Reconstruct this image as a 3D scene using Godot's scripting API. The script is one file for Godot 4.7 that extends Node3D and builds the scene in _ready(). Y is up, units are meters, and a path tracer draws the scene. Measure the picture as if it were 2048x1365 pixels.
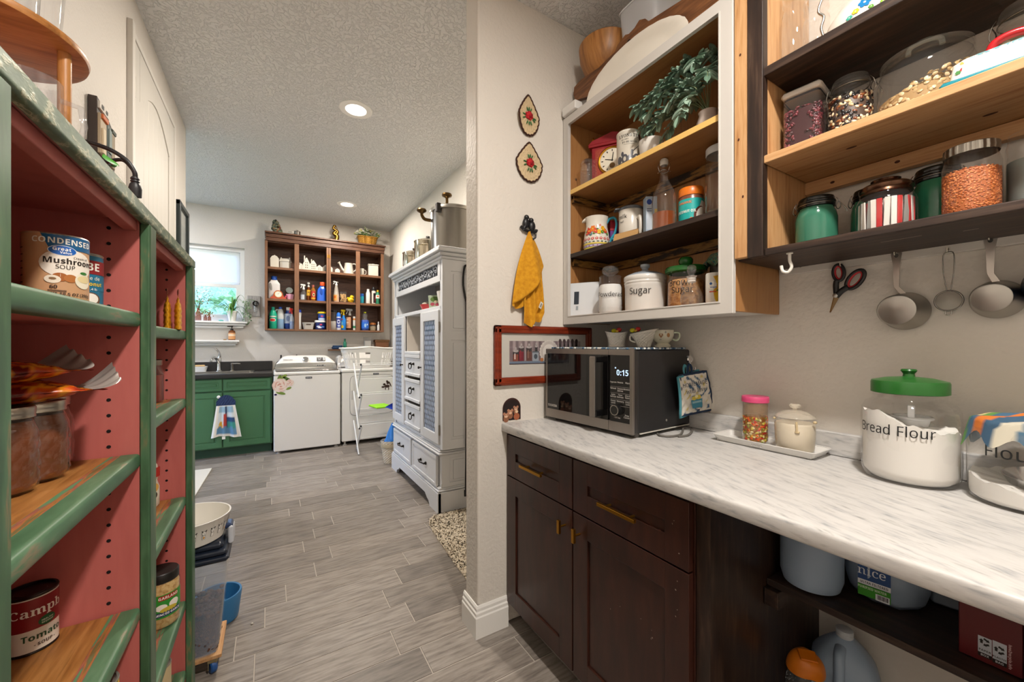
extends Node3D
# A pantry with a view into the laundry room. Metres; x right along the back wall,y up,depth = -z.

func _ready() -> void:
	var cam := Camera3D.new()
	cam.name = "camera"
	cam.projection = Camera3D.PROJECTION_FRUSTUM
	cam.near = 0.05
	cam.far = 100.0
	cam.size = 0.0865
	cam.frustum_offset = Vector2(0,0.05*7.5/789.0)
	cam.position = Vector3(0,1.265,0)
	cam.rotation.y = deg_to_rad(-31.5)
	add_child(cam)
	cam.current = true
	var env := Environment.new()
	var sm := ProceduralSkyMaterial.new()
	sm.sky_top_color = Color(0.45,0.62,0.9)
	sm.sky_horizon_color = Color(0.85,0.9,0.95)
	sm.ground_horizon_color = Color(0.6,0.62,0.58)
	sm.ground_bottom_color = Color(0.4,0.42,0.38)
	var sky := Sky.new()
	sky.sky_material = sm
	env.background_mode = Environment.BG_SKY
	env.sky = sky
	env.background_energy_multiplier = 12.0
	env.tonemap_mode = Environment.TONE_MAPPER_LINEAR
	env.tonemap_exposure = 1.0
	env.sdfgi_enabled = true
	env.ssao_enabled = true
	env.ssil_enabled = true
	var we := WorldEnvironment.new()
	we.name = "world"
	we.environment = env
	add_child(we)
	# recessed lamps: (x,ceiling height,depth),energy,colour,glow
	recessed_light(0.53,2.97,3.03,LAUNDRY,"fff3e4","white recessed ceiling light nearer the doorway, over the laundry floor")
	recessed_light(0.795,2.97,5.13,LAUNDRY*0.8,"fff3e4","white recessed ceiling light farther off, close to the brown wall cabinet")
	recessed_light(-1.5,2.97,5.0,LAUNDRY,"f4f6ff","white recessed ceiling light round the corner, left of the window")
	recessed_light(0.5,2.85,-0.1,PANTRY,"fff7ee","white recessed ceiling light over the pantry aisle")
	textures()
	shell()
	window_and_garden()
	pantry_unit()
	pantry_unit_goods()
	pantry_top_goods()
	sink_corner()
	brown_cabinet()
	washer_and_dryer()
	armoire()
	floor_things()
	wall_cabinet()
	wall_cabinet_goods()
	open_shelves()
	open_shelf_goods()
	rail_and_tools()
	base_cabinet()
	microwave()
	counter_goods()
	under_counter()
	stub_wall_things()

const LAUNDRY := 4.0
const PANTRY := 6.0

func recessed_light(x: float,y: float,d: float,e: float,h: String,label: String) -> void:
	var t := thing("recessed_light",label,"light",V(x,y,d),0.0,"recessed ceiling lights")
	part(t,"trim_ring",mb().lathe([0.07,0.002,0.072,-0.004,0.09,-0.006,0.112,-0.003,0.114,0.0],40),mat("f2f0ea",0.4))
	var g := StandardMaterial3D.new()
	g.albedo_color = Color("ffffff")
	g.emission_enabled = true
	g.emission = Color(h)
	g.emission_energy_multiplier = 3.0
	part(t,"lamp_lens",mb().lathe([0.0,-0.004,0.071,-0.004,0.071,0.0],40),g)
	var l := AreaLight3D.new()
	l.name = "lamp_glow"
	l.area_size = Vector2(0.13,0.13)
	l.light_energy = e
	l.light_color = Color(h)
	l.position = Vector3(0,-0.012,0)
	l.rotation.x = -PI/2
	l.area_range = 12.0
	l.shadow_enabled = true
	t.add_child(l)

var T := {}
func textures() -> void:
	T.knock = noise_tex(7,0.018,3,[0.0,"000000",0.43,"000000",0.5,"ffffff",0.57,"000000",1.0,"000000"],FastNoiseLite.TYPE_SIMPLEX_SMOOTH,1024,20.0)
	T.peel = noise_tex(8,0.05,3,[])
	T.ceiling = relief("dcdcda",0.5,T.knock,1.3,0.35)
	T.wall = relief("d8d2c9",0.6,T.peel,1.5,0.12)
	T.white = mat("e9e7e2",0.4)
	T.green_paint = grain("green paint",[0.0,"2c4c32",0.4,"38583c",0.62,"456848",0.72,"4f7050",0.8,"80704f",0.86,"456848",1.0,"55785a"],11,Vector3(2.2,0.45,2.2),0.4,0.04)
	T.green_rail = grain("green rail paint",[0.0,"34573a",0.4,"44694a",0.62,"4f7453",0.72,"597c5c",0.8,"84775c",0.86,"4e7452",1.0,"668a66"],12,Vector3(2.2,2.2,0.45),0.45,0.04)
	T.green_flaked = grain("flaked green paint",[0.0,"3a5540",0.5,"5a6e54",0.6,"6f7c60",0.7,"a8a488",0.76,"7f8666",0.86,"5e7056",1.0,"4a6048"],13,Vector3(6.0,6.0,3.0),0.45,0.1)
	T.lap = grain("worn lap",[0.0,"4a7a4d",0.38,"56805a",0.46,"8a4a3c",0.55,"9c5a44",0.62,"a8692a",0.75,"6f5a34",1.0,"4f7a50"],25,Vector3(9.0,5.0,0.7),0.5)
	T.pink = grain("pink paint",[0.0,"b25a54",0.5,"bd645d",1.0,"c46c64"],14,Vector3(2.0,0.3,2.0),0.55,0.05)
	T.oak_z = grain("oak",[0.0,"74481e",0.45,"a06a34",0.7,"b07a42",1.0,"865828"],15,Vector3(5.0,5.0,0.5),0.4)
	T.oak_x = grain("oak",[],15,Vector3(0.6,5.0,5.0),0.4)
	T.oak_y = grain("oak",[],15,Vector3(5.0,0.5,5.0),0.4)
	T.walnut_x = grain("walnut",[0.0,"3c2115",0.4,"4e2d1c",0.65,"63402a",1.0,"40251a"],16,Vector3(0.6,7.0,7.0),0.45)
	T.walnut_y = grain("walnut",[],16,Vector3(7.0,0.6,7.0),0.45)
	T.walnut_edge = grain("walnut edge",[0.0,"60402a",0.5,"7c5438",1.0,"6c482f"],17,Vector3(7.0,0.6,7.0),0.45)
	T.walnut_edge_x = grain("walnut edge",[],17,Vector3(0.6,7.0,7.0),0.45)
	T.maple_z = grain("maple",[0.0,"956238",0.5,"a97a4a",1.0,"9d6c40"],18,Vector3(5.0,5.0,0.4),0.45)
	T.maple_y = grain("maple",[],18,Vector3(5.0,0.4,5.0),0.45)
	T.pine_z = grain("pine",[0.0,"9c6a3c",0.3,"bf9060",0.6,"cb9f70",0.85,"ba8a58",1.0,"a5733f"],19,Vector3(5.0,5.0,0.35),0.5)
	T.pine_y = grain("pine",[],19,Vector3(5.0,0.35,5.0),0.5)
	T.pine_edge = mat("e2b96a",0.5)
	T.dark_z = grain("dark stain",[0.0,"1c130f",0.45,"2b1d16",0.7,"3b2a20",0.9,"4a382c",1.0,"2a1c15"],20,Vector3(6.0,6.0,0.5),0.5,0.05)
	T.dark_y = grain("dark stain",[],20,Vector3(6.0,0.5,6.0),0.5,0.05)
	T.dark_x = grain("dark stain",[],20,Vector3(0.5,6.0,6.0),0.5,0.05)
	T.dark_gloss = grain("dark stain",[],20,Vector3(6.0,0.7,6.0),0.38,0.03)
	T.espresso = grain("espresso",[0.0,"2a1510",0.5,"371c14",1.0,"43241a"],21,Vector3(3.0,0.5,3.0),0.3)
	T.burnt_z = grain("burnt wood",[0.0,"1a120c",0.42,"2a1c10",0.52,"7d5828",0.7,"9a7038",1.0,"5c3f1e"],22,Vector3(5.0,5.0,0.8),0.5)
	T.burnt_x = grain("burnt wood",[],22,Vector3(0.8,5.0,5.0),0.5)
	T.marble = marble()
	T.steel = mat("b9b6b0",0.28,1.0)
	T.chrome = mat("d8d8d8",0.08,1.0)
	T.dark_metal = mat("2a2622",0.35,0.8)
	T.brass = mat("c08a2c",0.3,1.0)
	T.gold = mat("80622c",0.35,1.0)

func marble() -> StandardMaterial3D:
	var m := grain("marble",[0.0,"96989a",0.16,"b0b0b0",0.32,"bebcba",0.48,"c6c4c1",1.0,"cccac7"],23,Vector3(6.0,6.0,1.3),0.32,0.0,false,0.012,30.0)
	m.uv1_offset = Vector3(0.3,0.1,0.2)
	m.detail_enabled = true
	m.detail_blend_mode = BaseMaterial3D.BLEND_MODE_MUL
	m.detail_albedo = noise_tex(24,0.02,4,[0.0,"c8c8c8",0.22,"f0f0ef",0.35,"ffffff",1.0,"ffffff"])
	m.uv2_triplanar = true
	m.uv2_scale = Vector3(7,7,1.6)
	return m

# ---------- the room ----------
func shell() -> void:
	struct("wall_right",mb().bb(V(1.54,-0.02,-1.42),V(1.68,3.1,6.2),0.0),T.wall)
	struct("wall_left",mb().bb(V(-0.57,0,-1.42),V(-0.69,3.05,2.512),0.0).bb(V(-0.57,0,3.578),V(-0.69,3.05,4.02),0.012).bb(V(-0.57,2.79,2.5),V(-0.69,3.05,3.59),0.0),T.wall)
	struct("wall_partition",mb().bb(V(-0.6,0,3.9),V(-3.3,3.05,4.018),0.0),T.wall)
	struct("wall_front",mb().bb(V(-0.6,0,-1.3),V(1.6,3.05,-1.42),0.0),T.wall)
	struct("wall_stub",mb().bb(V(0.765,0,1.535),V(1.56,3.0,1.662),0.014),T.wall)
	# back wall with its window opening,and the far side wall with a glazed opening towards the garden
	struct("wall_back",mb().bb(V(-3.3,0,6.05),V(-1.2,3.05,6.19),0.0).bb(V(-0.279,0,6.05),V(1.6,3.05,6.19),0.0).bb(V(-1.25,0,6.05),V(-0.2,1.53,6.19),0.0).bb(V(-1.25,2.49,6.05),V(-0.2,3.05,6.19),0.0),T.wall)
	struct("wall_far_side",mb().bb(V(-3.2,0,4.0),V(-3.34,3.05,4.25),0.0).bb(V(-3.2,0,5.8),V(-3.34,3.05,6.2),0.0).bb(V(-3.2,2.3,4.2),V(-3.34,3.05,5.85),0.0).bb(V(-3.2,0,4.2),V(-3.34,0.1,5.85),0.0),T.wall)
	var w2 := struct("window_2",mb().bb(V(-3.22,0.1,4.25),V(-3.3,0.16,5.8)).bb(V(-3.22,2.24,4.25),V(-3.3,2.3,5.8)).bb(V(-3.22,0.1,4.25),V(-3.3,2.3,4.31)).bb(V(-3.22,0.1,5.74),V(-3.3,2.3,5.8)).bb(V(-3.22,0.1,5.0),V(-3.3,2.3,5.06)),T.white)
	part(w2,"pane",mb().bb(V(-3.25,0.16,4.31),V(-3.256,2.24,5.0),0.0),glass("ffffff",0.02))
	part(w2,"pane",mb().bb(V(-3.25,0.16,5.06),V(-3.256,2.24,5.74),0.0),glass("ffffff",0.02))
	struct("ceiling",mb().bb(V(-3.4,2.97,1.6),V(1.7,3.1,6.2),0.0),T.ceiling)
	struct("ceiling",mb().bb(V(-0.7,2.85,-1.42),V(1.7,3.1,1.602),0.0),T.ceiling)
	planks()
	# baseboards: profile in (out from the wall,height)
	var pr := PackedVector2Array([Vector2(0,0),Vector2(0.016,0),Vector2(0.016,0.088),Vector2(0.0125,0.094),Vector2(0.0125,0.106),Vector2(0.0085,0.112),Vector2(0.0085,0.124),Vector2(0.004,0.134),Vector2(0,0.134)])
	var b := mb()
	skirting(b,pr,V(0.912,0,1.5345),V(0.7655,0,1.5345),V(0.7655,0,1.665))
	struct("baseboard_stub",b,T.white)
	var b2 := mb()
	skirting(b2,pr,V(-0.5695,0,4.0195),V(-0.5695,0,3.7),V(-0.5695,0,3.59))
	struct("baseboard_left",b2,T.white)
	var b3 := mb()
	skirting(b3,pr,V(1.5395,0,1.667),V(1.5395,0,3.0),V(1.5395,0,6.0495))
	struct("baseboard_right",b3,T.white)
	door()

func skirting(b: Mb,pr: PackedVector2Array,p0: Vector3,p1: Vector3,p2: Vector3) -> void:   # a moulding along p0 > p1 > p2,mitred at p1,standing out to the left of the way
	var d0 := (p1 - p0).normalized()
	var d1 := (p2 - p1).normalized()
	var o0 := Vector3.UP.cross(d0)
	var o1 := Vector3.UP.cross(d1)
	var om := (o0 + o1)/(1.0 + o0.dot(o1))
	b.at(Vector3.ZERO)
	for seg in 2:
		for i in pr.size() - 1:
			var a := pr[i]
			var c := pr[i + 1]
			var s0: Vector3 = p0 if seg == 0 else p1
			var s1: Vector3 = p1 if seg == 0 else p2
			var oa: Vector3 = o0 if seg == 0 else om
			var ob: Vector3 = om if seg == 0 else o1
			b.face(s0 + oa*a.x + Vector3.UP*a.y,s0 + oa*c.x + Vector3.UP*c.y,s1 + ob*c.x + Vector3.UP*c.y,s1 + ob*a.x + Vector3.UP*a.y)
	for e in 2:
		var ps := PackedVector3Array()
		for q in pr: ps.append((p0 + o0*q.x if e == 0 else p2 + o1*q.x) + Vector3.UP*q.y)
		for i in range(1,ps.size() - 1):
			if e == 0: b.face(ps[0],ps[i],ps[i + 1],ps[0])
			else: b.face(ps[0],ps[i + 1],ps[i],ps[0])

func planks() -> void:
	var fl := struct("floor",mb().bb(V(-3.4,-0.1,-1.45),V(1.7,-0.0022,6.2),0.0),mat("b3aaa0",0.8))
	var mats := []
	var rng := RandomNumberGenerator.new()
	rng.seed = 5
	for i in 8:
		var g: float = [0.0,-0.06,-0.1,0.0,-0.16,-0.03,-0.12,-0.02][i]
		var ramp := [0.0,"68605a",0.3,"7e766f",0.5,"8c847c",0.7,"968e86",1.0,"a0988f"]
		var m := grain("plank %d" % (i % 4),ramp,40 + i % 4,Vector3(0.8 + 0.001*i,6.0,6.5),0.42,0.03,true)
		m.uv1_offset = Vector3(0.13*i,0.3*i,0.41*i)
		var l := 1.0 + g
		m.albedo_color = Color(minf(l,1.0),minf(l*0.995,1.0),minf(l*0.99,1.0)) if l < 1.0 else Color(1,1,1)
		mats.append(m)
	# the end joints,row by row from the doorway to the back wall
	var joint := [0.5345,0.453,0.5645,0.4925,0.5965,0.686,0.8335,0.316,0.795,0.8675,1.0,0.8875,0.739,0.8205,0.6265,0.515,0.44]
	var whole := mb().bx(Vector3(0,-0.005,0),Vector3(0.613,0.01,0.1528),0.0012).mesh()
	for row in range(-17,30):
		var d0 := 1.454 + 0.1574*row
		var j0: float = joint[row] if row >= 0 and row < joint.size() else rng.randf()*0.617
		var lo := -0.565 if d0 < 3.9 else -3.1
		var hi := 1.535
		var x := j0 - 0.6175*ceilf((j0 - lo)/0.6175)
		while x < hi:
			var a := maxf(x,lo)
			var b := minf(x + 0.6175,hi)
			if b - a > 0.02:
				var o := MeshInstance3D.new()
				o.name = "plank"
				if b - a > 0.617: o.mesh = whole
				else: o.mesh = mb().bx(Vector3(0,-0.005,0),Vector3(b - a - 0.0045,0.01,0.1528),0.0012).mesh()
				o.material_override = mats[rng.randi() % 8]
				fl.add_child(o,true)
				o.position = V((a + b)/2.0,0,d0 + 0.0787)
			x += 0.6175

func door() -> void:
	var dw := mat("d0ccc4",0.45)
	var d := struct("door_1",mb().bb(V(-0.577,0.0,2.53),V(-0.615,2.77,3.56),0.0),dw)
	part(d,"jamb",mb().bb(V(-0.548,0,2.505),V(-0.66,2.795,2.545),0.003).bb(V(-0.562,0,3.545),V(-0.66,2.795,3.582),0.003).bb(V(-0.562,2.765,2.508),V(-0.66,2.795,3.582),0.003),mat("dedad2",0.45))
	# leaf: stiles,rails and an arched planked panel
	var x0 := -0.575
	var fr := mb()
	fr.bb(V(x0,0.01,2.55),V(-0.565,2.76,2.70),0.004).bb(V(x0,0.01,3.39),V(-0.565,2.76,3.54),0.004)
	fr.bb(V(x0,0.01,2.70),V(-0.565,0.26,3.39),0.004).bb(V(x0,1.0,2.70),V(-0.565,1.16,3.39),0.004)
	var pl := PackedVector2Array()
	for i in 17:
		var u := i/16.0
		pl.append(Vector2(2.70 + 0.69*u,2.5 + 0.14*sin(PI*u)))
	pl.append(Vector2(3.39,2.76)); pl.append(Vector2(2.70,2.76))
	fr.at(Vector3(x0,0,0),Vector3(0,PI/2,0))
	fr.ext(pl,0.010)
	part(d,"leaf_frame",fr,dw)
	for i in 7:
		var s := 2.705 + i*0.0975
		part(d,"panel_board",mb().bb(V(x0,0.26,s),V(-0.5705,2.66,s + 0.094),0.003),dw)
	for y in [0.4,1.4,2.5]:
		part(d,"hinge",mb().bb(V(-0.57,y - 0.05,2.545),V(-0.555,y + 0.05,2.575),0.002).at(V(-0.556,y,2.552)).lathe([0.0,-0.052,0.007,-0.05,0.007,0.05,0.0,0.052],10),mat("9a958c",0.35,0.9))
	part(d,"door_handle",mb().at(V(-0.53,1.0,3.49)).ell(Vector3.ZERO,Vector3(0.03,0.03,0.03)).at(V(-0.565,1.0,3.49),Vector3(0,0,-PI/2)).lathe([0.03,0.0,0.03,0.008,0.012,0.012,0.012,0.03]),T.steel)

func hall_picture() -> void:
	var t := thing("hall_picture","dark framed picture on the left wall just past the white door","picture",V(-0.5695,1.55,3.80),PI/2)
	for q in [[0.0,0.73,0.37,0.035],[0.0,0.0175,0.37,0.035],[-0.168,0.374,0.034,0.74],[0.168,0.374,0.034,0.74]]:
		part(t,"frame_rail",mb().bx(Vector3(q[0],q[1],0.013),Vector3(q[2],q[3],0.026),0.004),mat("1f2a2c",0.35))
	part(t,"print",mb("a8aca4").bx(Vector3(0,0.374,0.006),Vector3(0.31,0.68,0.006),0.0).k("7a8a84").rc(0,0.36,0.2,0.5,0.0096).k("9aa69a").oval(0.0,0.42,0.07,0.14,0.0099),vm(0.5))
	part(t,"picture_glass",mb().bx(Vector3(0,0.374,0.014),Vector3(0.305,0.675,0.002),0.0),glass("ffffff",0.02))

func window_and_garden() -> void:
	hall_picture()
	var w := struct("window_1",mb().bb(V(-1.2,1.53,6.1),V(-1.15,2.49,6.17)).bb(V(-0.329,1.53,6.1),V(-0.279,2.49,6.17)).bb(V(-1.2,2.44,6.1),V(-0.279,2.49,6.17)).bb(V(-1.2,1.53,6.1),V(-0.279,1.60,6.17)),T.white)
	part(w,"upper_sash",mb().bb(V(-1.15,2.0,6.14),V(-0.329,2.04,6.165)).bb(V(-1.15,2.41,6.14),V(-0.329,2.44,6.165)).bb(V(-1.15,2.02,6.14),V(-1.12,2.44,6.165)).bb(V(-0.36,2.02,6.14),V(-0.329,2.44,6.165)),T.white)
	part(w,"lower_sash",mb().bb(V(-1.15,1.985,6.11),V(-0.329,2.03,6.138)).bb(V(-1.15,1.60,6.11),V(-0.329,1.645,6.138)).bb(V(-1.15,1.6,6.11),V(-1.115,2.03,6.138)).bb(V(-0.37,1.6,6.11),V(-0.329,2.03,6.138)),T.white)
	part(w,"pane",mb().bb(V(-1.12,2.04,6.15),V(-0.36,2.41,6.155),0.0),glass("ffffff",0.02))
	part(w,"pane",mb().bb(V(-1.115,1.645,6.122),V(-0.37,1.985,6.127),0.0),glass("ffffff",0.02))
	var sh := mat("f4f2ee",0.8).duplicate()
	sh.backlight_enabled = true
	sh.backlight = Color(0.9,0.9,0.9)
	part(w,"roller_shade",mb().bb(V(-1.145,2.05,6.115),V(-0.335,2.44,6.117),0.0).bb(V(-1.145,2.035,6.108),V(-0.335,2.055,6.124),0.003),sh)
	part(w,"window_sill",mb().bb(V(-1.28,1.53,5.915),V(-0.243,1.553,6.12),0.004).bb(V(-1.26,1.50,5.95),V(-0.262,1.53,6.06),0.008).bb(V(-1.24,1.47,5.98),V(-0.282,1.50,6.06),0.01),T.white)
	# outside
	struct("lawn",mb().bb(V(-14,-0.6,6.25),V(10,-0.3,30),0.0).bb(V(-14,-0.6,0),V(-3.4,-0.3,6.25),0.0),mat("6f9a4f",0.9))
	var bt := noise_tex(31,0.03,4,[0.0,"6f9070",0.4,"9fbf94",0.6,"c2d8b4",1.0,"e6f0d8"])
	var bm := StandardMaterial3D.new()
	bm.albedo_texture = bt
	bm.uv1_triplanar = true
	bm.uv1_scale = Vector3.ONE*0.9
	bm.roughness = 0.8
	bm.backlight_enabled = true
	bm.backlight = Color(0.3,0.4,0.15)
	var rng := RandomNumberGenerator.new()
	rng.seed = 3
	var k := 0
	for q in [[-1.3,11.0,1.5,"the one seen through the window pane over the sink"],[3.4,12.0,1.5,"hidden past the right of the window"],[-6.2,12.5,1.5,"hidden past the left of the window"],[-3.4,17.5,1.6,"farther back behind the window shrub"],[-9.0,4.8,1.4,"outside the side window"]]:
		var s := thing("garden_shrub","bushy green garden shrub, " + q[3],"shrub",V(q[0],-0.3,q[1]),k*1.3,"shrubs in the garden")
		var R: float = q[2]
		part(s,"trunk",mb().lathe([0.09,0,0.06,0.5,0.05,R],10),mat("5a4632",0.9))
		var f := mb()
		for i in 900:   # leaf clumps on a lumpy crown
			var a := rng.randf()*TAU
			var y := rng.randf_range(-0.9,1.0)
			var dir := Vector3(sqrt(1 - y*y)*cos(a),y,sqrt(1 - y*y)*sin(a))
			var p := Vector3(0,R*1.1 + 0.2,0) + dir*R*(0.8 + 0.25*rng.randf() + 0.15*sin(a*5.0)*cos(y*6.0))
			f.at(p,Vector3(rng.randf()*6,rng.randf()*6,rng.randf()*6))
			var sz := 0.16*R/1.6*rng.randf_range(0.7,1.4)
			f.face(Vector3(-sz,0,0),Vector3(0,-sz*0.5,sz*0.2),Vector3(sz,0,0),Vector3(0,sz*0.5,sz*0.2))
		f.at(Vector3(0,R*1.1 + 0.2,0)).ell(Vector3.ZERO,Vector3(R,R,R)*0.86,20)
		stuff(s,"foliage",f,bm)
		k += 1

# ---------- green and pink shelf unit on the left ----------
func pantry_unit() -> void:
	var t := thing("pantry_shelf_unit","tall open shelf unit painted distressed green outside and pink inside, two bays wide","shelf unit",V(-0.4,0,1.16))
	var o := -t.position
	var xf := -0.225
	for s in [[0.555,0.613],[1.157,1.212],[1.705,1.765]]:
		part(t,"face_stile",mb().bb(V(xf,0,s[0]),V(xf - 0.019,1.532,s[1]),0.004),T.green_paint,o)
	part(t,"top_rail",mb().bb(V(xf + 0.001,1.529,0.555),V(xf - 0.02,1.562,1.766),0.006),T.green_flaked,o)
	part(t,"top_board",mb().bb(V(xf - 0.02,1.535,0.555),V(-0.566,1.556,1.766),0.002),T.pink,o)
	part(t,"top_cleat",mb().bb(V(xf - 0.022,1.512,0.613),V(xf - 0.045,1.535,1.157),0.002).bb(V(xf - 0.022,1.512,1.212),V(xf - 0.045,1.535,1.705),0.002),T.pink,o)
	for s in [[0.557,0.575],[1.160,1.209],[1.708,1.745]]:
		var sp := part(t,"side_panel",mb().bb(V(xf - 0.0185,0,s[0]),V(-0.564,1.536,s[1]),0.001),T.pink,o)
		if s[0] > 1.0:
			var h := mb("140c0a")
			for i in 31:
				for x in [-0.292,-0.50]:
					h.at(V(x,1.513 - 0.0332*i,s[0] + 0.001),Vector3(PI/2,0,0)).lathe([0.0,0.0016,0.0036,0.0016,0.004,-0.001],10)
			part(sp,"shelf_pin_holes",h,vm(0.9))
	part(t,"outer_side",mb().bb(V(xf - 0.019,0,1.745),V(-0.566,1.536,1.764),0.002),T.green_paint,o)
	part(t,"back_panel",mb().bb(V(-0.56,0,0.56),V(-0.568,1.54,1.76),0.0),T.pink,o)
	for s in [[0.577,1.158,[1.334,1.027,0.692,0.42,0.14]],[1.211,1.706,[1.312,1.084,0.754,0.404,0.17]]]:
		for i in 5:
			var y: float = s[2][i]
			var sh := part(t,"shelf",mb().bb(V(-0.262,y - 0.028,s[0] + 0.002),V(-0.558,y,s[1] - 0.002),0.001),T.oak_z,o)
			# rounded green nosing,and the paint that laps over onto the top
			var nz := mb()
			var pr := PackedVector2Array()
			for k in 9:
				var a := -PI/2 + PI*k/8.0
				pr.append(Vector2(0.019 + 0.0095*pow(absf(cos(a)),0.6),0.0155*signf(sin(a))*pow(absf(sin(a)),0.55)))
			pr.append(Vector2(-0.002,0.0155)); pr.append(Vector2(-0.002,-0.0155))
			nz.at(V(-0.27,y - 0.0145,s[1] - 0.002)).ext(pr,s[1] - s[0] - 0.004,0.0,true)
			part(sh,"nosing",nz,T.green_rail)
			part(sh,"paint_lap",mb().bb(V(-0.264,y - 0.001,s[0] + 0.003),V(-0.288,y + 0.0006,s[1] - 0.003),0.0),T.lap)
			part(sh,"painted_underside",mb().bb(V(-0.264,y - 0.0295,s[0] + 0.003),V(-0.557,y - 0.0275,s[1] - 0.003),0.0),T.pink)

func can(t: Node3D,r: float,h: float,body: String,label_mesh: Mb,lid := "b9b4aa") -> void:
	var seam := 0.004
	part(t,"tin_body",mb().lathe([0.0,0.002,r - 0.002,0.002,r,0.0,r + 0.0012,0.002,r,seam,r,h - seam,r + 0.0012,h - 0.002,r,h,r - 0.003,h,r - 0.003,h - 0.004,r*0.6,h - 0.0045,r*0.58,h - 0.0035,0.0,h - 0.0035],36),mat(lid,0.35,0.9))
	if body: part(t,"paper_label",mb(body).lathe([r + 0.0004,seam + 0.001,r + 0.0004,h - seam - 0.001],36),vm(0.4))
	if label_mesh: part(t,"label_print",label_mesh,vm(0.45))

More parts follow.
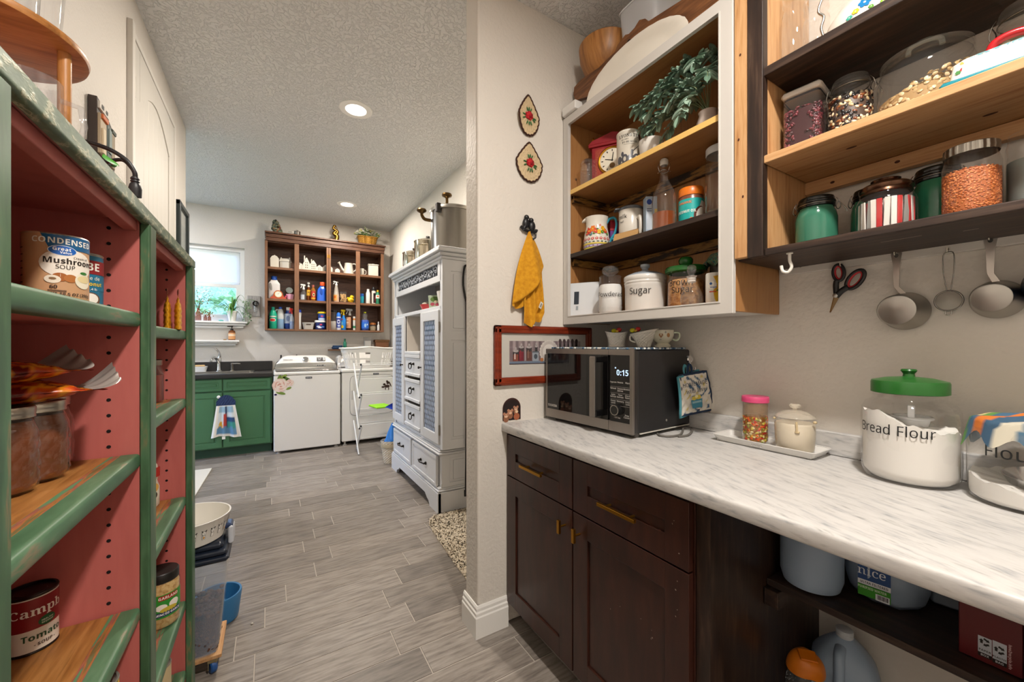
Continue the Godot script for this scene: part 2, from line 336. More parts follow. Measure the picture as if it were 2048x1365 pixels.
func pantry_unit_goods() -> void:
	# soup can with the mushroom label
	var x := -0.303
	var d := 0.955
	var y := 1.334
	var t := thing("soup_can","mushroom soup can with a tan and blue label on the near bay's upper shelf","can",V(x,y,d),toward(x,d,0.1))
	var R := 0.0369
	var b := mb()
	b.band = 0.006
	var W := PI*R
	b.k("175a8c").rc(0,0.097,W*1.5,0.022,0.0003)
	b.k("c79a74").pg(PackedVector2Array([Vector2(-0.09,0.11),Vector2(-0.022,0.11),Vector2(-0.012,0.086),Vector2(-0.09,0.086)]),0.0004)
	b.k("f1e9dd").oval(0.012,0.062,0.035,0.024,0.0003,28)
	b.k("f1efe8").txt("CONDENSED",0.0125,0.006,0.098,0.0008,true)
	b.k("e9eef2").oval(0.003,0.083,0.0165,0.0083,0.0005,24).k("1e62b8").oval(0.003,0.083,0.0155,0.0075,0.0007,24)
	b.k("ffffff").txt("Great",0.0075,0.002,0.0852,0.0012,true).txt("Value",0.005,0.0065,0.0797,0.0012,true)
	b.k("2a211c").txt("Cream of",0.0052,0.026,0.0735,0.0008).txt("Mushroom",0.0125,0.0135,0.0665,0.0009,true).txt("SOUP",0.009,0.006,0.0565,0.0009)
	b.k("a8602a").oval(0.0,0.04,0.009,0.007,0.0004).k("b5703a").oval(0.012,0.039,0.008,0.0065,0.0005).k("efe4d2").oval(-0.008,0.036,0.009,0.0065,0.0006).k("8a6a4a").oval(-0.008,0.037,0.004,0.002,0.0008)
	b.k("efe6cf").oval(0.03,0.037,0.013,0.013,0.0006).k("e6d3a0").oval(0.031,0.04,0.011,0.006,0.0008).k("3f7f3a").oval(0.03,0.05,0.006,0.0025,0.0008)
	b.k("3a2a22").txt("NET WT 10.5 OZ (298g)",0.0065,0.008,0.013,0.0009,true).txt("60",0.008,-0.007,0.024,0.0009,true).rc(-0.003,0.0185,0.02,0.001,0.0008).rc(-0.003,0.0165,0.02,0.0008,0.0008)
	for i in 6: b.k("2a211c").rc(-0.052,0.03 + 0.011*i,0.009,0.0018,0.0006)
	for i in 9: b.k("2a211c").rc(-0.06 + 0.0016*i,0.016,0.0009,0.016,0.0006)
	b.bend(0,R + 0.0006)
	can(t,R,0.11,"c79a74",b)
	# can behind it
	x = -0.317; d = 1.085
	t = thing("coconut_milk_can","narrow can with a red and blue label, half hidden behind the mushroom soup can","can",V(x,y,d),toward(x,d,0.5))
	b = mb()
	b.band = 0.006
	b.k("8c1f26").rc(0,0.079,0.12,0.026,0.0003).k("1d6f8f").rc(0,0.05,0.12,0.03,0.0003).k("f4f0e6").txt("IBE",0.02,0.0,0.0795,0.0009,true).txt("eche de",0.009,0.0,0.058,0.0009).k("f2c52c").txt("Coconut",0.01,0.0,0.047,0.0009,true).k("ffffff").txt("1.4 lb",0.006,0.003,0.037,0.0009)
	b.k("6b4a33").oval(0,0.017,0.017,0.014,0.0004).k("f4f0e6").oval(0.0,0.019,0.013,0.01,0.0006)
	b.bend(0,0.0356)
	can(t,0.035,0.106,"1d6f8f",b)
	# jars of tomato sauce with quilted glass
	var spots := [[-0.361,0.945,"nearest of the three quilted jars of brown sauce, beside the green stile"],[-0.350,1.022,"middle one of the three quilted jars of brown sauce"],[-0.372,1.112,"quilted jar of brown sauce against the pink side, mostly behind the middle one"]]
	var j0: Node3D
	for i in 3:
		var q: Array = spots[i]
		if i == 0:
			j0 = thing("sauce_jar","","jar",V(q[0],1.0275,q[1]),0.3)
			var g := mb()
			var rr := 0.0405
			g.grid(72,30,func(u: float,w: float) -> Vector3:
				var yy := 0.004 + 0.108*w
				var r: float = rr - 0.004*smoothstep(0.86,1.0,w) - 0.006*smoothstep(0.08,0.0,w)
				var di := absf(sin(u*TAU*6.0 + yy*105.0))*absf(sin(u*TAU*6.0 - yy*105.0))
				if w > 0.1 and w < 0.8: r += 0.0026*di - 0.0006
				return Vector3(r*sin(u*TAU),yy,r*cos(u*TAU)))
			part(j0,"glass_body",g,glass("fff6ea",0.06,0.05))
			part(j0,"sauce",mb().lathe([0.0,0.006,0.033,0.006,0.038,0.014,0.0385,0.095,0.035,0.108,0.034,0.116,0.0,0.116],30),mat("6f3711",0.3))
			part(j0,"glass_neck",mb().lathe([0.0365,0.112,0.0345,0.117,0.0345,0.124],30),glass("fff6ea",0.08,0.05))
			part(j0,"screw_lid",mb().lathe([0.0358,0.121,0.0372,0.122,0.0365,0.126,0.0372,0.129,0.0372,0.137,0.036,0.139,0.033,0.1385,0.0,0.138],36),mat("b9b2a6",0.3,0.95))
		else:
			var c := j0.duplicate()
			c.name = numbered("sauce_jar")
			add_child(c)
			c.position = V(q[0],1.0275,q[1])
			c.rotation.y = 0.3 + i
			tag(c,"","jar")
		var n: Node3D = j0 if i == 0 else get_child(get_child_count() - 1)
		n.set_meta("label",q[2])
		n.set_meta("group","quilted jars of sauce")
	# snack bags lying on the jar lids
	for i in 2:
		var bag := thing("snack_bag",["orange and red snack bag with a silver inside, lying on the sauce jar lids","upper orange snack bag, on top of the other bag over the jars"][i],"bag",V(-0.345 - 0.02*i,1.170 + 0.034*i,0.99 - 0.02*i),0.5 + 0.5*i,"snack bags on the jars")
		var f := func(s: float) -> Callable:
			return func(u: float,w: float) -> Vector3:
				var px := (u - 0.5)*0.16
				var pz := (w - 0.5)*0.12
				var pu := sin(PI*clampf(u*1.25 - 0.02,0,1))*sin(PI*w)
				return Vector3(px,0.016 + s*(0.019*sqrt(maxf(pu,0.0)) + 0.0015*sin(u*31.0)*sin(w*23.0)),-s*pz)
		var m := mb()
		var st := m.v.size()
		m.grid(26,18,f.call(1.0)).grid(26,18,f.call(-1.0))
		for v in m.v.size():
			var p := m.v[v]
			var n := sin(p.x*130.0 + 2.0*sin(p.z*90.0)) + sin(p.z*170.0 + p.x*60.0)
			m.c[v] = Color(["9c2a14","c8501a","d98a1f","6d1c10"][posmod(int(floor(n + 2.0)),4)]).srgb_to_linear()
		part(bag,"printed_film",m,vm(0.25))
		part(bag,"crimped_end",mb("b7aea6").grid(6,12,func(u: float,w: float) -> Vector3: return Vector3(0.062 + 0.045*u,0.017 + 0.03*u*u*(0.4 + w) + 0.003*sin(w*20.0)*u,(0.5 - w)*0.11*(1.0 - 0.55*u*u*u)),true),vm(0.3,0.3))
	# tomato soup
	x = -0.388; d = 1.117
	t = thing("soup_can","tomato soup can with a red and white label, low in the near bay","can",V(x,0.6925,d),toward(x,d,0.15))
	b = mb()
	b.band = 0.006
	R = 0.035
	b.k("8c1620").rc(0,0.073,0.125,0.056,0.0003).k("c9a04a").oval(-0.0,0.0,0.0001,0.0001,0.0003)
	b.k("f3ece2").txt("Campb",0.021,0.004,0.078,0.0009,true,1.0,true)
	b.k("1f5a34").oval(0.016,0.055,0.0125,0.009,0.0006).k("e6efe0").txt("HEALTHY",0.004,0.016,0.0565,0.0011,true).txt("REQUEST",0.004,0.016,0.052,0.0011,true)
	b.k("1f4a2c").txt("Tomato",0.0155,0.011,0.031,0.0009,true).k("4a4038").txt("- SOUP -",0.008,0.013,0.016,0.0009,true)
	b.bend(0,R + 0.0006)
	can(t,R,0.108,"e9e0d2",b,"3a3433")
	# tall yellow can under it
	x = -0.288; d = 1.05
	t = thing("yellow_can","tall yellow and black can at the foot of the near bay","can",V(x,0.4205,d),toward(x,d,0.5))
	b = mb()
	b.band = 0.006
	b.k("1c1a18").rc(0,0.09,0.13,0.05,0.0003).k("f2d21c").txt("np",0.04,0.01,0.1,0.0009,true).k("1c1a18").txt("N",0.02,0.012,0.15,0.0009,true)
	b.bend(0,0.0376)
	can(t,0.037,0.2,"e3bd1c",b)
	# far bay
	x = -0.288; d = 1.607
	t = thing("garlic_jar","jar of minced garlic with a black lid and a green label","jar",V(x,0.4045,d),toward(x,d,0.42))
	part(t,"glass_body",mb().lathe([0.0,0.0,0.04,0.0,0.045,0.005,0.045,0.13,0.042,0.14,0.04,0.146],32),glass("fff8e0",0.06,0.05))
	part(t,"minced_garlic",mb().lathe([0.0,0.003,0.04,0.003,0.0435,0.008,0.0435,0.126,0.04,0.138,0.0,0.139],32),grain("garlic",[0.0,"a8793a",0.4,"c9a060",0.7,"dcbf86",1.0,"b88a48"],61,Vector3(9,9,9),0.5))
	part(t,"screw_lid",mb().lathe([0.043,0.138,0.0435,0.14,0.0435,0.162,0.041,0.165,0.0,0.165],36),mat("171412",0.4))
	b = mb()
	b.band = 0.008
	b.k("2f8f2f").rc(0,0.07,0.1,0.07,0.0).k("a81f1c").rc(0,0.095,0.05,0.014,0.0003).k("f6f0e0").txt("GARLAND",0.011,0,0.095,0.0008,true).k("efe9dc").oval(-0.018,0.067,0.014,0.01,0.0003).oval(0.014,0.07,0.014,0.012,0.0003).k("c9b23a").oval(0,0.058,0.022,0.008,0.0005).k("1c2c5a").rc(0,0.047,0.07,0.013,0.0006).k("ffffff").txt("MINCED GARLIC",0.0085,0,0.047,0.0011,true)
	b.bend(0,0.0454)
	part(t,"paper_label",b,vm(0.4))
	t = thing("preserve_jar","slim glass jar of dark red preserve in the far bay","jar",V(-0.322,1.0845,1.638),0.0)
	part(t,"glass_body",mb().lathe([0.0,0.0,0.033,0.0,0.0365,0.004,0.0365,0.09,0.029,0.112,0.029,0.12],28),glass("fff0e8",0.07,0.05))
	part(t,"preserve",mb().lathe([0.0,0.003,0.032,0.003,0.035,0.008,0.035,0.086,0.0,0.088],28),mat("7a2416",0.3))
	part(t,"screw_lid",mb().lathe([0.0305,0.116,0.0315,0.118,0.0315,0.132,0.029,0.134,0.0,0.134],28),mat("a99f92",0.3,0.9))
	t = thing("syrup_bottle","plastic bottle with a blue cap, partly behind the middle green stile","bottle",V(-0.336,0.7545,1.655),toward(-0.336,1.655,0.4))
	part(t,"bottle_body",mb("e8ddcc").lathe([0.0,0.0,0.032,0.0,0.036,0.006,0.036,0.06,0.03,0.08,0.034,0.1,0.03,0.13,0.018,0.142,0.0,0.142],26),vm(0.35))
	part(t,"bottle_cap",mb().lathe([0.019,0.138,0.02,0.14,0.02,0.164,0.018,0.166,0.0,0.166],24),mat("1f5fb0",0.4))
	b = mb()
	b.band = 0.006
	b.k("b8281f").rc(0,0.11,0.09,0.03,0.0).k("d8a24a").oval(0,0.065,0.02,0.016,0.004).k("3a2418").oval(0,0.04,0.02,0.014,0.0004)
	b.bend(0,0.0366)
	part(t,"paper_label",b,vm(0.4))
	for i in 2:
		var xx: float = [-0.272,-0.248][i]
		var dd: float = [1.60,1.61][i]
		t = thing("yellow_pouch",["yellow foil pouch standing on edge, next to the middle stile","yellow foil pouch standing on edge, farther one beside the pink side"][i],"pouch",V(xx,1.3125,dd),PI/2 + 0.17,"yellow pouches in the far bay")
		var m := mb("d99a1e")
		var ff := func(s: float) -> Callable:
			return func(u: float,w: float) -> Vector3:
				var bulge := 0.009*sqrt(maxf(0.0,sin(PI*u)))*(1.0 - smoothstep(0.55,0.98,w))
				return Vector3(s*(u - 0.5)*0.085*(1.0 - 0.15*w),0.115*w,s*(bulge + 0.001*sin(w*40.0)))
		m.grid(14,16,ff.call(1.0)).grid(14,16,ff.call(-1.0))
		part(t,"foil",m,vm(0.35))
		part(t,"printed_top",mb("6a2a10").bx(Vector3(0,0.118,0),Vector3(0.074,0.012,0.003),0.001),vm(0.4))
	x = -0.325; d = 1.535
	t = thing("small_can","can with a white, red and blue label, left of the yellow pouches","can",V(x,1.3125,d),toward(x,d,0.5))
	b = mb()
	b.band = 0.006
	b.k("b5321f").rc(0,0.02,0.12,0.02,0.0003).k("1f4f8a").rc(0,0.045,0.12,0.018,0.0003).k("ffffff").txt("SOUP",0.012,0.01,0.045,0.0008,true)
	b.bend(0,0.0346)
	can(t,0.034,0.085,"e4ddd2",b)
	for i in 2:
		x = [-0.30,-0.312][i]; d = [1.60,1.46][i]
		t = thing("bottom_can",["pale labelled tin can on the far bay's lowest shelf, farther one","darker tin can on the far bay's lowest shelf, nearer one"][i],"can",V(x,0.1705,d),0.0,"cans on the lowest shelf")
		can(t,0.037,0.112,["c9b48a","8a7a5a"][i],null)

func pantry_top_goods() -> void:
	var t := thing("wooden_tier_stand","honey oak stand with a round tier on posts, atop the green shelf unit","stand",V(-0.455,1.557,1.10))
	part(t,"round_tier",mb().lathe([0.0,0.262,0.138,0.262,0.145,0.266,0.147,0.272,0.145,0.279,0.138,0.282,0.0,0.282],64),T.oak_x)
	part(t,"round_base",mb().lathe([0.0,0.0,0.138,0.0,0.144,0.004,0.144,0.014,0.138,0.018,0.0,0.018],64),T.oak_x)
	for a in [83.0,203.0,323.0]:
		var p := Vector3(0.122*sin(deg_to_rad(a)),0,0.122*cos(deg_to_rad(a)))
		part(t,"post",mb().lathe([0.0095,0.016,0.0095,0.263],20),T.oak_y,p)
	# things on the tier
	var g := thing("glass_pitcher","tall clear ribbed glass vase on the round oak tier","vase",V(-0.41,1.839,1.155))
	var gm := mb()
	gm.grid(64,10,func(u: float,w: float) -> Vector3:
		var r := 0.045 + 0.012*w + 0.0014*sin(u*TAU*10.0)
		return Vector3(r*sin(u*TAU),0.004 + 0.2*w,r*cos(u*TAU)),true)
	gm.lathe([0.0,0.0,0.042,0.0,0.046,0.006],40)
	part(g,"glass_body",gm,glass("eef4ff",0.1,0.05))
	g = thing("glass_tumbler","clear glass tumbler on the round oak tier, in front of the vase","glass",V(-0.385,1.839,1.035))
	part(g,"glass_body",mb().lathe([0.0,0.002,0.032,0.0,0.034,0.006,0.04,0.16,0.038,0.162,0.032,0.012,0.0,0.01],36),glass("eef4ff",0.1,0.05))
	var k := thing("black_tin","black metal tin on the round oak tier behind the glass","tin",V(-0.482,1.839,1.075),0.4)
	part(k,"tin_body",mb().bx(Vector3(0,0.03,0),Vector3(0.08,0.06,0.06),0.006),mat("1b1a1b",0.3))
	part(k,"tin_lid",mb().bx(Vector3(0,0.066,0),Vector3(0.084,0.014,0.064),0.006),mat("242223",0.25))
	g = thing("glass_mug","clear glass mug under the oak tier","mug",V(-0.37,1.5765,1.06))
	part(g,"glass_body",mb().lathe([0.0,0.004,0.038,0.0,0.042,0.006,0.042,0.17,0.039,0.172,0.037,0.012,0.0,0.01],36),glass("dfe9f6",0.14,0.05))
	part(g,"handle",mb().tube([Vector3(0.04,0.14,0.0),Vector3(0.065,0.135,0),Vector3(0.07,0.1,0),Vector3(0.062,0.06,0),Vector3(0.041,0.05,0)],0.005),glass("dfe9f6",0.2,0.05))
	# plaque on the wall over the unit
	t = thing("wall_plaque","small dark relief plaque of a shop front hung on the wall beside the door","plaque",V(-0.568,1.965,2.13),PI/2)
	t.scale = Vector3(0.62,0.62,0.8)
	part(t,"plaque_back",mb().ext(PackedVector2Array([Vector2(-0.15,0),Vector2(0.15,0),Vector2(0.17,0.04),Vector2(0.17,0.2),Vector2(0.12,0.27),Vector2(-0.02,0.33),Vector2(-0.15,0.35)]),0.03),mat("3a302a",0.6))
	part(t,"sign_board",mb("d8d2c8").bx(Vector3(-0.06,0.31,0.033),Vector3(0.16,0.045,0.012),0.003).k("2a2420").rc(-0.1,0.31,0.035,0.025,0.0405).rc(-0.03,0.31,0.03,0.022,0.0405),vm(0.6))
	part(t,"shop_window",mb("b9a88c").bx(Vector3(-0.09,0.14,0.034),Vector3(0.1,0.24,0.014),0.003).k("c96a34").bx(Vector3(-0.09,0.245,0.043),Vector3(0.09,0.03,0.014),0.004).k("d8c8a8").bx(Vector3(-0.11,0.1,0.044),Vector3(0.04,0.15,0.01),0.003),vm(0.6))
	part(t,"shop_door",mb("4a5a58").bx(Vector3(0.01,0.13,0.034),Vector3(0.07,0.24,0.014),0.003).k("7f8f8c").bx(Vector3(0.01,0.15,0.042),Vector3(0.045,0.15,0.008),0.002),vm(0.6))
	part(t,"shop_panel",mb("8f7f62").bx(Vector3(0.085,0.12,0.034),Vector3(0.06,0.22,0.014),0.003).k("2f3a2a").bx(Vector3(0.085,0.24,0.036),Vector3(0.07,0.03,0.02),0.006).k("a8281f").ell(Vector3(0.03,0.03,0.045),Vector3(0.02,0.012,0.012)).k("3a6a2c").ell(Vector3(0.06,0.025,0.045),Vector3(0.02,0.012,0.012)),vm(0.6))
	# cord and plug
	t = thing("power_cord","thick black power cord whose plug hangs over the green unit's top edge","cord",V(-0.25,1.557,1.0))
	var o := -t.position
	part(t,"cable",mb().tube(spline([V(-0.42,1.60,1.16),V(-0.36,1.66,1.14),V(-0.318,1.664,1.10),V(-0.275,1.652,1.078),V(-0.245,1.633,1.068),V(-0.232,1.612,1.068),V(-0.231,1.6,1.07)],5),0.0042),mat("17171a",0.4),o)
	part(t,"second_loop",mb().tube(spline([V(-0.36,1.5615,1.16),V(-0.32,1.60,1.13),V(-0.28,1.625,1.09),V(-0.25,1.632,1.072),V(-0.234,1.615,1.07)],5),0.0035),mat("17171a",0.4),o)
	part(t,"plug",mb().at(V(-0.231,1.578,1.07),Vector3(0.1,0,0)).lathe([0.0,-0.018,0.0095,-0.016,0.0105,0.0,0.0085,0.008,0.006,0.012,0.0075,0.014,0.006,0.017,0.0075,0.019,0.0055,0.023,0.0,0.024],14),mat("1b1b1e",0.45),o)
	t = thing("silk_leaf","single green leaf poking out over the front edge of the green unit","leaf",V(-0.247,1.5565,0.955),0.6)
	t.scale = Vector3.ONE*0.5
	part(t,"leaf_blade",mb("3f8a2a").grid(8,8,func(u: float,w: float) -> Vector3:
		var ww := 0.016*pow(sin(PI*clampf(w*0.96 + 0.02,0,1)),0.7)
		return Vector3((u - 0.5)*2.0*ww + 0.03*w,0.075 - 0.03*w + 0.006*cos((u - 0.5)*3.0),0.02*w),true),vm(0.4))
	part(t,"stem",mb("2f5a20").tube([Vector3(-0.02,0.0,-0.02),Vector3(-0.008,0.05,-0.008),Vector3(0,0.075,0)],0.0014,6),vm(0.5))

func spline(p: Array,k: int) -> Array:
	var c := Curve3D.new()
	for i in p.size():
		var a: Vector3 = p[maxi(i - 1,0)]
		var b: Vector3 = p[mini(i + 1,p.size() - 1)]
		c.add_point(p[i],-(b - a)/6.0,(b - a)/6.0)
	var r := []
	for i in (p.size() - 1)*k + 1: r.append(c.sample(mini(i/k,p.size() - 2),float(i)/k - mini(i/k,p.size() - 2)))
	return r

# ---------- back wall: sink,cabinet,washer,dryer ----------
func raised_panel(par: Node3D,called: String,x0: float,x1: float,y0: float,y1: float,m: Material,edge := 0.05,th := 0.02) -> MeshInstance3D:   # door or drawer front facing the viewer,front face at z = 0
	var b := mb()
	b.bx(Vector3((x0 + x1)/2,(y0 + y1)/2,-th/2 - 0.004),Vector3(x1 - x0,y1 - y0,th),0.002)
	for q in [[x0,x1,y0,y0 + edge],[x0,x1,y1 - edge,y1],[x0,x0 + edge,y0,y1],[x1 - edge,x1,y0,y1]]:
		b.bx(Vector3((q[0] + q[1])/2,(q[2] + q[3])/2,-0.004),Vector3(q[1] - q[0],q[3] - q[2],0.012),0.003)
	var e := edge + 0.014
	b.bx(Vector3((x0 + x1)/2,(y0 + y1)/2,-0.005),Vector3(x1 - x0 - 2*e,y1 - y0 - 2*e,0.012),0.009)
	return part(par,called,b,m)

func sink_corner() -> void:
	var gp := mat("406f4a",0.4)
	var t := thing("sink_cabinet","green raised panel base cabinet under the laundry sink","cabinet",V(-0.6,0,5.45))
	part(t,"carcass",mb().bx(Vector3(0,0.435,-0.31),Vector3(1.24,0.67,0.57),0.002).bx(Vector3(0,0.828,-0.036),Vector3(1.24,0.118,0.03),0.002).bx(Vector3(0.61,0.828,-0.31),Vector3(0.018,0.118,0.55),0.002),gp)
	part(t,"toe_kick",mb().bx(Vector3(0,0.05,-0.33),Vector3(1.23,0.1,0.5),0.001),mat("274a35",0.6))
	for q in [[0.152,0.602],[-0.305,0.14],[-0.61,-0.317]]:
		raised_panel(t,"drawer_front",q[0],q[1],0.747,0.875,gp,0.035)
		var dr := raised_panel(t,"door",q[0],q[1],0.115,0.728,gp,0.055)
		if q[0] > -0.5:
			var kx := 0.177 if q[0] > 0 else 0.112
			part(dr,"knob",mb().at(Vector3(kx,0.684,0.002),Vector3(PI/2,0,0)).lathe([0.007,0.0,0.007,0.012,0.016,0.016,0.017,0.022,0.012,0.027,0.0,0.028],20),mat("eceae4",0.2))
	# counter with a hole for the basin
	t = thing("laundry_counter","black laminate laundry counter with a low backsplash","counter",V(-0.6,0.889,5.735))
	var o := -t.position
	part(t,"worktop",mb().bb(V(-1.25,0.889,5.42),V(0.024,0.936,5.55),0.008).bb(V(-1.25,0.889,5.90),V(0.024,0.936,6.05),0.004).bb(V(-1.25,0.889,5.54),V(-0.83,0.936,5.91),0.0).bb(V(-0.2,0.889,5.54),V(0.024,0.936,5.91),0.0),mat("232120",0.35),o)
	part(t,"backsplash",mb().bb(V(-1.25,0.936,6.028),V(0.024,1.055,6.05),0.004),mat("262423",0.35),o)
	t = thing("laundry_sink","stainless steel drop in sink in the black counter","sink",V(-0.515,0.936,5.725))
	o = -t.position
	part(t,"rim",mb().bb(V(-0.86,0.935,5.525),V(-0.17,0.943,5.565),0.004).bb(V(-0.86,0.935,5.88),V(-0.17,0.943,5.99),0.004).bb(V(-0.86,0.935,5.55),V(-0.82,0.943,5.9),0.004).bb(V(-0.21,0.935,5.55),V(-0.17,0.943,5.9),0.004),T.steel,o)
	part(t,"basin",mb().bb(V(-0.83,0.78,5.555),V(-0.2,0.785,5.9),0.001).bb(V(-0.83,0.78,5.553),V(-0.2,0.94,5.558),0.001).bb(V(-0.83,0.78,5.89),V(-0.2,0.94,5.897),0.001).bb(V(-0.83,0.78,5.553),V(-0.823,0.94,5.897),0.001).bb(V(-0.207,0.78,5.553),V(-0.2,0.94,5.897),0.001),T.steel,o)
	t = thing("sink_faucet","single lever chrome faucet at the back of the laundry sink","faucet",V(-0.53,0.943,5.945))
	part(t,"body",mb().lathe([0.0,0.0,0.034,0.0,0.034,0.006,0.024,0.012,0.021,0.05,0.023,0.11,0.026,0.15,0.022,0.165,0.0,0.17],24),T.chrome)
	part(t,"spout",mb().tube(spline([Vector3(0,0.1,0.01),Vector3(-0.02,0.155,0.06),Vector3(-0.04,0.165,0.12),Vector3(-0.055,0.15,0.17),Vector3(-0.06,0.125,0.185)],5),0.016,12,false,0.013),T.chrome)
	part(t,"lever",mb().tube(spline([Vector3(0.0,0.16,0.0),Vector3(0.008,0.2,0.005),Vector3(-0.01,0.25,0.02),Vector3(-0.04,0.28,0.05)],5),0.018,10,false,0.007),T.chrome)
	t = thing("soap_pump","small brushed nickel built in soap dispenser right of the faucet","dispenser",V(-0.40,0.943,5.95))
	part(t,"post",mb().lathe([0.0,0.0,0.022,0.0,0.022,0.006,0.014,0.012,0.013,0.07,0.016,0.075,0.016,0.095,0.0,0.098],18),mat("a89f90",0.3,1.0))
	part(t,"nozzle",mb().tube([Vector3(0,0.088,0),Vector3(0.05,0.092,0.03),Vector3(0.085,0.088,0.05)],0.006,8),mat("a89f90",0.3,1.0))
	t = thing("sponge_dish","white rectangular dish on the sink rim","dish",V(-0.715,0.943,5.935))
	part(t,"dish_body",mb().bx(Vector3(0,0.004,0),Vector3(0.12,0.008,0.07),0.003).grid(40,3,func(u: float,w: float) -> Vector3: return sq(u,0.062 + 0.014*w,0.037 + 0.012*w,0.004 + 0.06*w),true),mat("e3e4e3",0.25))
	solo("sponge","tan sponge lying in the white dish by the faucet","sponge",mb("c9a876").bx(Vector3(0,0.012,0),Vector3(0.1,0.026,0.055),0.01),vm(0.9),V(-0.712,1.0,5.935),0.1)
	# tea towel on the knob
	t = thing("button_towel","sailboat print kitchen towel with a quilted navy top, on the green cabinet's knobs","towel",V(-0.42,0.24,5.418))
	part(t,"quilted_top",mb("24365c").grid(24,12,func(u: float,w: float) -> Vector3:
		var hw := lerpf(0.088,0.062,smoothstep(0.5,1.0,w)) if w > 0.0 else 0.088
		return Vector3((u - 0.5)*2*hw,0.345 + 0.12*w*(1.0 - 0.25*pow((u - 0.5)*2,2)),0.012 + 0.003*absf(sin(u*22 + w*9))*absf(sin(u*22 - w*9))),true),vm(0.85))
	var fold := func(u: float,w: float) -> Vector3:
		var hw := lerpf(0.138,0.085,w)
		return Vector3((u - 0.5)*2*hw + 0.006*(1 - w),0.35*w + 0.012*sin(u*5.0)*(1 - w),0.012 + (0.016*sin(u*19.0) + 0.01*sin(u*8.0 + 1.0))*(1.0 - w*0.8) + 0.01)
	var tm := mb("e4e0d8").grid(40,20,fold,true)
	for i in tm.v.size():
		var u: float = tm.t[i].x
		var w: float = 1.0 - tm.t[i].y
		var cc := "e4e0d8"
		if u > 0.16 and u < 0.86 and w > 0.1 and w < 0.95:
			cc = "cfd8de"
			if w < 0.3 + 0.04*sin(u*30): cc = "5a86a8"
			elif absf(u - 0.28) < 0.07*(0.62 - w)*4 and w < 0.6: cc = "d8a63a" if w < 0.5 else "e6ddd0"
			elif absf(u - 0.45) < 0.05 and w < 0.72: cc = "b0413a"
			elif absf(u - 0.5) < 0.03: cc = "24365c"
			elif u > 0.55 and w < 0.62: cc = "3f8f88" if w < 0.45 else "2c4a78"
			elif w > 0.75: cc = "8fb0c4"
		tm.c[i] = Color(cc).srgb_to_linear()
	part(t,"printed_cloth",tm,vm(0.9))
	part(t,"care_tag",mb("f0eee8").bx(Vector3(-0.02,-0.008,0.024),Vector3(0.03,0.03,0.001),0.0),vm(0.8))
	# the lower ledge
	t = thing("wall_ledge","white moulded ledge on the wall under the window sill","shelf",V(-0.8,1.262,6.0))
	o = -t.position
	part(t,"ledge_board",mb().bb(V(-1.28,1.300,5.92),V(-0.327,1.322,6.05),0.004),T.white,o)
	part(t,"crown_moulding",mb().bb(V(-1.26,1.278,5.95),V(-0.345,1.301,6.05),0.008).bb(V(-1.24,1.255,5.985),V(-0.365,1.279,6.05),0.008),T.white,o)
	t = thing("hand_soap","amber hand soap bottle with a black pump and orange label on the white ledge","bottle",V(-0.405,1.322,5.975))
	part(t,"bottle_body",mb().lathe([0.0,0.0,0.033,0.0,0.036,0.004,0.036,0.1,0.03,0.115,0.014,0.122,0.014,0.128,0.0,0.128],26),mat("6f3c14",0.15))
	part(t,"label_band",mb("d79a62").lathe([0.0364,0.012,0.0364,0.09],26).k("ead2b4").lathe([0.0367,0.05,0.0367,0.075],26),vm(0.6))
	part(t,"pump",mb().lathe([0.016,0.122,0.016,0.14,0.005,0.142,0.005,0.165,0.011,0.166,0.011,0.178,0.0,0.18],16).tube([Vector3(0,0.172,0),Vector3(-0.045,0.17,0.01)],0.0055,8),mat("1a1716",0.35))
	solo("ring_dish","tiny brass dish on the white ledge, left of the soap","dish",mb("a8824a").lathe([0.0,0.0,0.012,0.0,0.018,0.012,0.016,0.012,0.011,0.003,0.0,0.003],18),vm(0.3,0.7),V(-0.475,1.322,5.97))
	# window sill
	for q in [[-0.735,0.030,0.15,"tall amber bottle holding dried stems, on the window sill"],[-0.668,0.018,0.072,"left one of the two small amber bottles on the window sill"],[-0.628,0.018,0.072,"right one of the two small amber bottles on the window sill"]]:
		t = thing("amber_bottle",q[3],"bottle",V(q[0],1.5535,5.985))
		var r: float = q[1]
		var h: float = q[2]
		part(t,"glass_body",mb().lathe([0.0,0.0,r*0.9,0.0,r,r*0.15,r,h*0.62,r*0.45,h*0.8,r*0.4,h*0.93,r*0.5,h*0.95,r*0.5,h,r*0.36,h,r*0.34,h*0.8],22),glass("8a3d08",0.62,0.06))
		var stems := mb("4a5a2a")
		var fl := mb()
		var rng := RandomNumberGenerator.new()
		rng.seed = int(h*1000) + int(q[0]*-900)
		for i in (14 if h > 0.1 else 5):
			var a := rng.randf()*TAU
			var hh := h + (rng.randf_range(0.1,0.24) if h > 0.1 else rng.randf_range(0.02,0.05))
			var tip := Vector3(cos(a)*hh*0.42,hh,sin(a)*hh*0.15)
			stems.tube(spline([Vector3(0,h*0.7,0),Vector3(tip.x*0.3,h + (hh - h)*0.5,tip.z*0.3),tip],3),0.0014,5)
			for jj in 5:
				fl.k(["5f7a34","7d9448","8c5a3c","a8784a"][rng.randi() % 4]).at(tip*(0.7 + 0.08*jj) + Vector3(rng.randf_range(-0.015,0.015),rng.randf_range(-0.015,0.015),0),Vector3(0,0,rng.randf()*3)).ell(Vector3.ZERO,Vector3(0.011,0.004,0.003),6)
		part(t,"stems",stems,vm(0.8))
		stuff(t,"foliage",fl,vm(0.7))
	solo("sill_soap","small teal soap lying on the window sill","soap",mb("3fae96").ell(Vector3(0,0.008,0),Vector3(0.028,0.008,0.015)),vm(0.5),V(-0.512,1.5535,5.96))
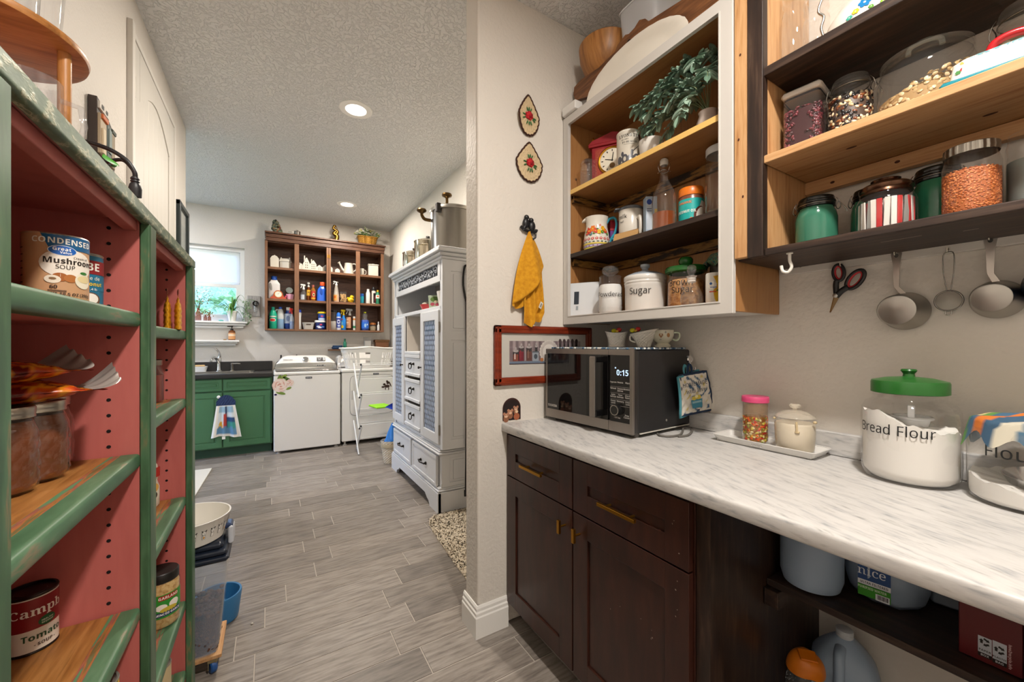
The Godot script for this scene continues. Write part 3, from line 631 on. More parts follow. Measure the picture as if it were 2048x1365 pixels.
	t = thing("spider_plant","spider plant with long arching leaves in a white pot on the window sill","plant",V(-0.402,1.5535,5.985))
	part(t,"pot",mb().lathe([0.0,0.0,0.036,0.0,0.05,0.11,0.056,0.112,0.057,0.13,0.05,0.13,0.048,0.115,0.0,0.112],32),mat("e6e4de",0.35))
	var lv := mb()
	var rg := RandomNumberGenerator.new()
	rg.seed = 9
	for i in 46:
		var a := rg.randf()*TAU
		var len := rg.randf_range(0.2,0.4)
		var up := rg.randf_range(0.05,0.22)
		var dx := cos(a)*len*(1.0 if cos(a) < 0.3 else 0.45)
		var dz := absf(sin(a))*len*0.5*(1.0 if sin(a) > -0.2 else -0.2)
		var drop := rg.randf_range(0.02,0.25)
		lv.k(["4c7a34","5f9444","7fae5a","3a6428"][rg.randi() % 4])
		var wd := rg.randf_range(0.006,0.010)
		var side := Vector3(-dz,0,dx).normalized()*wd
		lv.grid(2,9,func(u: float,w: float) -> Vector3:
			return Vector3(dx*w,0.12 + up*sin(PI*0.62*w)*1.15 - drop*w*w,dz*w) + side*(u - 0.5)*2.0*(1.0 - 0.85*w*w) + Vector3.UP*absf(u - 0.5)*0.004,true)
	part(t,"leaves",lv,vm(0.5))
	# weathered plank with a wall vase
	t = thing("wall_vase_plank","weathered grey plank with a metal vase ring, between window and brown cabinet","wall vase",V(-0.178,1.63,6.048))
	part(t,"plank_board",mb().bx(Vector3(0,0.13,0.009),Vector3(0.139,0.262,0.018),0.003),grain("grey plank",[0.0,"8a8580",0.5,"aaa59e",1.0,"c2bdb6"],63,Vector3(8,1.2,8),0.7))
	part(t,"metal_ring",mb().at(Vector3(0.02,0.16,0.02),Vector3(PI/2,0,0)).lathe([0.022,0.0,0.03,0.0,0.03,0.03,0.034,0.05,0.03,0.054,0.022,0.05],24),T.dark_metal)
	part(t,"glass_tube",mb().at(Vector3(0.02,0.05,0.05)).lathe([0.0,0.0,0.018,0.004,0.02,0.1,0.022,0.14],18),glass("dfe6e4",0.25,0.05))
	var iv := mb("6f8f5a")
	for i in 4:
		var x0 := -0.02 - 0.02*i
		iv.tube(spline([Vector3(0.02,0.19,0.05),Vector3(x0,0.2,0.06),Vector3(x0 - 0.03,0.1 - 0.03*i,0.05),Vector3(x0 - 0.02,-0.06 - 0.02*i,0.04)],4),0.0015,5)
	part(t,"vine_stems",iv,vm(0.7))
	var il := mb()
	for i in 60:
		var w := rg.randf()
		var k2 := rg.randi() % 4
		var x1 := -0.03 - 0.02*k2
		il.k(["7fa074","9cb58a","5f8458","c2cfb0"][rg.randi() % 4]).at(Vector3(x1 - 0.02*sin(w*3) + rg.randf_range(-0.02,0.02),lerpf(0.2,-0.08 - 0.02*k2,w),0.055 + rg.randf_range(-0.01,0.015)),Vector3(rg.randf_range(-0.5,0.5),rg.randf_range(-0.8,0.8),rg.randf()*3)).ell(Vector3.ZERO,Vector3(0.011,0.007,0.0015),8)
	part(t,"vine_leaves",il,vm(0.6))

func sq(u: float,hx: float,hz: float,y: float,p := 0.35) -> Vector3:   # a rounded rectangle,once round for u in 0..1
	var a := TAU*u
	return Vector3(hx*signf(sin(a))*pow(absf(sin(a)),p),y,hz*signf(cos(a))*pow(absf(cos(a)),p))

func brown_cabinet() -> void:
	var t := thing("brown_wall_cabinet","walnut brown open wall cabinet with four bays of shelves and a deep top moulding","wall cabinet",V(0.66,1.443,5.9))
	var o := -t.position
	part(t,"back_panel",mb().bb(V(-0.05,1.45,6.035),V(1.37,2.56,6.049),0.0),T.walnut_x,o)
	for q in [[-0.056,-0.036],[0.645,0.662],[0.664,0.68],[1.356,1.376]]:
		part(t,"side_panel",mb().bb(V(q[0],1.443,5.76),V(q[1],2.56,6.036),0.001),T.walnut_y,o)
	part(t,"top_panel",mb().bb(V(-0.05,2.545,5.76),V(1.37,2.565,6.036),0.001),T.walnut_x,o)
	for q in [[-0.058,-0.028],[0.263,0.315],[0.635,0.661],[0.663,0.689],[1.004,1.058],[1.338,1.377]]:
		part(t,"face_stile",mb().bb(V(q[0],1.443,5.738),V(q[1],2.57,5.761),0.002),T.walnut_edge,o)
	part(t,"bottom_board",mb().bb(V(-0.056,1.443,5.742),V(1.376,1.465,6.036),0.002),T.walnut_edge_x,o)
	for y in [1.845,2.242]:
		for q in [[-0.035,0.644],[0.681,1.355]]:
			part(t,"shelf",mb().bb(V(q[0],y - 0.03,5.763),V(q[1],y,6.036),0.002),T.walnut_edge_x,o)
	part(t,"crown",mb().bb(V(-0.046,2.556,5.728),V(1.384,2.6,6.04),0.004).bb(V(-0.05,2.6,5.72),V(1.388,2.648,6.045),0.006).bb(V(-0.058,2.648,5.70),V(1.396,2.668,6.05),0.004),T.walnut_x,o)
	for y in [1.62,2.44]:
		for x in [0.652,0.672]:
			part(t,"hinge",mb().bb(V(x - 0.005,y - 0.022,5.730),V(x + 0.005,y + 0.022,5.739),0.002),T.brass,o)
	brown_goods()

func pot(called: String,label: String,cat: String,x: float,y: float,d: float,pr: Array,m: Material,group := "",seg := 24) -> Node3D:
	var t := thing(called,label,cat,V(x,y + 0.0006,d),toward(x,d),group)
	part(t,"body",mb().lathe(pr,seg),m)
	return t

func wrap_label(t: Node3D,r: float,y0: float,y1: float,h: String,bits: Array = [],turn := 0.0,span := 2.4) -> void:   # bits: [x,y,rx,ry,colour] as shares of the label
	var b := mb(h)
	b.band = r*0.25
	b.rc(0,(y0 + y1)/2,r*span,y1 - y0)
	var z := 0.0003
	for q in bits:
		b.k(q[4])
		if q.size() > 5: b.txt(q[5],q[3]*(y1 - y0),q[0]*r*span/2,lerpf(y0,y1,q[1]),z + 0.0004,true)
		else: b.oval(q[0]*r*span/2,lerpf(y0,y1,q[1]),q[2]*r*span/2,q[3]*(y1 - y0)/2,z)
		z += 0.0003
	b.bend(0,r + 0.0006,turn)
	part(t,"paper_label",b,vm(0.4))

func house(t: Node3D,x: float,w: float,h: float,dp: float,roof: float,wins: int,m: Material,chim := false) -> void:
	var b := mb()
	b.at(Vector3(x,0,-dp/2))
	b.ext(PackedVector2Array([Vector2(-w/2,0),Vector2(w/2,0),Vector2(w/2,h - roof),Vector2(0.06*w,h),Vector2(-0.06*w,h),Vector2(-w/2,h - roof)]),dp)
	if chim: b.at(Vector3(x - w*0.25,0,0)).bx(Vector3(0,h - roof*0.1,0),Vector3(w*0.17,roof*0.9,w*0.17),0.002)
	var o := part(t,"house_body",b,m)
	var q := mb("5a564e")
	q.at(Vector3(x,0,dp/2 + 0.0008))
	for i in wins:
		for j in 3: q.rc((i - (wins - 1)/2.0)*w*0.24,h*0.22 + j*h*0.19,w*0.11,h*0.09)
	if wins: part(o,"window_holes",q,vm(0.9))

func brown_goods() -> void:
	var cer := mat("cbc6ba",0.4)
	var y3 := 2.242
	var y2 := 1.845
	var y1 := 1.465
	var D := 5.85
	# white ceramic on the top shelf
	var t := thing("ceramic_house","white ceramic house with a scalloped gable, leftmost on the brown cabinet's top shelf","ornament",V(0.044,y3 + 0.0005,D),0.1)
	var b := mb().at(Vector3(0,0,-0.035))
	var pl := PackedVector2Array([Vector2(-0.047,0),Vector2(0.047,0),Vector2(0.047,0.115)])
	for i in 13: pl.append(Vector2(0.04 - 0.08*i/12.0,0.125 + 0.026*sin(PI*i/12.0) + 0.006*absf(sin(PI*3*i/12.0))))
	pl.append(Vector2(-0.047,0.115))
	part(t,"house_body",b.ext(pl,0.07),cer)
	t = thing("ceramic_house","white ceramic cottage canister with a ridged roof, second from the left on the top shelf","ornament",V(0.166,y3 + 0.0005,D),-0.35)
	part(t,"house_body",mb().bx(Vector3(0,0.045,0),Vector3(0.105,0.09,0.08),0.003),cer)
	part(t,"roof",mb().at(Vector3(-0.058,0,0),Vector3(0,PI/2,0)).ext(PackedVector2Array([Vector2(-0.046,0.088),Vector2(0.046,0.088),Vector2(0.004,0.132),Vector2(-0.004,0.132)]),0.116).at(Vector3.ZERO).bx(Vector3(-0.05,0.13,0),Vector3(0.012,0.03,0.012),0.002).bx(Vector3(0.05,0.13,0),Vector3(0.012,0.03,0.012),0.002),cer)
	t = thing("ceramic_village","row of white ceramic Dutch gabled houses with tall chimneys on the top shelf","ornament",V(0.45,y3 + 0.0005,D),0.05)
	house(t,-0.108,0.048,0.085,0.05,0.03,1,cer,true)
	house(t,-0.045,0.085,0.165,0.06,0.085,2,cer,true)
	house(t,0.035,0.074,0.14,0.06,0.05,3,cer,true)
	house(t,0.108,0.072,0.085,0.06,0.03,2,cer,false)
	t = thing("ceramic_house","white ceramic house with a plain pitched roof, behind the middle stile of the brown cabinet","ornament",V(0.662,y3 + 0.0005,5.9),0.0)
	house(t,0,0.125,0.118,0.07,0.05,3,cer)
	t = thing("ceramic_house","smallest white ceramic house with a round top, left of the watering can","ornament",V(0.782,y3 + 0.0005,D),0.0)
	part(t,"house_body",mb().at(Vector3(0,0,-0.02)).ext(PackedVector2Array([Vector2(-0.03,0),Vector2(0.03,0),Vector2(0.03,0.04),Vector2(0.018,0.055),Vector2(0,0.064),Vector2(-0.018,0.055),Vector2(-0.03,0.04)]),0.04),cer)
	t = thing("watering_can","white ceramic watering can on the brown cabinet's top shelf","watering can",V(0.926,y3 + 0.0005,D))
	part(t,"can_body",mb().lathe([0.0,0.0,0.068,0.0,0.067,0.01,0.05,0.14,0.053,0.15,0.046,0.152,0.042,0.145,0.0,0.143],32),cer)
	part(t,"spout",mb().tube(spline([Vector3(-0.055,0.035,0),Vector3(-0.085,0.075,0),Vector3(-0.115,0.14,0)],4),0.016,14,false,0.011).at(Vector3(-0.122,0.148,0),Vector3(0,0,0.7)).lathe([0.011,-0.012,0.022,0.008,0.0,0.012],16),cer)
	part(t,"handle",mb().tube(spline([Vector3(0.046,0.145,0),Vector3(0.085,0.15,0),Vector3(0.1,0.12,0),Vector3(0.095,0.07,0),Vector3(0.062,0.04,0)],5),0.0075,10),cer)
	t = pot("ceramic_mug","small white ceramic mug, left of the square white canister","mug",1.105,y3,5.88,[0.0,0.0,0.032,0.0,0.035,0.006,0.035,0.1,0.031,0.1,0.031,0.012,0.0,0.01],cer)
	part(t,"handle",mb().tube(spline([Vector3(0.034,0.08,0),Vector3(0.055,0.075,0),Vector3(0.055,0.03,0),Vector3(0.034,0.02,0)],4),0.005),cer)
	t = thing("square_canister","square white ceramic canister with a flat lid, at the right end of the top shelf","canister",V(1.255,y3 + 0.0005,D),-0.12)
	part(t,"canister_body",mb().bx(Vector3(0,0.075,0),Vector3(0.135,0.15,0.1),0.006),cer)
	part(t,"lid",mb().bx(Vector3(0,0.159,0),Vector3(0.146,0.016,0.11),0.005).bx(Vector3(0,0.173,0),Vector3(0.04,0.014,0.02),0.005),cer)
	# middle shelf
	t = thing("detergent_jug","big white detergent jug with a blue cap, left end of the middle shelf","jug",V(0.042,y2 + 0.0006,5.88))
	part(t,"jug_body",mb().grid(40,16,func(u: float,w: float) -> Vector3:
		var s := 1.0 - 0.45*smoothstep(0.78,1.0,w) - 0.05*smoothstep(0.06,0.0,w)
		return sq(u,0.066*s,0.045*s,0.245*w,0.5)).at(Vector3(0,0.245,0)).lathe([0.036,0.0,0.0,0.004],20),mat("dcdcdc",0.4))
	part(t,"cap",mb().lathe([0.033,0.244,0.034,0.25,0.033,0.285,0.03,0.292,0.0,0.294],24),mat("1f55b8",0.35))
	part(t,"handle_hole",mb("8f8f8c").at(Vector3(-0.035,0.155,0.0455),Vector3(0,0,0.12)).ell(Vector3.ZERO,Vector3(0.014,0.05,0.002)),vm(0.7))
	t = thing("mantel_clock","small orange tambour mantel clock on the middle shelf","clock",V(0.085,y2 + 0.0005,5.79),0.08)
	pl = PackedVector2Array([Vector2(-0.085,0),Vector2(0.085,0),Vector2(0.085,0.014),Vector2(0.062,0.028)])
	for i in 15:
		var a := PI*i/14.0
		pl.append(Vector2(0.05*cos(a),0.055 + 0.05*sin(a)))
	pl.append(Vector2(-0.062,0.028)); pl.append(Vector2(-0.085,0.014))
	part(t,"clock_case",mb().at(Vector3(0,0,-0.02)).ext(pl,0.04),mat("b4431c",0.3))
	var f := mb("e9e2d2").at(Vector3(0,0.056,0.021)).oval(0,0,0.038,0.038).k("2a2420")
	for i in 12:
		var a := TAU*i/12.0
		f.oval(0.031*sin(a),0.031*cos(a),0.0025,0.0025,0.0006,6)
	f.pg(PackedVector2Array([Vector2(-0.0015,0),Vector2(0.0015,0),Vector2(0.011,0.02),Vector2(0.009,0.021)]),0.0008).pg(PackedVector2Array([Vector2(0,-0.0015),Vector2(0,0.0015),Vector2(-0.016,0.007),Vector2(-0.016,0.005)]),0.0008)
	part(t,"clock_face",f,vm(0.4))
	part(t,"brass_bezel",mb().at(Vector3(0,0.056,0.02),Vector3(PI/2,0,0)).lathe([0.038,0.0,0.0385,0.003,0.042,0.003,0.042,0.0],28),T.brass)
	t = thing("table_mirror","small round mirror leaning behind the pink cup","mirror",V(0.213,y2 + 0.0006,5.93))
	part(t,"mirror_disc",mb().at(Vector3(0,0.132,0),Vector3(PI/2 - 0.2,0,0)).lathe([0.0,0.004,0.04,0.004,0.043,0.0,0.04,-0.004,0.0,-0.004],32),mat("c9d2cf",0.1,0.9))
	part(t,"mirror_stand",mb().lathe([0.0,0.0,0.028,0.0,0.026,0.008,0.005,0.014,0.004,0.09],20),mat("dcdad4",0.4))
	t = pot("pink_cup","pink and magenta plastic cup in front of the small round mirror","cup",0.215,y2,5.83,[0.0,0.0,0.036,0.0,0.044,0.07,0.041,0.07,0.034,0.004,0.0,0.003],mat("dda0b8",0.4))
	part(t,"tumbled_lid",mb().at(Vector3(-0.05,0.026,0.01),Vector3(0,0,1.2)).lathe([0.0,-0.008,0.026,-0.008,0.028,0.0,0.024,0.008,0.0,0.008],20),mat("c23a68",0.4))
	t = spray("spray_bottle","clear spray bottle with white trigger and grey label, beside the amber pump bottle",0.373,y2,D,0.033,0.15,0.215,glass("e6ecec",0.25,0.1),mat("e9e7e2",0.4))
	wrap_label(t,0.0335,0.012,0.075,"c2cad0")
	t = pot("amber_pump_bottle","amber bottle with a yellow label and a clear pump top","bottle",0.434,y2,5.88,[0.0,0.0,0.023,0.0,0.025,0.005,0.025,0.15,0.012,0.17,0.012,0.19,0.0,0.19],mat("6a3512",0.15))
	wrap_label(t,0.0254,0.07,0.145,"d6a42a",[[0,0.6,0.4,0.2,"7a4a14"]])
	part(t,"pump",mb().lathe([0.014,0.185,0.014,0.205,0.005,0.207,0.005,0.225,0.016,0.227,0.016,0.245,0.0,0.25],16),mat("d9d7d0",0.3))
	t = pot("cleaner_bottle","amber liquid cleaner bottle with a red and yellow label","bottle",0.485,y2,5.84,[0.0,0.0,0.027,0.0,0.03,0.006,0.03,0.14,0.014,0.175,0.014,0.19,0.0,0.19],glass("b8742a",0.6,0.1))
	wrap_label(t,0.0304,0.02,0.13,"b23a24",[[0.2,0.55,0.4,0.4,"e6d8a8"],[0.2,0.55,0.25,0.25,"2c3a20"],[0,0.12,0.9,0.2,"e0aa2a"]])
	part(t,"cap",mb().lathe([0.016,0.186,0.016,0.212,0.0,0.213],16),mat("a8584a",0.4))
	t = thing("detergent_jug","bright blue detergent jug with an orange cap, on the middle shelf","jug",V(0.583,y2 + 0.0006,D))
	part(t,"jug_body",mb().grid(44,16,func(u: float,w: float) -> Vector3:
		var s := 1.0 - 0.12*w - 0.42*smoothstep(0.74,1.0,w)
		return sq(u,0.056*s + 0.006*w*0,0.042*s,0.212*w,0.5) + Vector3(0.014*smoothstep(0.5,1.0,w),0,0)).at(Vector3(0.014,0.212,0)).lathe([0.03,0.0,0.0,0.003],18),mat("1f5fd0",0.3))
	part(t,"cap",mb().at(Vector3(0.016,0,0)).lathe([0.032,0.208,0.034,0.215,0.034,0.252,0.031,0.258,0.0,0.259],24),mat("e2511c",0.35))
	part(t,"grip_recess",mb("184aa8").at(Vector3(-0.004,0.12,0.0395),Vector3(0.05,0,0.1)).ell(Vector3.ZERO,Vector3(0.018,0.055,0.004)),vm(0.4))
	t = spray("spray_bottle","tall clear spray bottle of orange liquid with a white trigger and long neck",0.769,y2,D,0.036,0.235,0.285,glass("f4efe6",0.35,0.1),mat("efeeea",0.4),true)
	part(t,"orange_liquid",mb().lathe([0.0,0.003,0.033,0.003,0.035,0.01,0.034,0.098,0.0,0.099],24),mat("dca060",0.3))
	wrap_label(t,0.0366,0.02,0.1,"e0a45a",[[0.35,0.6,0.3,0.4,"d2622a"]])
	t = thing("clothespin_jar","square glass jar full of wooden clothespins","jar",V(0.858,y2 + 0.0006,D))
	part(t,"glass_body",mb().grid(32,4,func(u: float,w: float) -> Vector3: return sq(u,0.042,0.036,0.002 + 0.15*w,0.25),true),glass("f2f6f4",0.08,0.05))
	var rng := RandomNumberGenerator.new()
	rng.seed = 4
	for i in 26:
		part(t,"clothespin",mb(["d6ae72","c79a5c","e2c08a"][i % 3]).bx(Vector3(0,0,0.002),Vector3(0.008,0.072,0.004),0.001).bx(Vector3(0,0,-0.003),Vector3(0.008,0.072,0.004),0.001),vm(0.7),Vector3(rng.randf_range(-0.03,0.03),0.04 + 0.018*(i/9) + rng.randf_range(0.0,0.012),rng.randf_range(-0.024,0.026)),Vector3(rng.randf_range(-0.35,0.35),rng.randf()*3,rng.randf_range(-0.45,0.45)))
	t = thing("rubber_duck","yellow rubber duck bath toy on the middle shelf","toy",V(0.951,y2 + 0.0006,5.84),0.3)
	part(t,"duck_body",mb("e8c21c").ell(Vector3(0,0.04,0),Vector3(0.044,0.04,0.038),18).ell(Vector3(0.012,0.083,0.008),Vector3(0.026,0.025,0.025),16).ell(Vector3(-0.036,0.06,0),Vector3(0.016,0.018,0.018),12).ell(Vector3(0.0,0.045,0.034),Vector3(0.022,0.016,0.01),12),vm(0.35))
	part(t,"beak",mb("d98a1a").ell(Vector3(0.03,0.078,0.026),Vector3(0.012,0.005,0.01),10),vm(0.35))
	t = pot("travel_bottle","tiny dark vial just left of the teal bottle","bottle",1.0,y2,5.86,[0.0,0.0,0.01,0.0,0.01,0.08,0.006,0.09,0.006,0.11,0.0,0.111],mat("3a4444",0.3))
	t = pot("teal_bottle","short translucent teal bottle with a blue cap","bottle",1.105,y2,5.87,[0.0,0.0,0.026,0.0,0.028,0.006,0.028,0.1,0.024,0.106,0.0,0.107],mat("1593a8",0.2))
	part(t,"cap",mb().lathe([0.024,0.104,0.026,0.108,0.026,0.138,0.022,0.142,0.0,0.142],20),mat("1b62c0",0.35))
	t = pot("white_bottle","plain white bottle with a narrow cap, on the middle shelf of the right bay","bottle",1.188,y2,5.86,[0.0,0.0,0.028,0.0,0.03,0.006,0.03,0.15,0.018,0.182,0.017,0.186,0.017,0.212,0.0,0.213],mat("dddbd6",0.4))
	t = pot("aerosol_can","white aerosol can with a black cap, at the right end of the middle shelf","can",1.272,y2,5.89,[0.0,0.0,0.031,0.0,0.031,0.185,0.027,0.195,0.0,0.196],mat("d6d0c8",0.3))
	part(t,"cap",mb().lathe([0.026,0.194,0.028,0.2,0.026,0.235,0.018,0.252,0.0,0.255],20),mat("17171a",0.3))
	wrap_label(t,0.0314,0.02,0.16,"1f1c1e",[[0.2,0.4,0.3,0.7,"b04a4a"]],0.5,1.4)
	t = pot("green_bottle","dark green ribbed bottle with an orange and white label, in front of the aerosol can","bottle",1.308,y2,5.80,[0.0,0.0,0.026,0.0,0.028,0.008,0.023,0.05,0.028,0.075,0.028,0.13,0.022,0.16,0.012,0.17,0.012,0.178,0.0,0.178],mat("2a7a58",0.25))
	part(t,"cap",mb().lathe([0.014,0.172,0.014,0.198,0.0,0.199],16),mat("d6b21c",0.4))
	wrap_label(t,0.0284,0.078,0.128,"e6e2d6",[[0,0.6,0.4,0.5,"d25a24"]])
	# bottom shelf
	t = pot("green_detergent","bright green cleaner bottle with a red label patch, left end of the bottom shelf","bottle",0.03,y1,D,[0.0,0.0,0.038,0.0,0.042,0.008,0.042,0.19,0.03,0.225,0.016,0.25,0.016,0.255,0.0,0.255],mat("16a888",0.3))
	part(t,"cap",mb().lathe([0.018,0.25,0.018,0.278,0.0,0.279],18),mat("22b096",0.35))
	wrap_label(t,0.0424,0.08,0.165,"18a98c",[[0,0.9,0.9,0.14,"f0eee6"],[-0.1,0.4,0.75,0.5,"e6e2da"],[-0.1,0.38,0.6,0.38,"c8322c"]])
	t = thing("bleach_jug","translucent white jug with a blue cap and pale blue lower half, beside the green bottle","jug",V(0.112,y1 + 0.0006,5.88))
	part(t,"jug_body",mb().k("8fb4d6").lathe([0.0,0.0,0.036,0.0,0.04,0.008,0.04,0.13],24).k("cfd3d4").lathe([0.04,0.13,0.04,0.19,0.03,0.24,0.015,0.262,0.0,0.262],24),vm(0.4))
	part(t,"handle",mb().tube(spline([Vector3(-0.02,0.25,0),Vector3(-0.05,0.24,0),Vector3(-0.052,0.19,0),Vector3(-0.038,0.165,0)],4),0.008),mat("cfd3d4",0.4))
	part(t,"cap",mb().lathe([0.018,0.258,0.019,0.284,0.0,0.285],18),mat("2056c0",0.35))
	t = pot("mouthwash_bottle","dark blue bottle with a white cap, left of the middle stile on the bottom shelf","bottle",0.198,y1,5.88,[0.0,0.0,0.034,0.0,0.045,0.06,0.045,0.13,0.036,0.2,0.022,0.24,0.022,0.25,0.0,0.25],mat("1c3f8a",0.2))
	part(t,"cap",mb().lathe([0.023,0.244,0.023,0.283,0.0,0.284],18),mat("dcdad4",0.4))
	wrap_label(t,0.0455,0.075,0.2,"aab6c8",[[0,0.5,0.4,0.6,"6a7a9c"]])
	t = spray("spray_bottle","small clear spray bottle of blue liquid with a red trigger",0.236,y1,5.80,0.024,0.2,0.268,glass("dce6f0",0.3,0.1),mat("d0281c",0.35))
	part(t,"blue_liquid",mb().lathe([0.0,0.003,0.0225,0.003,0.0235,0.01,0.0235,0.1,0.0,0.101],20),mat("1f5aa8",0.3))
	t = thing("slim_bottle","slim waisted white bottle with a blue cap, just right of the first wide stile","bottle",V(0.327,y1 + 0.0006,5.87))
	part(t,"bottle_body",mb().lathe([0.0,0.0,0.024,0.0,0.026,0.006,0.018,0.09,0.019,0.16,0.026,0.215,0.024,0.222,0.0,0.223],22),mat("d8d8d6",0.4))
	part(t,"cap",mb().lathe([0.022,0.222,0.022,0.25,0.016,0.26,0.0,0.262],20),mat("2a4cc0",0.35))
	t = thing("storage_tub","small grey white plastic tub with cut out handles","tub",V(0.428,y1 + 0.0006,D))
	part(t,"tub_body",mb().bx(Vector3(0,0.004,0),Vector3(0.1,0.008,0.075),0.003).grid(44,4,func(u: float,w: float) -> Vector3: return sq(u,0.054 + 0.014*w,0.04 + 0.012*w,0.004 + 0.08*w),true),mat("c4c3be",0.45))
	part(t,"rim",mb().tube(ring_pts(0.07,0.054,0.086),0.004,8,true),mat("d2d1cc",0.45))
	part(t,"handle_hole",mb("4a3a30").bx(Vector3(0,0.066,0.0508),Vector3(0.055,0.013,0.002),0.0009),vm(0.8))
	t = pot("powder_tub","wide round stain remover tub with a white lid and dark blue printed side, bottom shelf","tub",0.572,y1,D,[0.0,0.0,0.058,0.0,0.066,0.1,0.0,0.1],mat("1c2a6a",0.35))
	part(t,"lid",mb().lathe([0.067,0.096,0.071,0.1,0.071,0.118,0.066,0.124,0.0,0.124],30),mat("e2e2e0",0.4))
	wrap_label(t,0.0655,0.012,0.085,"1c2a6a",[[-0.3,0.4,0.35,0.3,"c8d2e6"],[0.1,0.75,0.2,0.25,"c8385a"],[0.4,0.35,0.3,0.25,"5a86d0"],[-0.1,0.2,0.3,0.2,"e6e6ee"]])
	t = pot("powder_tub","smaller stain remover tub with a yellow lid, standing on the wide blue tub","tub",0.59,y1 + 0.125,D,[0.0,0.0,0.043,0.0,0.048,0.09,0.0,0.09],mat("2a4a9c",0.35))
	part(t,"lid",mb().lathe([0.049,0.09,0.052,0.094,0.052,0.11,0.049,0.114,0.0,0.114],28),mat("e0c41c",0.4))
	wrap_label(t,0.0475,0.006,0.085,"2a4a9c",[[0.05,0.62,0.25,0.25,"c8385a"],[0,0.15,0.9,0.3,"b8c8de"],[-0.45,0.6,0.2,0.25,"1a2454"]])
	t = pot("glass_jar","large clear jar with a black lid, half full of white powder","jar",0.752,y1,5.89,[0.0,0.0,0.055,0.0,0.066,0.02,0.068,0.12,0.058,0.2,0.045,0.245,0.045,0.255],glass("f0f4f4",0.1,0.05),"",32)
	part(t,"white_powder",mb().lathe([0.0,0.004,0.053,0.004,0.064,0.022,0.0655,0.118,0.0,0.124],30),mat("e2dfd8",0.9))
	part(t,"lid",mb().lathe([0.046,0.25,0.048,0.252,0.048,0.268,0.0,0.27],28),mat("1e1c1c",0.4))
	t = pot("aerosol_can","blue and white aerosol can in front of the large powder jar","can",0.79,y1,5.79,[0.0,0.0,0.028,0.0,0.029,0.003,0.029,0.17,0.026,0.18,0.0,0.181],mat("d4d8e4",0.3))
	part(t,"cap",mb().lathe([0.027,0.178,0.028,0.185,0.024,0.22,0.012,0.236,0.0,0.238],20),mat("1f6fd6",0.3))
	wrap_label(t,0.0294,0.03,0.165,"3a4a9c",[[0,0.6,0.6,0.4,"d6dcea"],[0,0.6,0.4,0.2,"2a3a80"],[0.1,0.2,0.5,0.2,"b6c2dc"]])
	t = spray("spray_bottle","bright blue cleaner bottle with a yellow trigger cap",0.862,y1,D,0.031,0.21,0.282,mat("1f7fd8",0.3),mat("e6c81c",0.35))
	wrap_label(t,0.0316,0.02,0.17,"1f86dc",[[0.2,0.85,0.3,0.15,"d0322c"],[0.1,0.5,0.4,0.35,"7ac0e6"],[0.25,0.18,0.5,0.3,"e6c81c"]])
	t = spray("spray_bottle","brown amber spray bottle with a clear trigger and a wide tan label",0.942,y1,D,0.045,0.21,0.30,mat("3a2012",0.15),mat("a8a6a0",0.25))
	wrap_label(t,0.0456,0.03,0.18,"c4926e",[[0,0.8,0.5,0.1,"e6c8ac"],[0,0.5,0.5,0.15,"e6c8ac"],[0,0.2,0.5,0.1,"a87450"]])
	t = thing("cream_tube","white tube with orange and green bands standing on its cap","tube",V(0.994,y1 + 0.0006,5.81),-0.3)
	part(t,"tube_body",mb("d8d6ce").lathe([0.0,0.0,0.016,0.0,0.016,0.19,0.0,0.192],16).k("d2823a").lathe([0.0163,0.14,0.0163,0.165],16).k("3a8a5a").lathe([0.0163,0.03,0.0163,0.06],16),vm(0.4))
	t = pot("dish_soap","clear waisted bottle of bright blue liquid with a yellow green cap","bottle",1.144,y1,D,[0.0,0.0,0.045,0.0,0.052,0.01,0.053,0.14,0.03,0.178,0.04,0.205,0.034,0.228,0.014,0.244,0.014,0.25],glass("e8f0f6",0.2,0.06),"",30)
	part(t,"blue_liquid",mb().lathe([0.0,0.003,0.043,0.003,0.05,0.012,0.0515,0.135,0.048,0.146,0.0,0.147],28),mat("1a56c8",0.25))
	part(t,"cap",mb().lathe([0.016,0.246,0.017,0.262,0.0,0.264],18),mat("c6d21c",0.35))
	wrap_label(t,0.0536,0.03,0.12,"2a6ad0",[[0.05,0.45,0.2,0.6,"9cc4e6"],[0.5,0.6,0.12,0.3,"d6e2ee"]])
	t = pot("button_jar","small round glass jar of shells with an amber lid, bottom shelf","jar",1.255,y1,5.86,[0.0,0.0,0.038,0.0,0.046,0.03,0.044,0.075,0.034,0.088],glass("f0ece0",0.15,0.05))
	part(t,"shells",mb().lathe([0.0,0.003,0.036,0.003,0.043,0.03,0.041,0.062,0.0,0.066],24),grain("shells",[0.0,"5a4630",0.5,"a89878",1.0,"d8ceb8"],64,Vector3(14,14,14),0.5))
	part(t,"lid",mb().lathe([0.04,0.084,0.042,0.088,0.036,0.112,0.0,0.118],24),mat("9a5a26",0.3))
	t = pot("white_dropper","small white dropper bottle at the far right of the bottom shelf","bottle",1.318,y1,5.80,[0.0,0.0,0.017,0.0,0.018,0.004,0.018,0.075,0.008,0.085,0.008,0.128,0.0,0.13],mat("dcdcd8",0.35))
	# on top
	var top := 2.6685
	t = thing("stone_ornament","mossy green carved stone ornament on top of the brown cabinet, left end","ornament",V(0.075,top,5.9))
	var m := mb()
	rng.seed = 12
	for i in 70:
		var a := rng.randf()*TAU
		var h := rng.randf()
		var w := (1.0 - h*0.75)
		m.k(["3f4a3c","5a6650","6f7460","2c332c","8a7a58","7a4a34"][rng.randi() % 6]).at(Vector3(cos(a)*0.055*w - 0.015*h,0.02 + 0.16*h,sin(a)*0.035*w),Vector3(rng.randf()*3,rng.randf()*3,rng.randf()*3)).ell(Vector3.ZERO,Vector3(0.026,0.017,0.02),8)
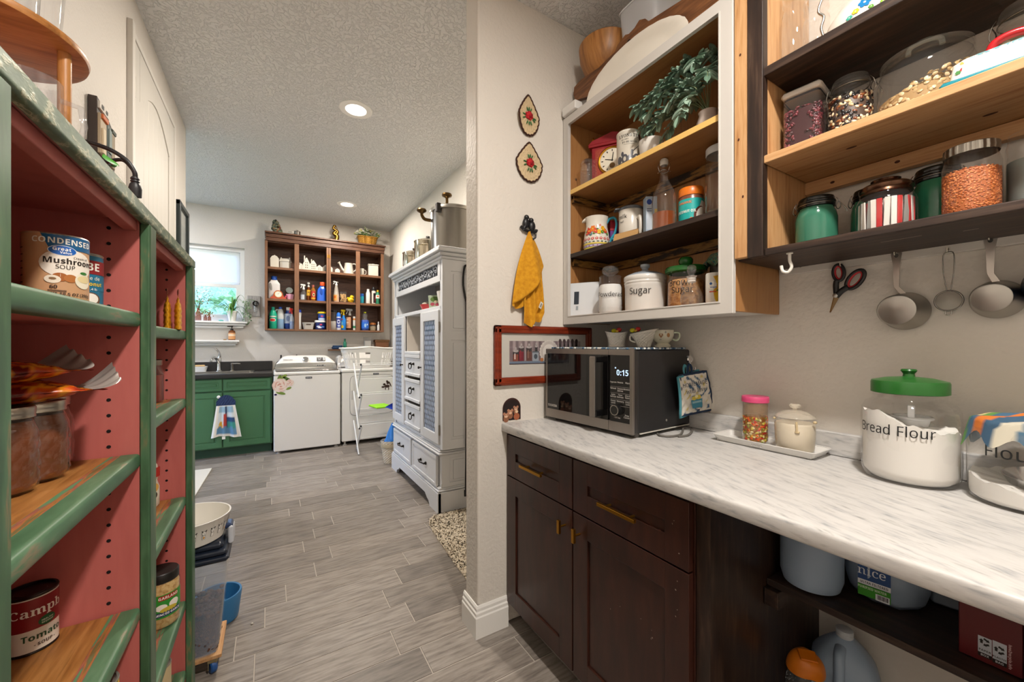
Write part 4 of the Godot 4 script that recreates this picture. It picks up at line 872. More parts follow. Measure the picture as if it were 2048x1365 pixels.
	part(t,"carved_stone",m,vm(0.7))
	t = thing("small_saucepan","little stainless steel pot with a lid on top of the brown cabinet","pot",V(0.302,top,5.88))
	part(t,"pot_body",mb().lathe([0.0,0.0,0.036,0.0,0.039,0.004,0.039,0.07,0.041,0.073,0.036,0.082,0.008,0.087,0.006,0.094,0.012,0.098,0.0,0.103],28),T.steel)
	part(t,"handle",mb().tube([Vector3(-0.038,0.06,0.01),Vector3(-0.08,0.064,0.02),Vector3(-0.1,0.062,0.025)],0.005),T.steel)
	t = thing("small_glass","tiny clear glass left of the little pot on top of the brown cabinet","glass",V(0.215,top,5.93))
	part(t,"glass_body",mb().lathe([0.0,0.003,0.022,0.0,0.025,0.06,0.023,0.06,0.02,0.006],22),glass("f0f4f4",0.15,0.05))
	t = thing("heron_statue","gold bird figure with a curved neck on top of the brown cabinet","statue",V(0.752,top,5.88))
	part(t,"bird_body",mb().tube(spline([Vector3(0.02,0.03,0),Vector3(0.03,0.09,0.0),Vector3(-0.01,0.12,0),Vector3(0.015,0.15,0)],5),0.034,14,false,0.02).tube(spline([Vector3(0.0,0.1,0),Vector3(0.035,0.15,0),Vector3(-0.015,0.19,0.0),Vector3(0.0,0.222,0)],6),0.026,14,false,0.015).ell(Vector3(0.0,0.226,0),Vector3(0.022,0.014,0.014),14),T.gold)
	part(t,"beak",mb().tube([Vector3(0.012,0.225,0),Vector3(0.03,0.2,0.0),Vector3(0.036,0.17,0)],0.008,8,false,0.002),T.gold)
	part(t,"plinth",mb().lathe([0.0,0.0,0.05,0.0,0.046,0.012,0.032,0.03,0.026,0.05,0.0,0.055],20),T.gold)
	t = thing("flower_basket","wicker basket of white and yellow artificial flowers on top of the brown cabinet","basket",V(1.18,top,5.87))
	var wk := mb()
	wk.grid(60,12,func(u: float,w: float) -> Vector3:
		var bump := 0.003*sin(u*TAU*20.0)*(1.0 if int(w*12.0) % 2 == 0 else -1.0)
		return sq(u,0.105 + 0.025*w + bump,0.06 + 0.015*w + bump,0.002 + 0.12*w,0.5),true)
	part(t,"wicker",wk,grain("wicker",[0.0,"8a5a1e",0.5,"b8842e",1.0,"d0a048"],65,Vector3(12,12,12),0.6))
	part(t,"woven_rim",mb("b07c2c").tube(ring_pts(0.132,0.077,0.122),0.007,8,true),vm(0.6))
	var gl := mb()
	var fl := mb()
	for i in 60:
		var a := rng.randf()*TAU
		var rr := sqrt(rng.randf())
		var tip := Vector3(cos(a)*0.19*rr,0.13 + 0.12*(1.0 - rr*0.8) + rng.randf_range(-0.02,0.03),sin(a)*0.09*rr)
		gl.k(["5a7a3a","6f8f4c","4a6430"][rng.randi() % 3]).at(Vector3.ZERO).tube([Vector3(tip.x*0.4,0.1,tip.z*0.4),tip],0.0016,5)
		gl.at(tip*0.9 + Vector3(0,0.01,0),Vector3(rng.randf(),rng.randf()*6,rng.randf() - 0.5)).ell(Vector3(0.015,0,0),Vector3(0.028,0.002,0.008),8)
		fl.k(["efe9d8","f4f2ea","e2d27a","d6dcc0"][rng.randi() % 4])
		for p in 5:
			var pa := TAU*p/5.0
			fl.at(tip,Vector3(0.5,a,0)).ell(Vector3(cos(pa)*0.012,0.004,sin(pa)*0.012),Vector3(0.009,0.003,0.009),6)
	part(t,"greenery",gl,vm(0.7))
	stuff(t,"blossoms",fl,vm(0.7))

func ring_pts(hx: float,hz: float,y: float,p := 0.35,m := 40) -> Array:
	var r := []
	for i in m: r.append(sq(float(i)/m,hx,hz,y,p))
	return r

func spray(called: String,label: String,x: float,y: float,d: float,r: float,neck: float,top: float,body: Material,head: Material,cone := false) -> Node3D:
	var t := thing(called,label,"spray bottle",V(x,y + 0.0006,d),toward(x,d,-0.9))
	var s0 := neck*(0.42 if cone else 0.68)
	part(t,"bottle_body",mb().lathe([0.0,0.0,r*0.93,0.0,r,r*0.2,r,s0,r*(0.66 if cone else 0.5),lerpf(s0,neck,0.6),r*0.38,neck,0.0,neck],24),body)
	var h := top - neck
	part(t,"trigger_head",mb().lathe([r*0.42,neck - 0.004,r*0.42,neck + h*0.25,r*0.3,neck + h*0.35,r*0.3,neck + h*0.7,0.0,neck + h*0.72],16).bx(Vector3(0,neck + h*0.82,0.008),Vector3(r*0.62,h*0.34,r*2.0),0.005).bx(Vector3(0,neck + h*0.85,r*1.1),Vector3(r*0.4,h*0.22,r*0.5),0.003),head)
	part(t,"trigger",mb().tube([Vector3(0,neck + h*0.7,r*0.75),Vector3(0,neck + h*0.45,r*0.95),Vector3(0,neck + h*0.15,r*1.25)],0.0045,8),head)
	return t

func washer_and_dryer() -> void:
	var wm := mat("e4e2de",0.3)
	var t := thing("washing_machine","white top load washing machine with a flower sticker on its upper left corner","washing machine",V(0.389,0,5.62))
	var o := -t.position
	part(t,"cabinet_body",mb().bb(V(0.033,0.028,5.29),V(0.745,0.905,5.95),0.012),wm,o)
	part(t,"top_deck",mb().bb(V(0.033,0.907,5.288),V(0.745,0.947,5.95),0.014),wm,o)
	part(t,"lid",mb().bb(V(0.055,0.945,5.30),V(0.723,0.962,5.70),0.008),mat("6d6a66",0.15,0.4),o)
	# console: a rounded wedge along the back
	var con := func(u: float,w: float) -> Vector3:   # u across,w round the profile
		var pf := [Vector2(5.66,0.962),Vector2(5.672,0.99),Vector2(5.70,1.035),Vector2(5.73,1.085),Vector2(5.765,1.115),Vector2(5.82,1.127),Vector2(5.9,1.122),Vector2(5.945,1.09),Vector2(5.95,0.95)]
		var k := clampf(w*8.0,0.0,7.999)
		var q: Vector2 = pf[int(k)].lerp(pf[int(k) + 1],k - floor(k))
		var hh := (q.y - 0.95)/0.177
		var inset := 0.055*hh*hh
		var e := absf(u - 0.5)*2.0
		var rr := 1.0 - 0.35*hh*pow(e,10.0)
		return V(lerpf(0.048 + inset,0.75 - inset,u),0.95 + (q.y - 0.95)*rr,q.x)
	part(t,"console",mb().grid(40,32,con),wm,o)
	for sd in [0.0,1.0]:
		var e := mb()
		var c0 := e.vert(V(0.06 if sd == 0.0 else 0.738,0.95,5.9),Vector3(-1 if sd == 0.0 else 1,0,0))
		var last := -1
		for i in 33:
			var q := e.vert(con.call(sd,i/32.0),Vector3(-1 if sd == 0.0 else 1,0,0))
			if last >= 0:
				if sd == 0.0: e.tri(c0,q,last)
				else: e.tri(c0,last,q)
			last = q
		part(t,"console_end",e,wm,o)
	part(t,"chrome_band",mb().grid(40,4,func(u: float,w: float) -> Vector3: return con.call(u,0.01 + 0.235*w) + Vector3(0,0.001,0.0025)),mat("c9c7c2",0.12,0.9),o)
	part(t,"dial",mb().at(V(0.388,1.075,5.722),Vector3(PI/2 - 0.5,0,0)).lathe([0.036,0.0,0.036,0.006,0.028,0.01,0.027,0.026,0.024,0.029,0.0,0.03],30),T.chrome,o)
	part(t,"display_panel",mb("2b2a2c").at(V(0.567,1.078,5.716),Vector3(-0.52,0,0)).bx(Vector3.ZERO,Vector3(0.1,0.05,0.004),0.001).k("b8bcc0").rc(-0.03,0.012,0.016,0.008,0.0025).rc(-0.005,0.012,0.02,0.008,0.0025).rc(-0.02,-0.004,0.03,0.006,0.0025).rc(-0.02,-0.016,0.03,0.005,0.0025).k("e6e6e4").rc(0.034,0.01,0.022,0.02,0.0025).rc(0.034,-0.014,0.022,0.014,0.0025),vm(0.3),o)
	part(t,"button_row",mb("3a393a").at(V(0.567,0.998,5.672),Vector3(-0.5,0,0)).bx(Vector3.ZERO,Vector3(0.1,0.014,0.003),0.001).k("c8c8c6").rc(0.038,0.0,0.02,0.008,0.002).rc(-0.03,0,0.015,0.004,0.002).rc(-0.005,0,0.015,0.004,0.002),vm(0.3),o)
	part(t,"console_lettering",mb("8a8886").at(V(0.19,1.075,5.717),Vector3(-0.52,0,0)).txt("MAYTAG",0.022,0,0,0.004,true,1.2),vm(0.4),o)
	badge(t,0.393,0.872,o)
	# flower sticker
	var f := mb()
	var z := 0.0
	var fl := func(cx: float,cy: float,r: float) -> void:
		for ring in [[1.0,9,"d8b8b0"],[0.86,9,"e2cabf"],[0.68,7,"d4a496"],[0.5,6,"e8cdbf"],[0.32,5,"cd9484"]]:
			for i in ring[1]:
				var a: float = TAU*i/float(ring[1]) + r*30 + ring[0]
				var rr: float = r*ring[0]
				z += 0.00002
				f.k(ring[2] if i % 2 == 0 else "e6d6cc").oval(cx + cos(a)*rr*0.55,cy + sin(a)*rr*0.55,rr*0.5,rr*0.36,z,12,a + 1.2)
	f.at(V(0.034,0.67,5.288))
	for q in [[0.055,0.215,0.035,0.016,1.2,"5f7a2e"],[0.1,0.225,0.04,0.018,0.6,"7a8f3a"],[0.13,0.2,0.045,0.015,-0.5,"4f6a2a"],[0.15,0.085,0.03,0.014,0.4,"7f9440"],[0.07,0.035,0.05,0.016,-0.3,"6f8a38"],[0.12,0.17,0.03,0.012,1.0,"8a9a48"]]: f.k(q[5]).oval(q[0],q[1],q[2],q[3],0.0,14,q[4])
	fl.call(0.062,0.125,0.085)
	fl.call(0.16,0.15,0.045)
	for i in 6: f.k("4a3a8a").oval(0.012 + 0.006*(i % 3),0.016 + 0.008*(i/3),0.008,0.006,z + 0.0001,10)
	f.at(Vector3.ZERO)
	part(t,"flower_sticker",f,vm(0.5),o)
	feet(t,[[0.08,5.34],[0.70,5.34],[0.08,5.9],[0.70,5.9]],o,0.03)
	# dryer
	t = thing("clothes_dryer","white front load dryer with a square door, beside the washing machine","dryer",V(1.11,0,5.63))
	o = -t.position
	part(t,"cabinet_body",mb().bb(V(0.758,0.05,5.292),V(1.468,0.915,5.97),0.012),wm,o)
	part(t,"top_deck",mb().bb(V(0.752,0.917,5.285),V(1.474,0.958,5.97),0.014),wm,o)
	var dc := func(u: float,w: float) -> Vector3: return con.call(u,w) + Vector3(0.72,0.008,0)
	part(t,"console",mb().grid(40,32,dc),wm,o)
	part(t,"console_wing",mb().at(V(0.757,0,5.95)).ext(PackedVector2Array([Vector2(0,0.95),Vector2(0.012,1.09),Vector2(0.05,1.12),Vector2(0.05,0.95)]),0.26),wm,o)
	badge(t,1.17,0.888,o)
	var ring := []
	for p in ring_pts(0.27,0.254,0.0,0.22,56): ring.append(V(1.123 + p.x,0.622 + p.z,5.2895))
	ring.reverse()
	part(t,"door_seam",mb("8f8d8a").tube(ring,0.0025,6,true),vm(0.5),o)
	part(t,"door",mb().at(V(1.123,0.622,5.292)).ext(door_shape(0.266,0.25),0.006),wm,o)
	part(t,"door_handle",mb("c4c2be").bb(V(0.868,0.57,5.283),V(0.888,0.69,5.292),0.004),vm(0.3),o)
	part(t,"cat_sticker",mb("3a2216").at(V(1.31,0.7,5.284)).oval(0,0.02,0.035,0.02,0.0).oval(-0.035,0.045,0.017,0.015,0.0001).oval(0.04,0.045,0.008,0.04,0.0001,14,0.4).oval(-0.02,-0.01,0.006,0.02,0.0001).oval(0.02,-0.012,0.006,0.022,0.0001).oval(0.0,0.085,0.014,0.012,0.0001).oval(0.01,0.065,0.018,0.02,0.0001).oval(-0.05,0.012,0.022,0.012,0.0001),vm(0.5),o)
	feet(t,[[0.80,5.34],[1.42,5.34],[0.80,5.92],[1.42,5.92]],o,0.052)
	# laundry basket
	t = thing("laundry_basket","white slotted plastic laundry basket on top of the dryer","basket",V(1.105,0.9605,5.47),0.0)
	var shape := func(u: float,w: float) -> Vector3: return sq(u,0.265 + 0.062*w,0.125 + 0.045*w,0.255*w,0.28)
	part(t,"basket_floor",mb().bx(Vector3(0,0.005,0),Vector3(0.51,0.008,0.23),0.003),wm)
	for q in [[0.0,0.13],[0.44,0.52],[0.8,1.0]]:
		part(t,"solid_band",mb().grid(72,3,func(u: float,w: float) -> Vector3: return shape.call(u,lerpf(q[0],q[1],w)),true),wm)
	var n := 48
	for k in 2:
		var y0: float = [0.12,0.51][k]
		var y1: float = [0.45,0.81][k]
		var sl := mb()
		for i in n:
			var u0 := (i + 0.0)/n
			sl.grid(2,4,func(u: float,w: float) -> Vector3: return shape.call(u0 + 0.6/n*u,lerpf(y0,y1,w)),true)
		part(t,"slotted_wall",sl,wm)
	part(t,"rolled_rim",mb().tube(rim_pts(),0.011,10,true),wm)
	# shelf behind the dryer
	t = thing("wall_shelf","narrow wooden shelf on the wall behind the dryer","shelf",V(1.1,1.183,5.99))
	part(t,"shelf_board",mb().bx(Vector3(0,0.01,0),Vector3(0.83,0.02,0.118),0.003),T.walnut_edge_x)
	var st := 1.2036
	solo("folded_cloth","folded dark blue cloth at the left end of the shelf behind the dryer","cloth",mb("2f4a72").bx(Vector3(0,0.02,0),Vector3(0.14,0.04,0.08),0.015).k("3a5a86").bx(Vector3(0.005,0.042,0),Vector3(0.13,0.02,0.075),0.009),vm(0.9),V(0.80,st,5.985))
	t = pot("mini_bottle","small green bottle standing on the shelf behind the dryer","bottle",0.90,st,5.99,[0.0,0.0,0.02,0.0,0.022,0.006,0.022,0.09,0.012,0.11,0.012,0.135,0.0,0.136],mat("2f9a78",0.25))
	part(t,"cap",mb().lathe([0.0135,0.12,0.0135,0.146,0.0,0.147],14),mat("2a7a60",0.4))
	t = thing("wipes_tub","clear tub with a white paper pad inside, on the shelf behind the dryer","tub",V(1.205,st,5.985))
	part(t,"tub_body",mb().grid(36,4,func(u: float,w: float) -> Vector3: return sq(u,0.048 + 0.012*w,0.036 + 0.008*w,0.002 + 0.17*w,0.4),true).bx(Vector3(0,0.003,0),Vector3(0.086,0.004,0.064),0.001),glass("eef0f0",0.2,0.08))
	part(t,"paper_pad",mb("e8e6e0").bx(Vector3(0,0.065,0),Vector3(0.088,0.12,0.05),0.008),vm(0.9))
	t = thing("leopard_box","leopard print box at the right end of the shelf behind the dryer","box",V(1.405,st,5.99))
	part(t,"box_body",mb().bx(Vector3(0,0.05,0),Vector3(0.19,0.1,0.1),0.004),mat("8a5a3a",0.6))
	part(t,"box_lid",mb().bx(Vector3(0,0.118,0),Vector3(0.21,0.036,0.112),0.006),grain("leopard",[0.0,"1c120c",0.42,"2a1a10",0.48,"8a5a2c",0.6,"b07c44",1.0,"6a4020"],66,Vector3(9,9,9),0.6,0.0,false,0.03))
	solo("red_comb","bright red strip lying on the shelf, left of the leopard print box","comb",mb("c8401c").bx(Vector3(0,0.008,0),Vector3(0.06,0.016,0.05),0.004),vm(0.5),V(1.28,st,5.965))
	# screws and hose tips behind the washer
	for q in [[0.12,"left hose tap behind the washing machine console"],[0.30,"right hose tap behind the washing machine console"]]:
		t = thing("hose_tap",q[1],"tap",V(q[0],1.128,6.0),0.0,"hose taps behind the washer")
		part(t,"tap_body",mb().bx(Vector3(0,-0.03,0.02),Vector3(0.02,0.07,0.03),0.006),mat("2a2826",0.4))
		part(t,"tap_pipe",mb().at(Vector3(0,-0.03,0.0),Vector3(-PI/2,0,0)).lathe([0.0,0.0,0.008,0.0,0.008,0.05],10),T.brass)
	drying_rack()

func door_shape(hx: float,hy: float) -> PackedVector2Array:
	var p := PackedVector2Array()
	for q in ring_pts(hx,hy,0.0,0.22,56): p.append(Vector2(q.x,q.z))
	return p

func rim_pts() -> Array:
	var r := []
	for p in ring_pts(0.333,0.175,0.258,0.28,72):
		r.append(p + Vector3(0,0.016*exp(-pow(p.x/0.12,2.0)),0))
	return r

func badge(t: Node3D,x: float,y: float,o: Vector3) -> void:
	part(t,"name_badge",mb("2a2c34").at(V(x,y,5.286)).bx(Vector3.ZERO,Vector3(0.07,0.022,0.003),0.001).k("c8ccd2").txt("MAYTAG",0.014,0,0,0.0024,true),vm(0.3),o)

func feet(t: Node3D,at: Array,o: Vector3,h: float) -> void:
	for q in at: part(t,"foot",mb().lathe([0.0,0.0,0.026,0.0,0.026,0.008,0.012,0.012,0.012,h,0.0,h],18),mat("b8b4ae",0.5),o + V(q[0],0,q[1]))

func drying_rack() -> void:
	var t := thing("drying_rack","white folding accordion clothes drying rack standing in front of the dryer","drying rack",V(1.15,0,4.87))
	var o := -t.position
	var w := mat("dfe0e0",0.3)
	var cap := mat("1c1c1e",0.5)
	for x in [0.865,1.43]:
		var s := 0.008 if x < 1.0 else -0.008
		for i in 3:
			var y1: float = [1.04,0.70,0.345][i]
			var y0: float = [0.66,0.305,0.006][i]
			part(t,"frame_leg",mb().tube([V(x,y1,5.085),V(x,y0,4.77)],0.0085,10),w,o)
			part(t,"frame_leg",mb().tube([V(x + s*2.2,y1,4.69),V(x + s*2.2,y0 + 0.015,5.0)],0.0085,10),w,o)
		for q in [[1.04,4.69],[0.70,4.675],[0.345,4.69],[0.66,4.77],[0.305,4.77]]:
			part(t,"end_cap",mb().at(V(x + s,q[0],q[1])).ell(Vector3.ZERO,Vector3(0.011,0.013,0.011),10),cap,o)
	for q in [[1.035,4.69],[1.035,5.085],[0.86,4.88],[0.70,4.67],[0.675,5.06],[0.51,4.87],[0.42,4.95],[0.36,4.67],[0.31,5.06],[0.17,4.87]]:
		part(t,"rod",mb().tube([V(0.868,q[0],q[1]),V(1.43,q[0],q[1])],0.004,8),w,o)
	solo("lime_mat","lime green folded mat lying on a rod of the drying rack","mat",mb("8fd61c").bx(Vector3(0,0.012,0),Vector3(0.2,0.022,0.26),0.01),vm(0.7),V(1.12,0.524,4.82),0.15)
	var t2 := thing("blue_cloth","royal blue cloth draped over the drying rack next to the lime mat","cloth",V(1.27,0.36,4.62))
	part(t2,"cloth",mb("1f3fb0").grid(20,14,func(u: float,w2: float) -> Vector3:
		return Vector3(-0.16*w2*(1.0 - u)*0.9 + 0.16*u,0.13 + 0.22*w2*(0.25 + 0.75*u) - 0.10*(1.0 - w2)*u,0.02*sin(u*9.0 + w2*4.0)),true),vm(0.8))
	t2 = thing("patterned_cloth","white cloth with green and yellow pattern hanging at the right end of the drying rack","cloth",V(1.33,0.72,4.655))
	part(t2,"cloth",mb("d8d4c4").grid(14,18,func(u: float,w2: float) -> Vector3: return Vector3((u - 0.5)*0.16*(1.0 - 0.5*w2),0.3*w2,0.012*sin(u*12.0)),true).k("6fc21c").at(Vector3(0.0,-0.12,0.004)).grid(10,10,func(u: float,w2: float) -> Vector3: return Vector3((u - 0.5)*0.15,0.14*w2,0.01*sin(u*10.0)),true),vm(0.85))

func armoire() -> void:
	var wp := mat("d3d5d8",0.38)
	var t := thing("armoire","tall white painted armoire with two lattice glass doors, five drawers and a carved frieze","armoire",V(1.3,0,3.43))
	var o := -t.position
	var X := 1.09
	# base with bracket feet
	var pl := PackedVector2Array([Vector2(2.80,0),Vector2(2.98,0),Vector2(3.0,0.035),Vector2(3.04,0.045),Vector2(3.09,0.075),Vector2(3.82,0.075),Vector2(3.87,0.045),Vector2(3.91,0.035),Vector2(3.93,0),Vector2(4.115,0),Vector2(4.115,0.15),Vector2(2.80,0.15)])
	part(t,"bracket_base",mb().at(Vector3(1.066,0,0),Vector3(0,PI/2,0)).ext(pl,0.025).at(Vector3.ZERO).bb(V(1.07,0,2.80),V(1.537,0.15,2.825),0.002).bb(V(1.07,0,4.09),V(1.537,0.15,4.115),0.002),wp,o)
	part(t,"base_moulding",mb().bb(V(1.07,0.15,2.805),V(1.537,0.168,4.11),0.008).bb(V(1.08,0.166,2.815),V(1.537,0.182,4.10),0.007),wp,o)
	part(t,"lower_case",mb().bb(V(X + 0.012,0.18,2.825),V(1.535,0.435,4.09),0.002),wp,o)
	part(t,"waist_moulding",mb().bb(V(1.07,0.43,2.79),V(1.537,0.452,4.12),0.01).bb(V(1.078,0.45,2.80),V(1.537,0.466,4.11),0.007).bb(V(1.085,0.464,2.81),V(1.537,0.478,4.10),0.006),wp,o)
	for q in [[2.86,3.445],[3.50,4.065]]:
		var dr := part(t,"drawer",mb().bb(V(X - 0.012,0.185,q[0]),V(X + 0.01,0.418,q[1]),0.006).bb(V(X - 0.018,0.392,q[0] - 0.004),V(X,0.42,q[1] + 0.004),0.006).bb(V(X - 0.018,0.183,q[0] - 0.004),V(X,0.21,q[1] + 0.004),0.006).bb(V(X - 0.018,0.19,q[0] - 0.002),V(X,0.415,q[0] + 0.03),0.006).bb(V(X - 0.018,0.19,q[1] - 0.03),V(X,0.415,q[1] + 0.002),0.006),wp,o)
		pull(dr,V(X - 0.018,0.305,(q[0] + q[1])/2),0.06,0.0)
	# upper case
	for s in [2.775,4.072]:
		part(t,"upper_side",mb().bb(V(X + 0.01,0.478,s),V(1.535,1.91,s + 0.02),0.002),wp,o)
	var sd := mb()   # frame and raised fields on the near side
	for q in [[1.10,1.16,0.478,1.91],[1.475,1.535,0.478,1.91],[1.1,1.535,1.82,1.91],[1.1,1.535,1.30,1.37],[1.1,1.535,0.478,0.55]]: sd.bb(V(q[0],q[2],2.77),V(q[1],q[3],2.777),0.002)
	sd.bb(V(1.18,1.39,2.771),V(1.455,1.80,2.777),0.003).bb(V(1.18,0.57,2.771),V(1.455,1.28,2.777),0.003)
	part(t,"side_panelling",sd,wp,o)
	var lo := mb().bb(V(1.2,0.23,2.819),V(1.45,0.38,2.826),0.003)
	for q in [[1.105,1.17,0.182,0.43],[1.475,1.535,0.182,0.43],[1.1,1.535,0.182,0.212],[1.1,1.535,0.4,0.43]]: lo.bb(V(q[0],q[2],2.817),V(q[1],q[3],2.826),0.002)
	part(t,"side_panelling",lo,wp,o)
	part(t,"back_panel",mb().bb(V(1.525,0.478,2.79),V(1.535,1.91,4.08),0.001),mat("a8a29a",0.6),o)
	part(t,"case_bottom",mb().bb(V(X + 0.012,0.478,2.79),V(1.53,0.505,4.08),0.002),wp,o)
	part(t,"top_board",mb().bb(V(X + 0.01,1.895,2.775),V(1.535,1.915,4.09),0.002),wp,o)
	part(t,"open_shelf",mb().bb(V(X + 0.005,1.535,2.79),V(1.53,1.56,4.075),0.002),wp,o)
	for s in [3.245,3.70]:
		part(t,"partition",mb().bb(V(X + 0.015,0.5,s),V(1.53,1.54,s + 0.02),0.001),mat("cfc6bb",0.5),o)
	for q in [[2.768,2.815,0.478,1.91],[4.04,4.094,0.478,1.91],[2.8,4.06,1.745,1.795],[2.8,4.06,1.885,1.915],[2.8,4.06,1.532,1.562],[2.8,2.87,1.79,1.89],[3.965,4.06,1.79,1.89]]:
		part(t,"face_frame",mb().bb(V(X,q[2],q[0]),V(X + 0.02,q[3],q[1]),0.003),wp,o)
	# carved frieze
	part(t,"frieze_ground",mb().bb(V(X + 0.014,1.79,2.86),V(X + 0.02,1.89,3.98),0.0),mat("3a3c42",0.7),o)
	var sc := mb()
	for i in 10:
		var d := 2.925 + 0.112*i
		var sgn := 1.0 if i % 2 == 0 else -1.0
		var sp := []
		for j in 15:
			var a := j*0.55
			var r := 0.036*(1.0 - j/17.0)
			sp.append(V(X + 0.006,1.84 + sgn*r*sin(a),d + r*cos(a)*1.2))
		sc.tube(sp,0.006,6,false,0.003)
		sc.ell(V(X + 0.006,1.84,d),Vector3(0.006,0.009,0.009),8)
		for j in 4:
			var a := j*1.5 + i
			sc.at(V(X + 0.008,1.84 + 0.028*sin(a),d + 0.056 + 0.02*cos(a)),Vector3(a,0,0)).ell(Vector3.ZERO,Vector3(0.005,0.008,0.018),8)
			sc.at(Vector3.ZERO)
	part(t,"carved_scrolls",sc,mat("8d929a",0.4),o)
	part(t,"crown",mb().bb(V(X - 0.012,1.905,2.758),V(1.537,1.93,4.105),0.008).bb(V(X - 0.03,1.928,2.74),V(1.538,1.958,4.122),0.012).bb(V(X - 0.05,1.955,2.72),V(1.538,1.985,4.142),0.008).bb(V(X - 0.045,1.983,2.725),V(1.538,1.9925,4.137),0.004),wp,o)
	# middle drawers
	for q in [[0.985,1.175],[0.76,0.955],[0.525,0.73]]:
		var dr := part(t,"drawer",mb().bb(V(X - 0.004,q[0],3.27),V(X + 0.015,q[1],3.695),0.005).bb(V(X - 0.014,q[1] - 0.03,3.266),V(X,q[1] + 0.004,3.70),0.009).bb(V(X - 0.014,q[0] - 0.004,3.266),V(X,q[0] + 0.026,3.70),0.009),wp,o)
		pull(dr,V(X - 0.006,(q[0] + q[1])/2 + 0.015,3.48),0.045,0.045)
	part(t,"niche_sill",mb().bb(V(X - 0.012,1.178,3.262),V(1.52,1.205,3.702),0.006),wp,o)
	# doors
	var lat := glass("66799c",0.7,0.12)
	for q in [[2.82,3.235,true],[3.72,4.11,false]]:
		var d0: float = q[0]
		var d1: float = q[1]
		var dn := mb()
		dn.bb(V(X - 0.014,0.51,d0),V(X + 0.01,1.53,d0 + 0.075),0.004).bb(V(X - 0.014,0.51,d1 - 0.075),V(X + 0.01,1.53,d1),0.004).bb(V(X - 0.013,0.51,d0 + 0.07),V(X + 0.009,0.585,d1 - 0.07),0.004).bb(V(X - 0.013,1.455,d0 + 0.07),V(X + 0.009,1.53,d1 - 0.07),0.004)
		var dd := part(t,"door",dn,wp,o)
		part(dd,"glass_pane",mb().bb(V(X - 0.002,0.58,d0 + 0.07),V(X + 0.002,1.46,d1 - 0.07),0.0),lat)
		var pat := mb("a9b6cc")   # lattice of small ovals etched on the pane
		var nr := 22
		for i in nr:
			for j in 7:
				var y := 0.6 + 0.04*i
				var dz := d0 + 0.09 + (d1 - d0 - 0.18)*(j + (0.5 if i % 2 == 1 else 0.0))/6.5
				if dz < d1 - 0.085: pat.at(V(X - 0.0035,y,dz),Vector3(0,-PI/2,0)).oval(0,0,0.0115,0.017,0.0,10)
		part(dd,"etched_pattern",pat,vm(0.3))
		part(dd,"knob",mb().at(V(X - 0.014,1.075,d1 - 0.025 if q[2] else d0 + 0.025),Vector3(0,0,PI/2)).lathe([0.006,0.0,0.005,0.012,0.012,0.02,0.01,0.028,0.0,0.03],14),T.dark_metal)
		for y in [0.62,1.40]:
			part(dd,"hinge",mb().bb(V(X - 0.013,y - 0.04,d0 - 0.012 if q[2] else d1 + 0.002),V(X,y + 0.04,d0 - 0.002 if q[2] else d1 + 0.012),0.003),mat("8a8478",0.35,0.9))
	armoire_goods()

func pull(par: Node3D,p: Vector3,w: float,drop: float) -> void:   # bail pull with two posts,facing -x
	var b := mb()
	for s in [-1,1]:
		b.at(p + Vector3(0,0,s*w)).ell(Vector3.ZERO,Vector3(0.007,0.014,0.014),10).at(p + Vector3(-0.01,0,s*w)).ell(Vector3.ZERO,Vector3(0.011,0.008,0.008),10)
	b.at(Vector3.ZERO)
	if drop > 0.0: b.tube(spline([p + Vector3(-0.018,0,-w),p + Vector3(-0.022,-drop*0.75,-w*0.8),p + Vector3(-0.022,-drop,0),p + Vector3(-0.022,-drop*0.75,w*0.8),p + Vector3(-0.018,0,w)],4),0.0045,8)
	else: b.tube(spline([p + Vector3(-0.016,0,-w*1.25),p + Vector3(-0.026,0.002,-w*0.5),p + Vector3(-0.03,0.0,0),p + Vector3(-0.026,0.002,w*0.5),p + Vector3(-0.016,0,w*1.25)],4),0.0055,8)
	part(par,"handle",b,T.dark_metal)

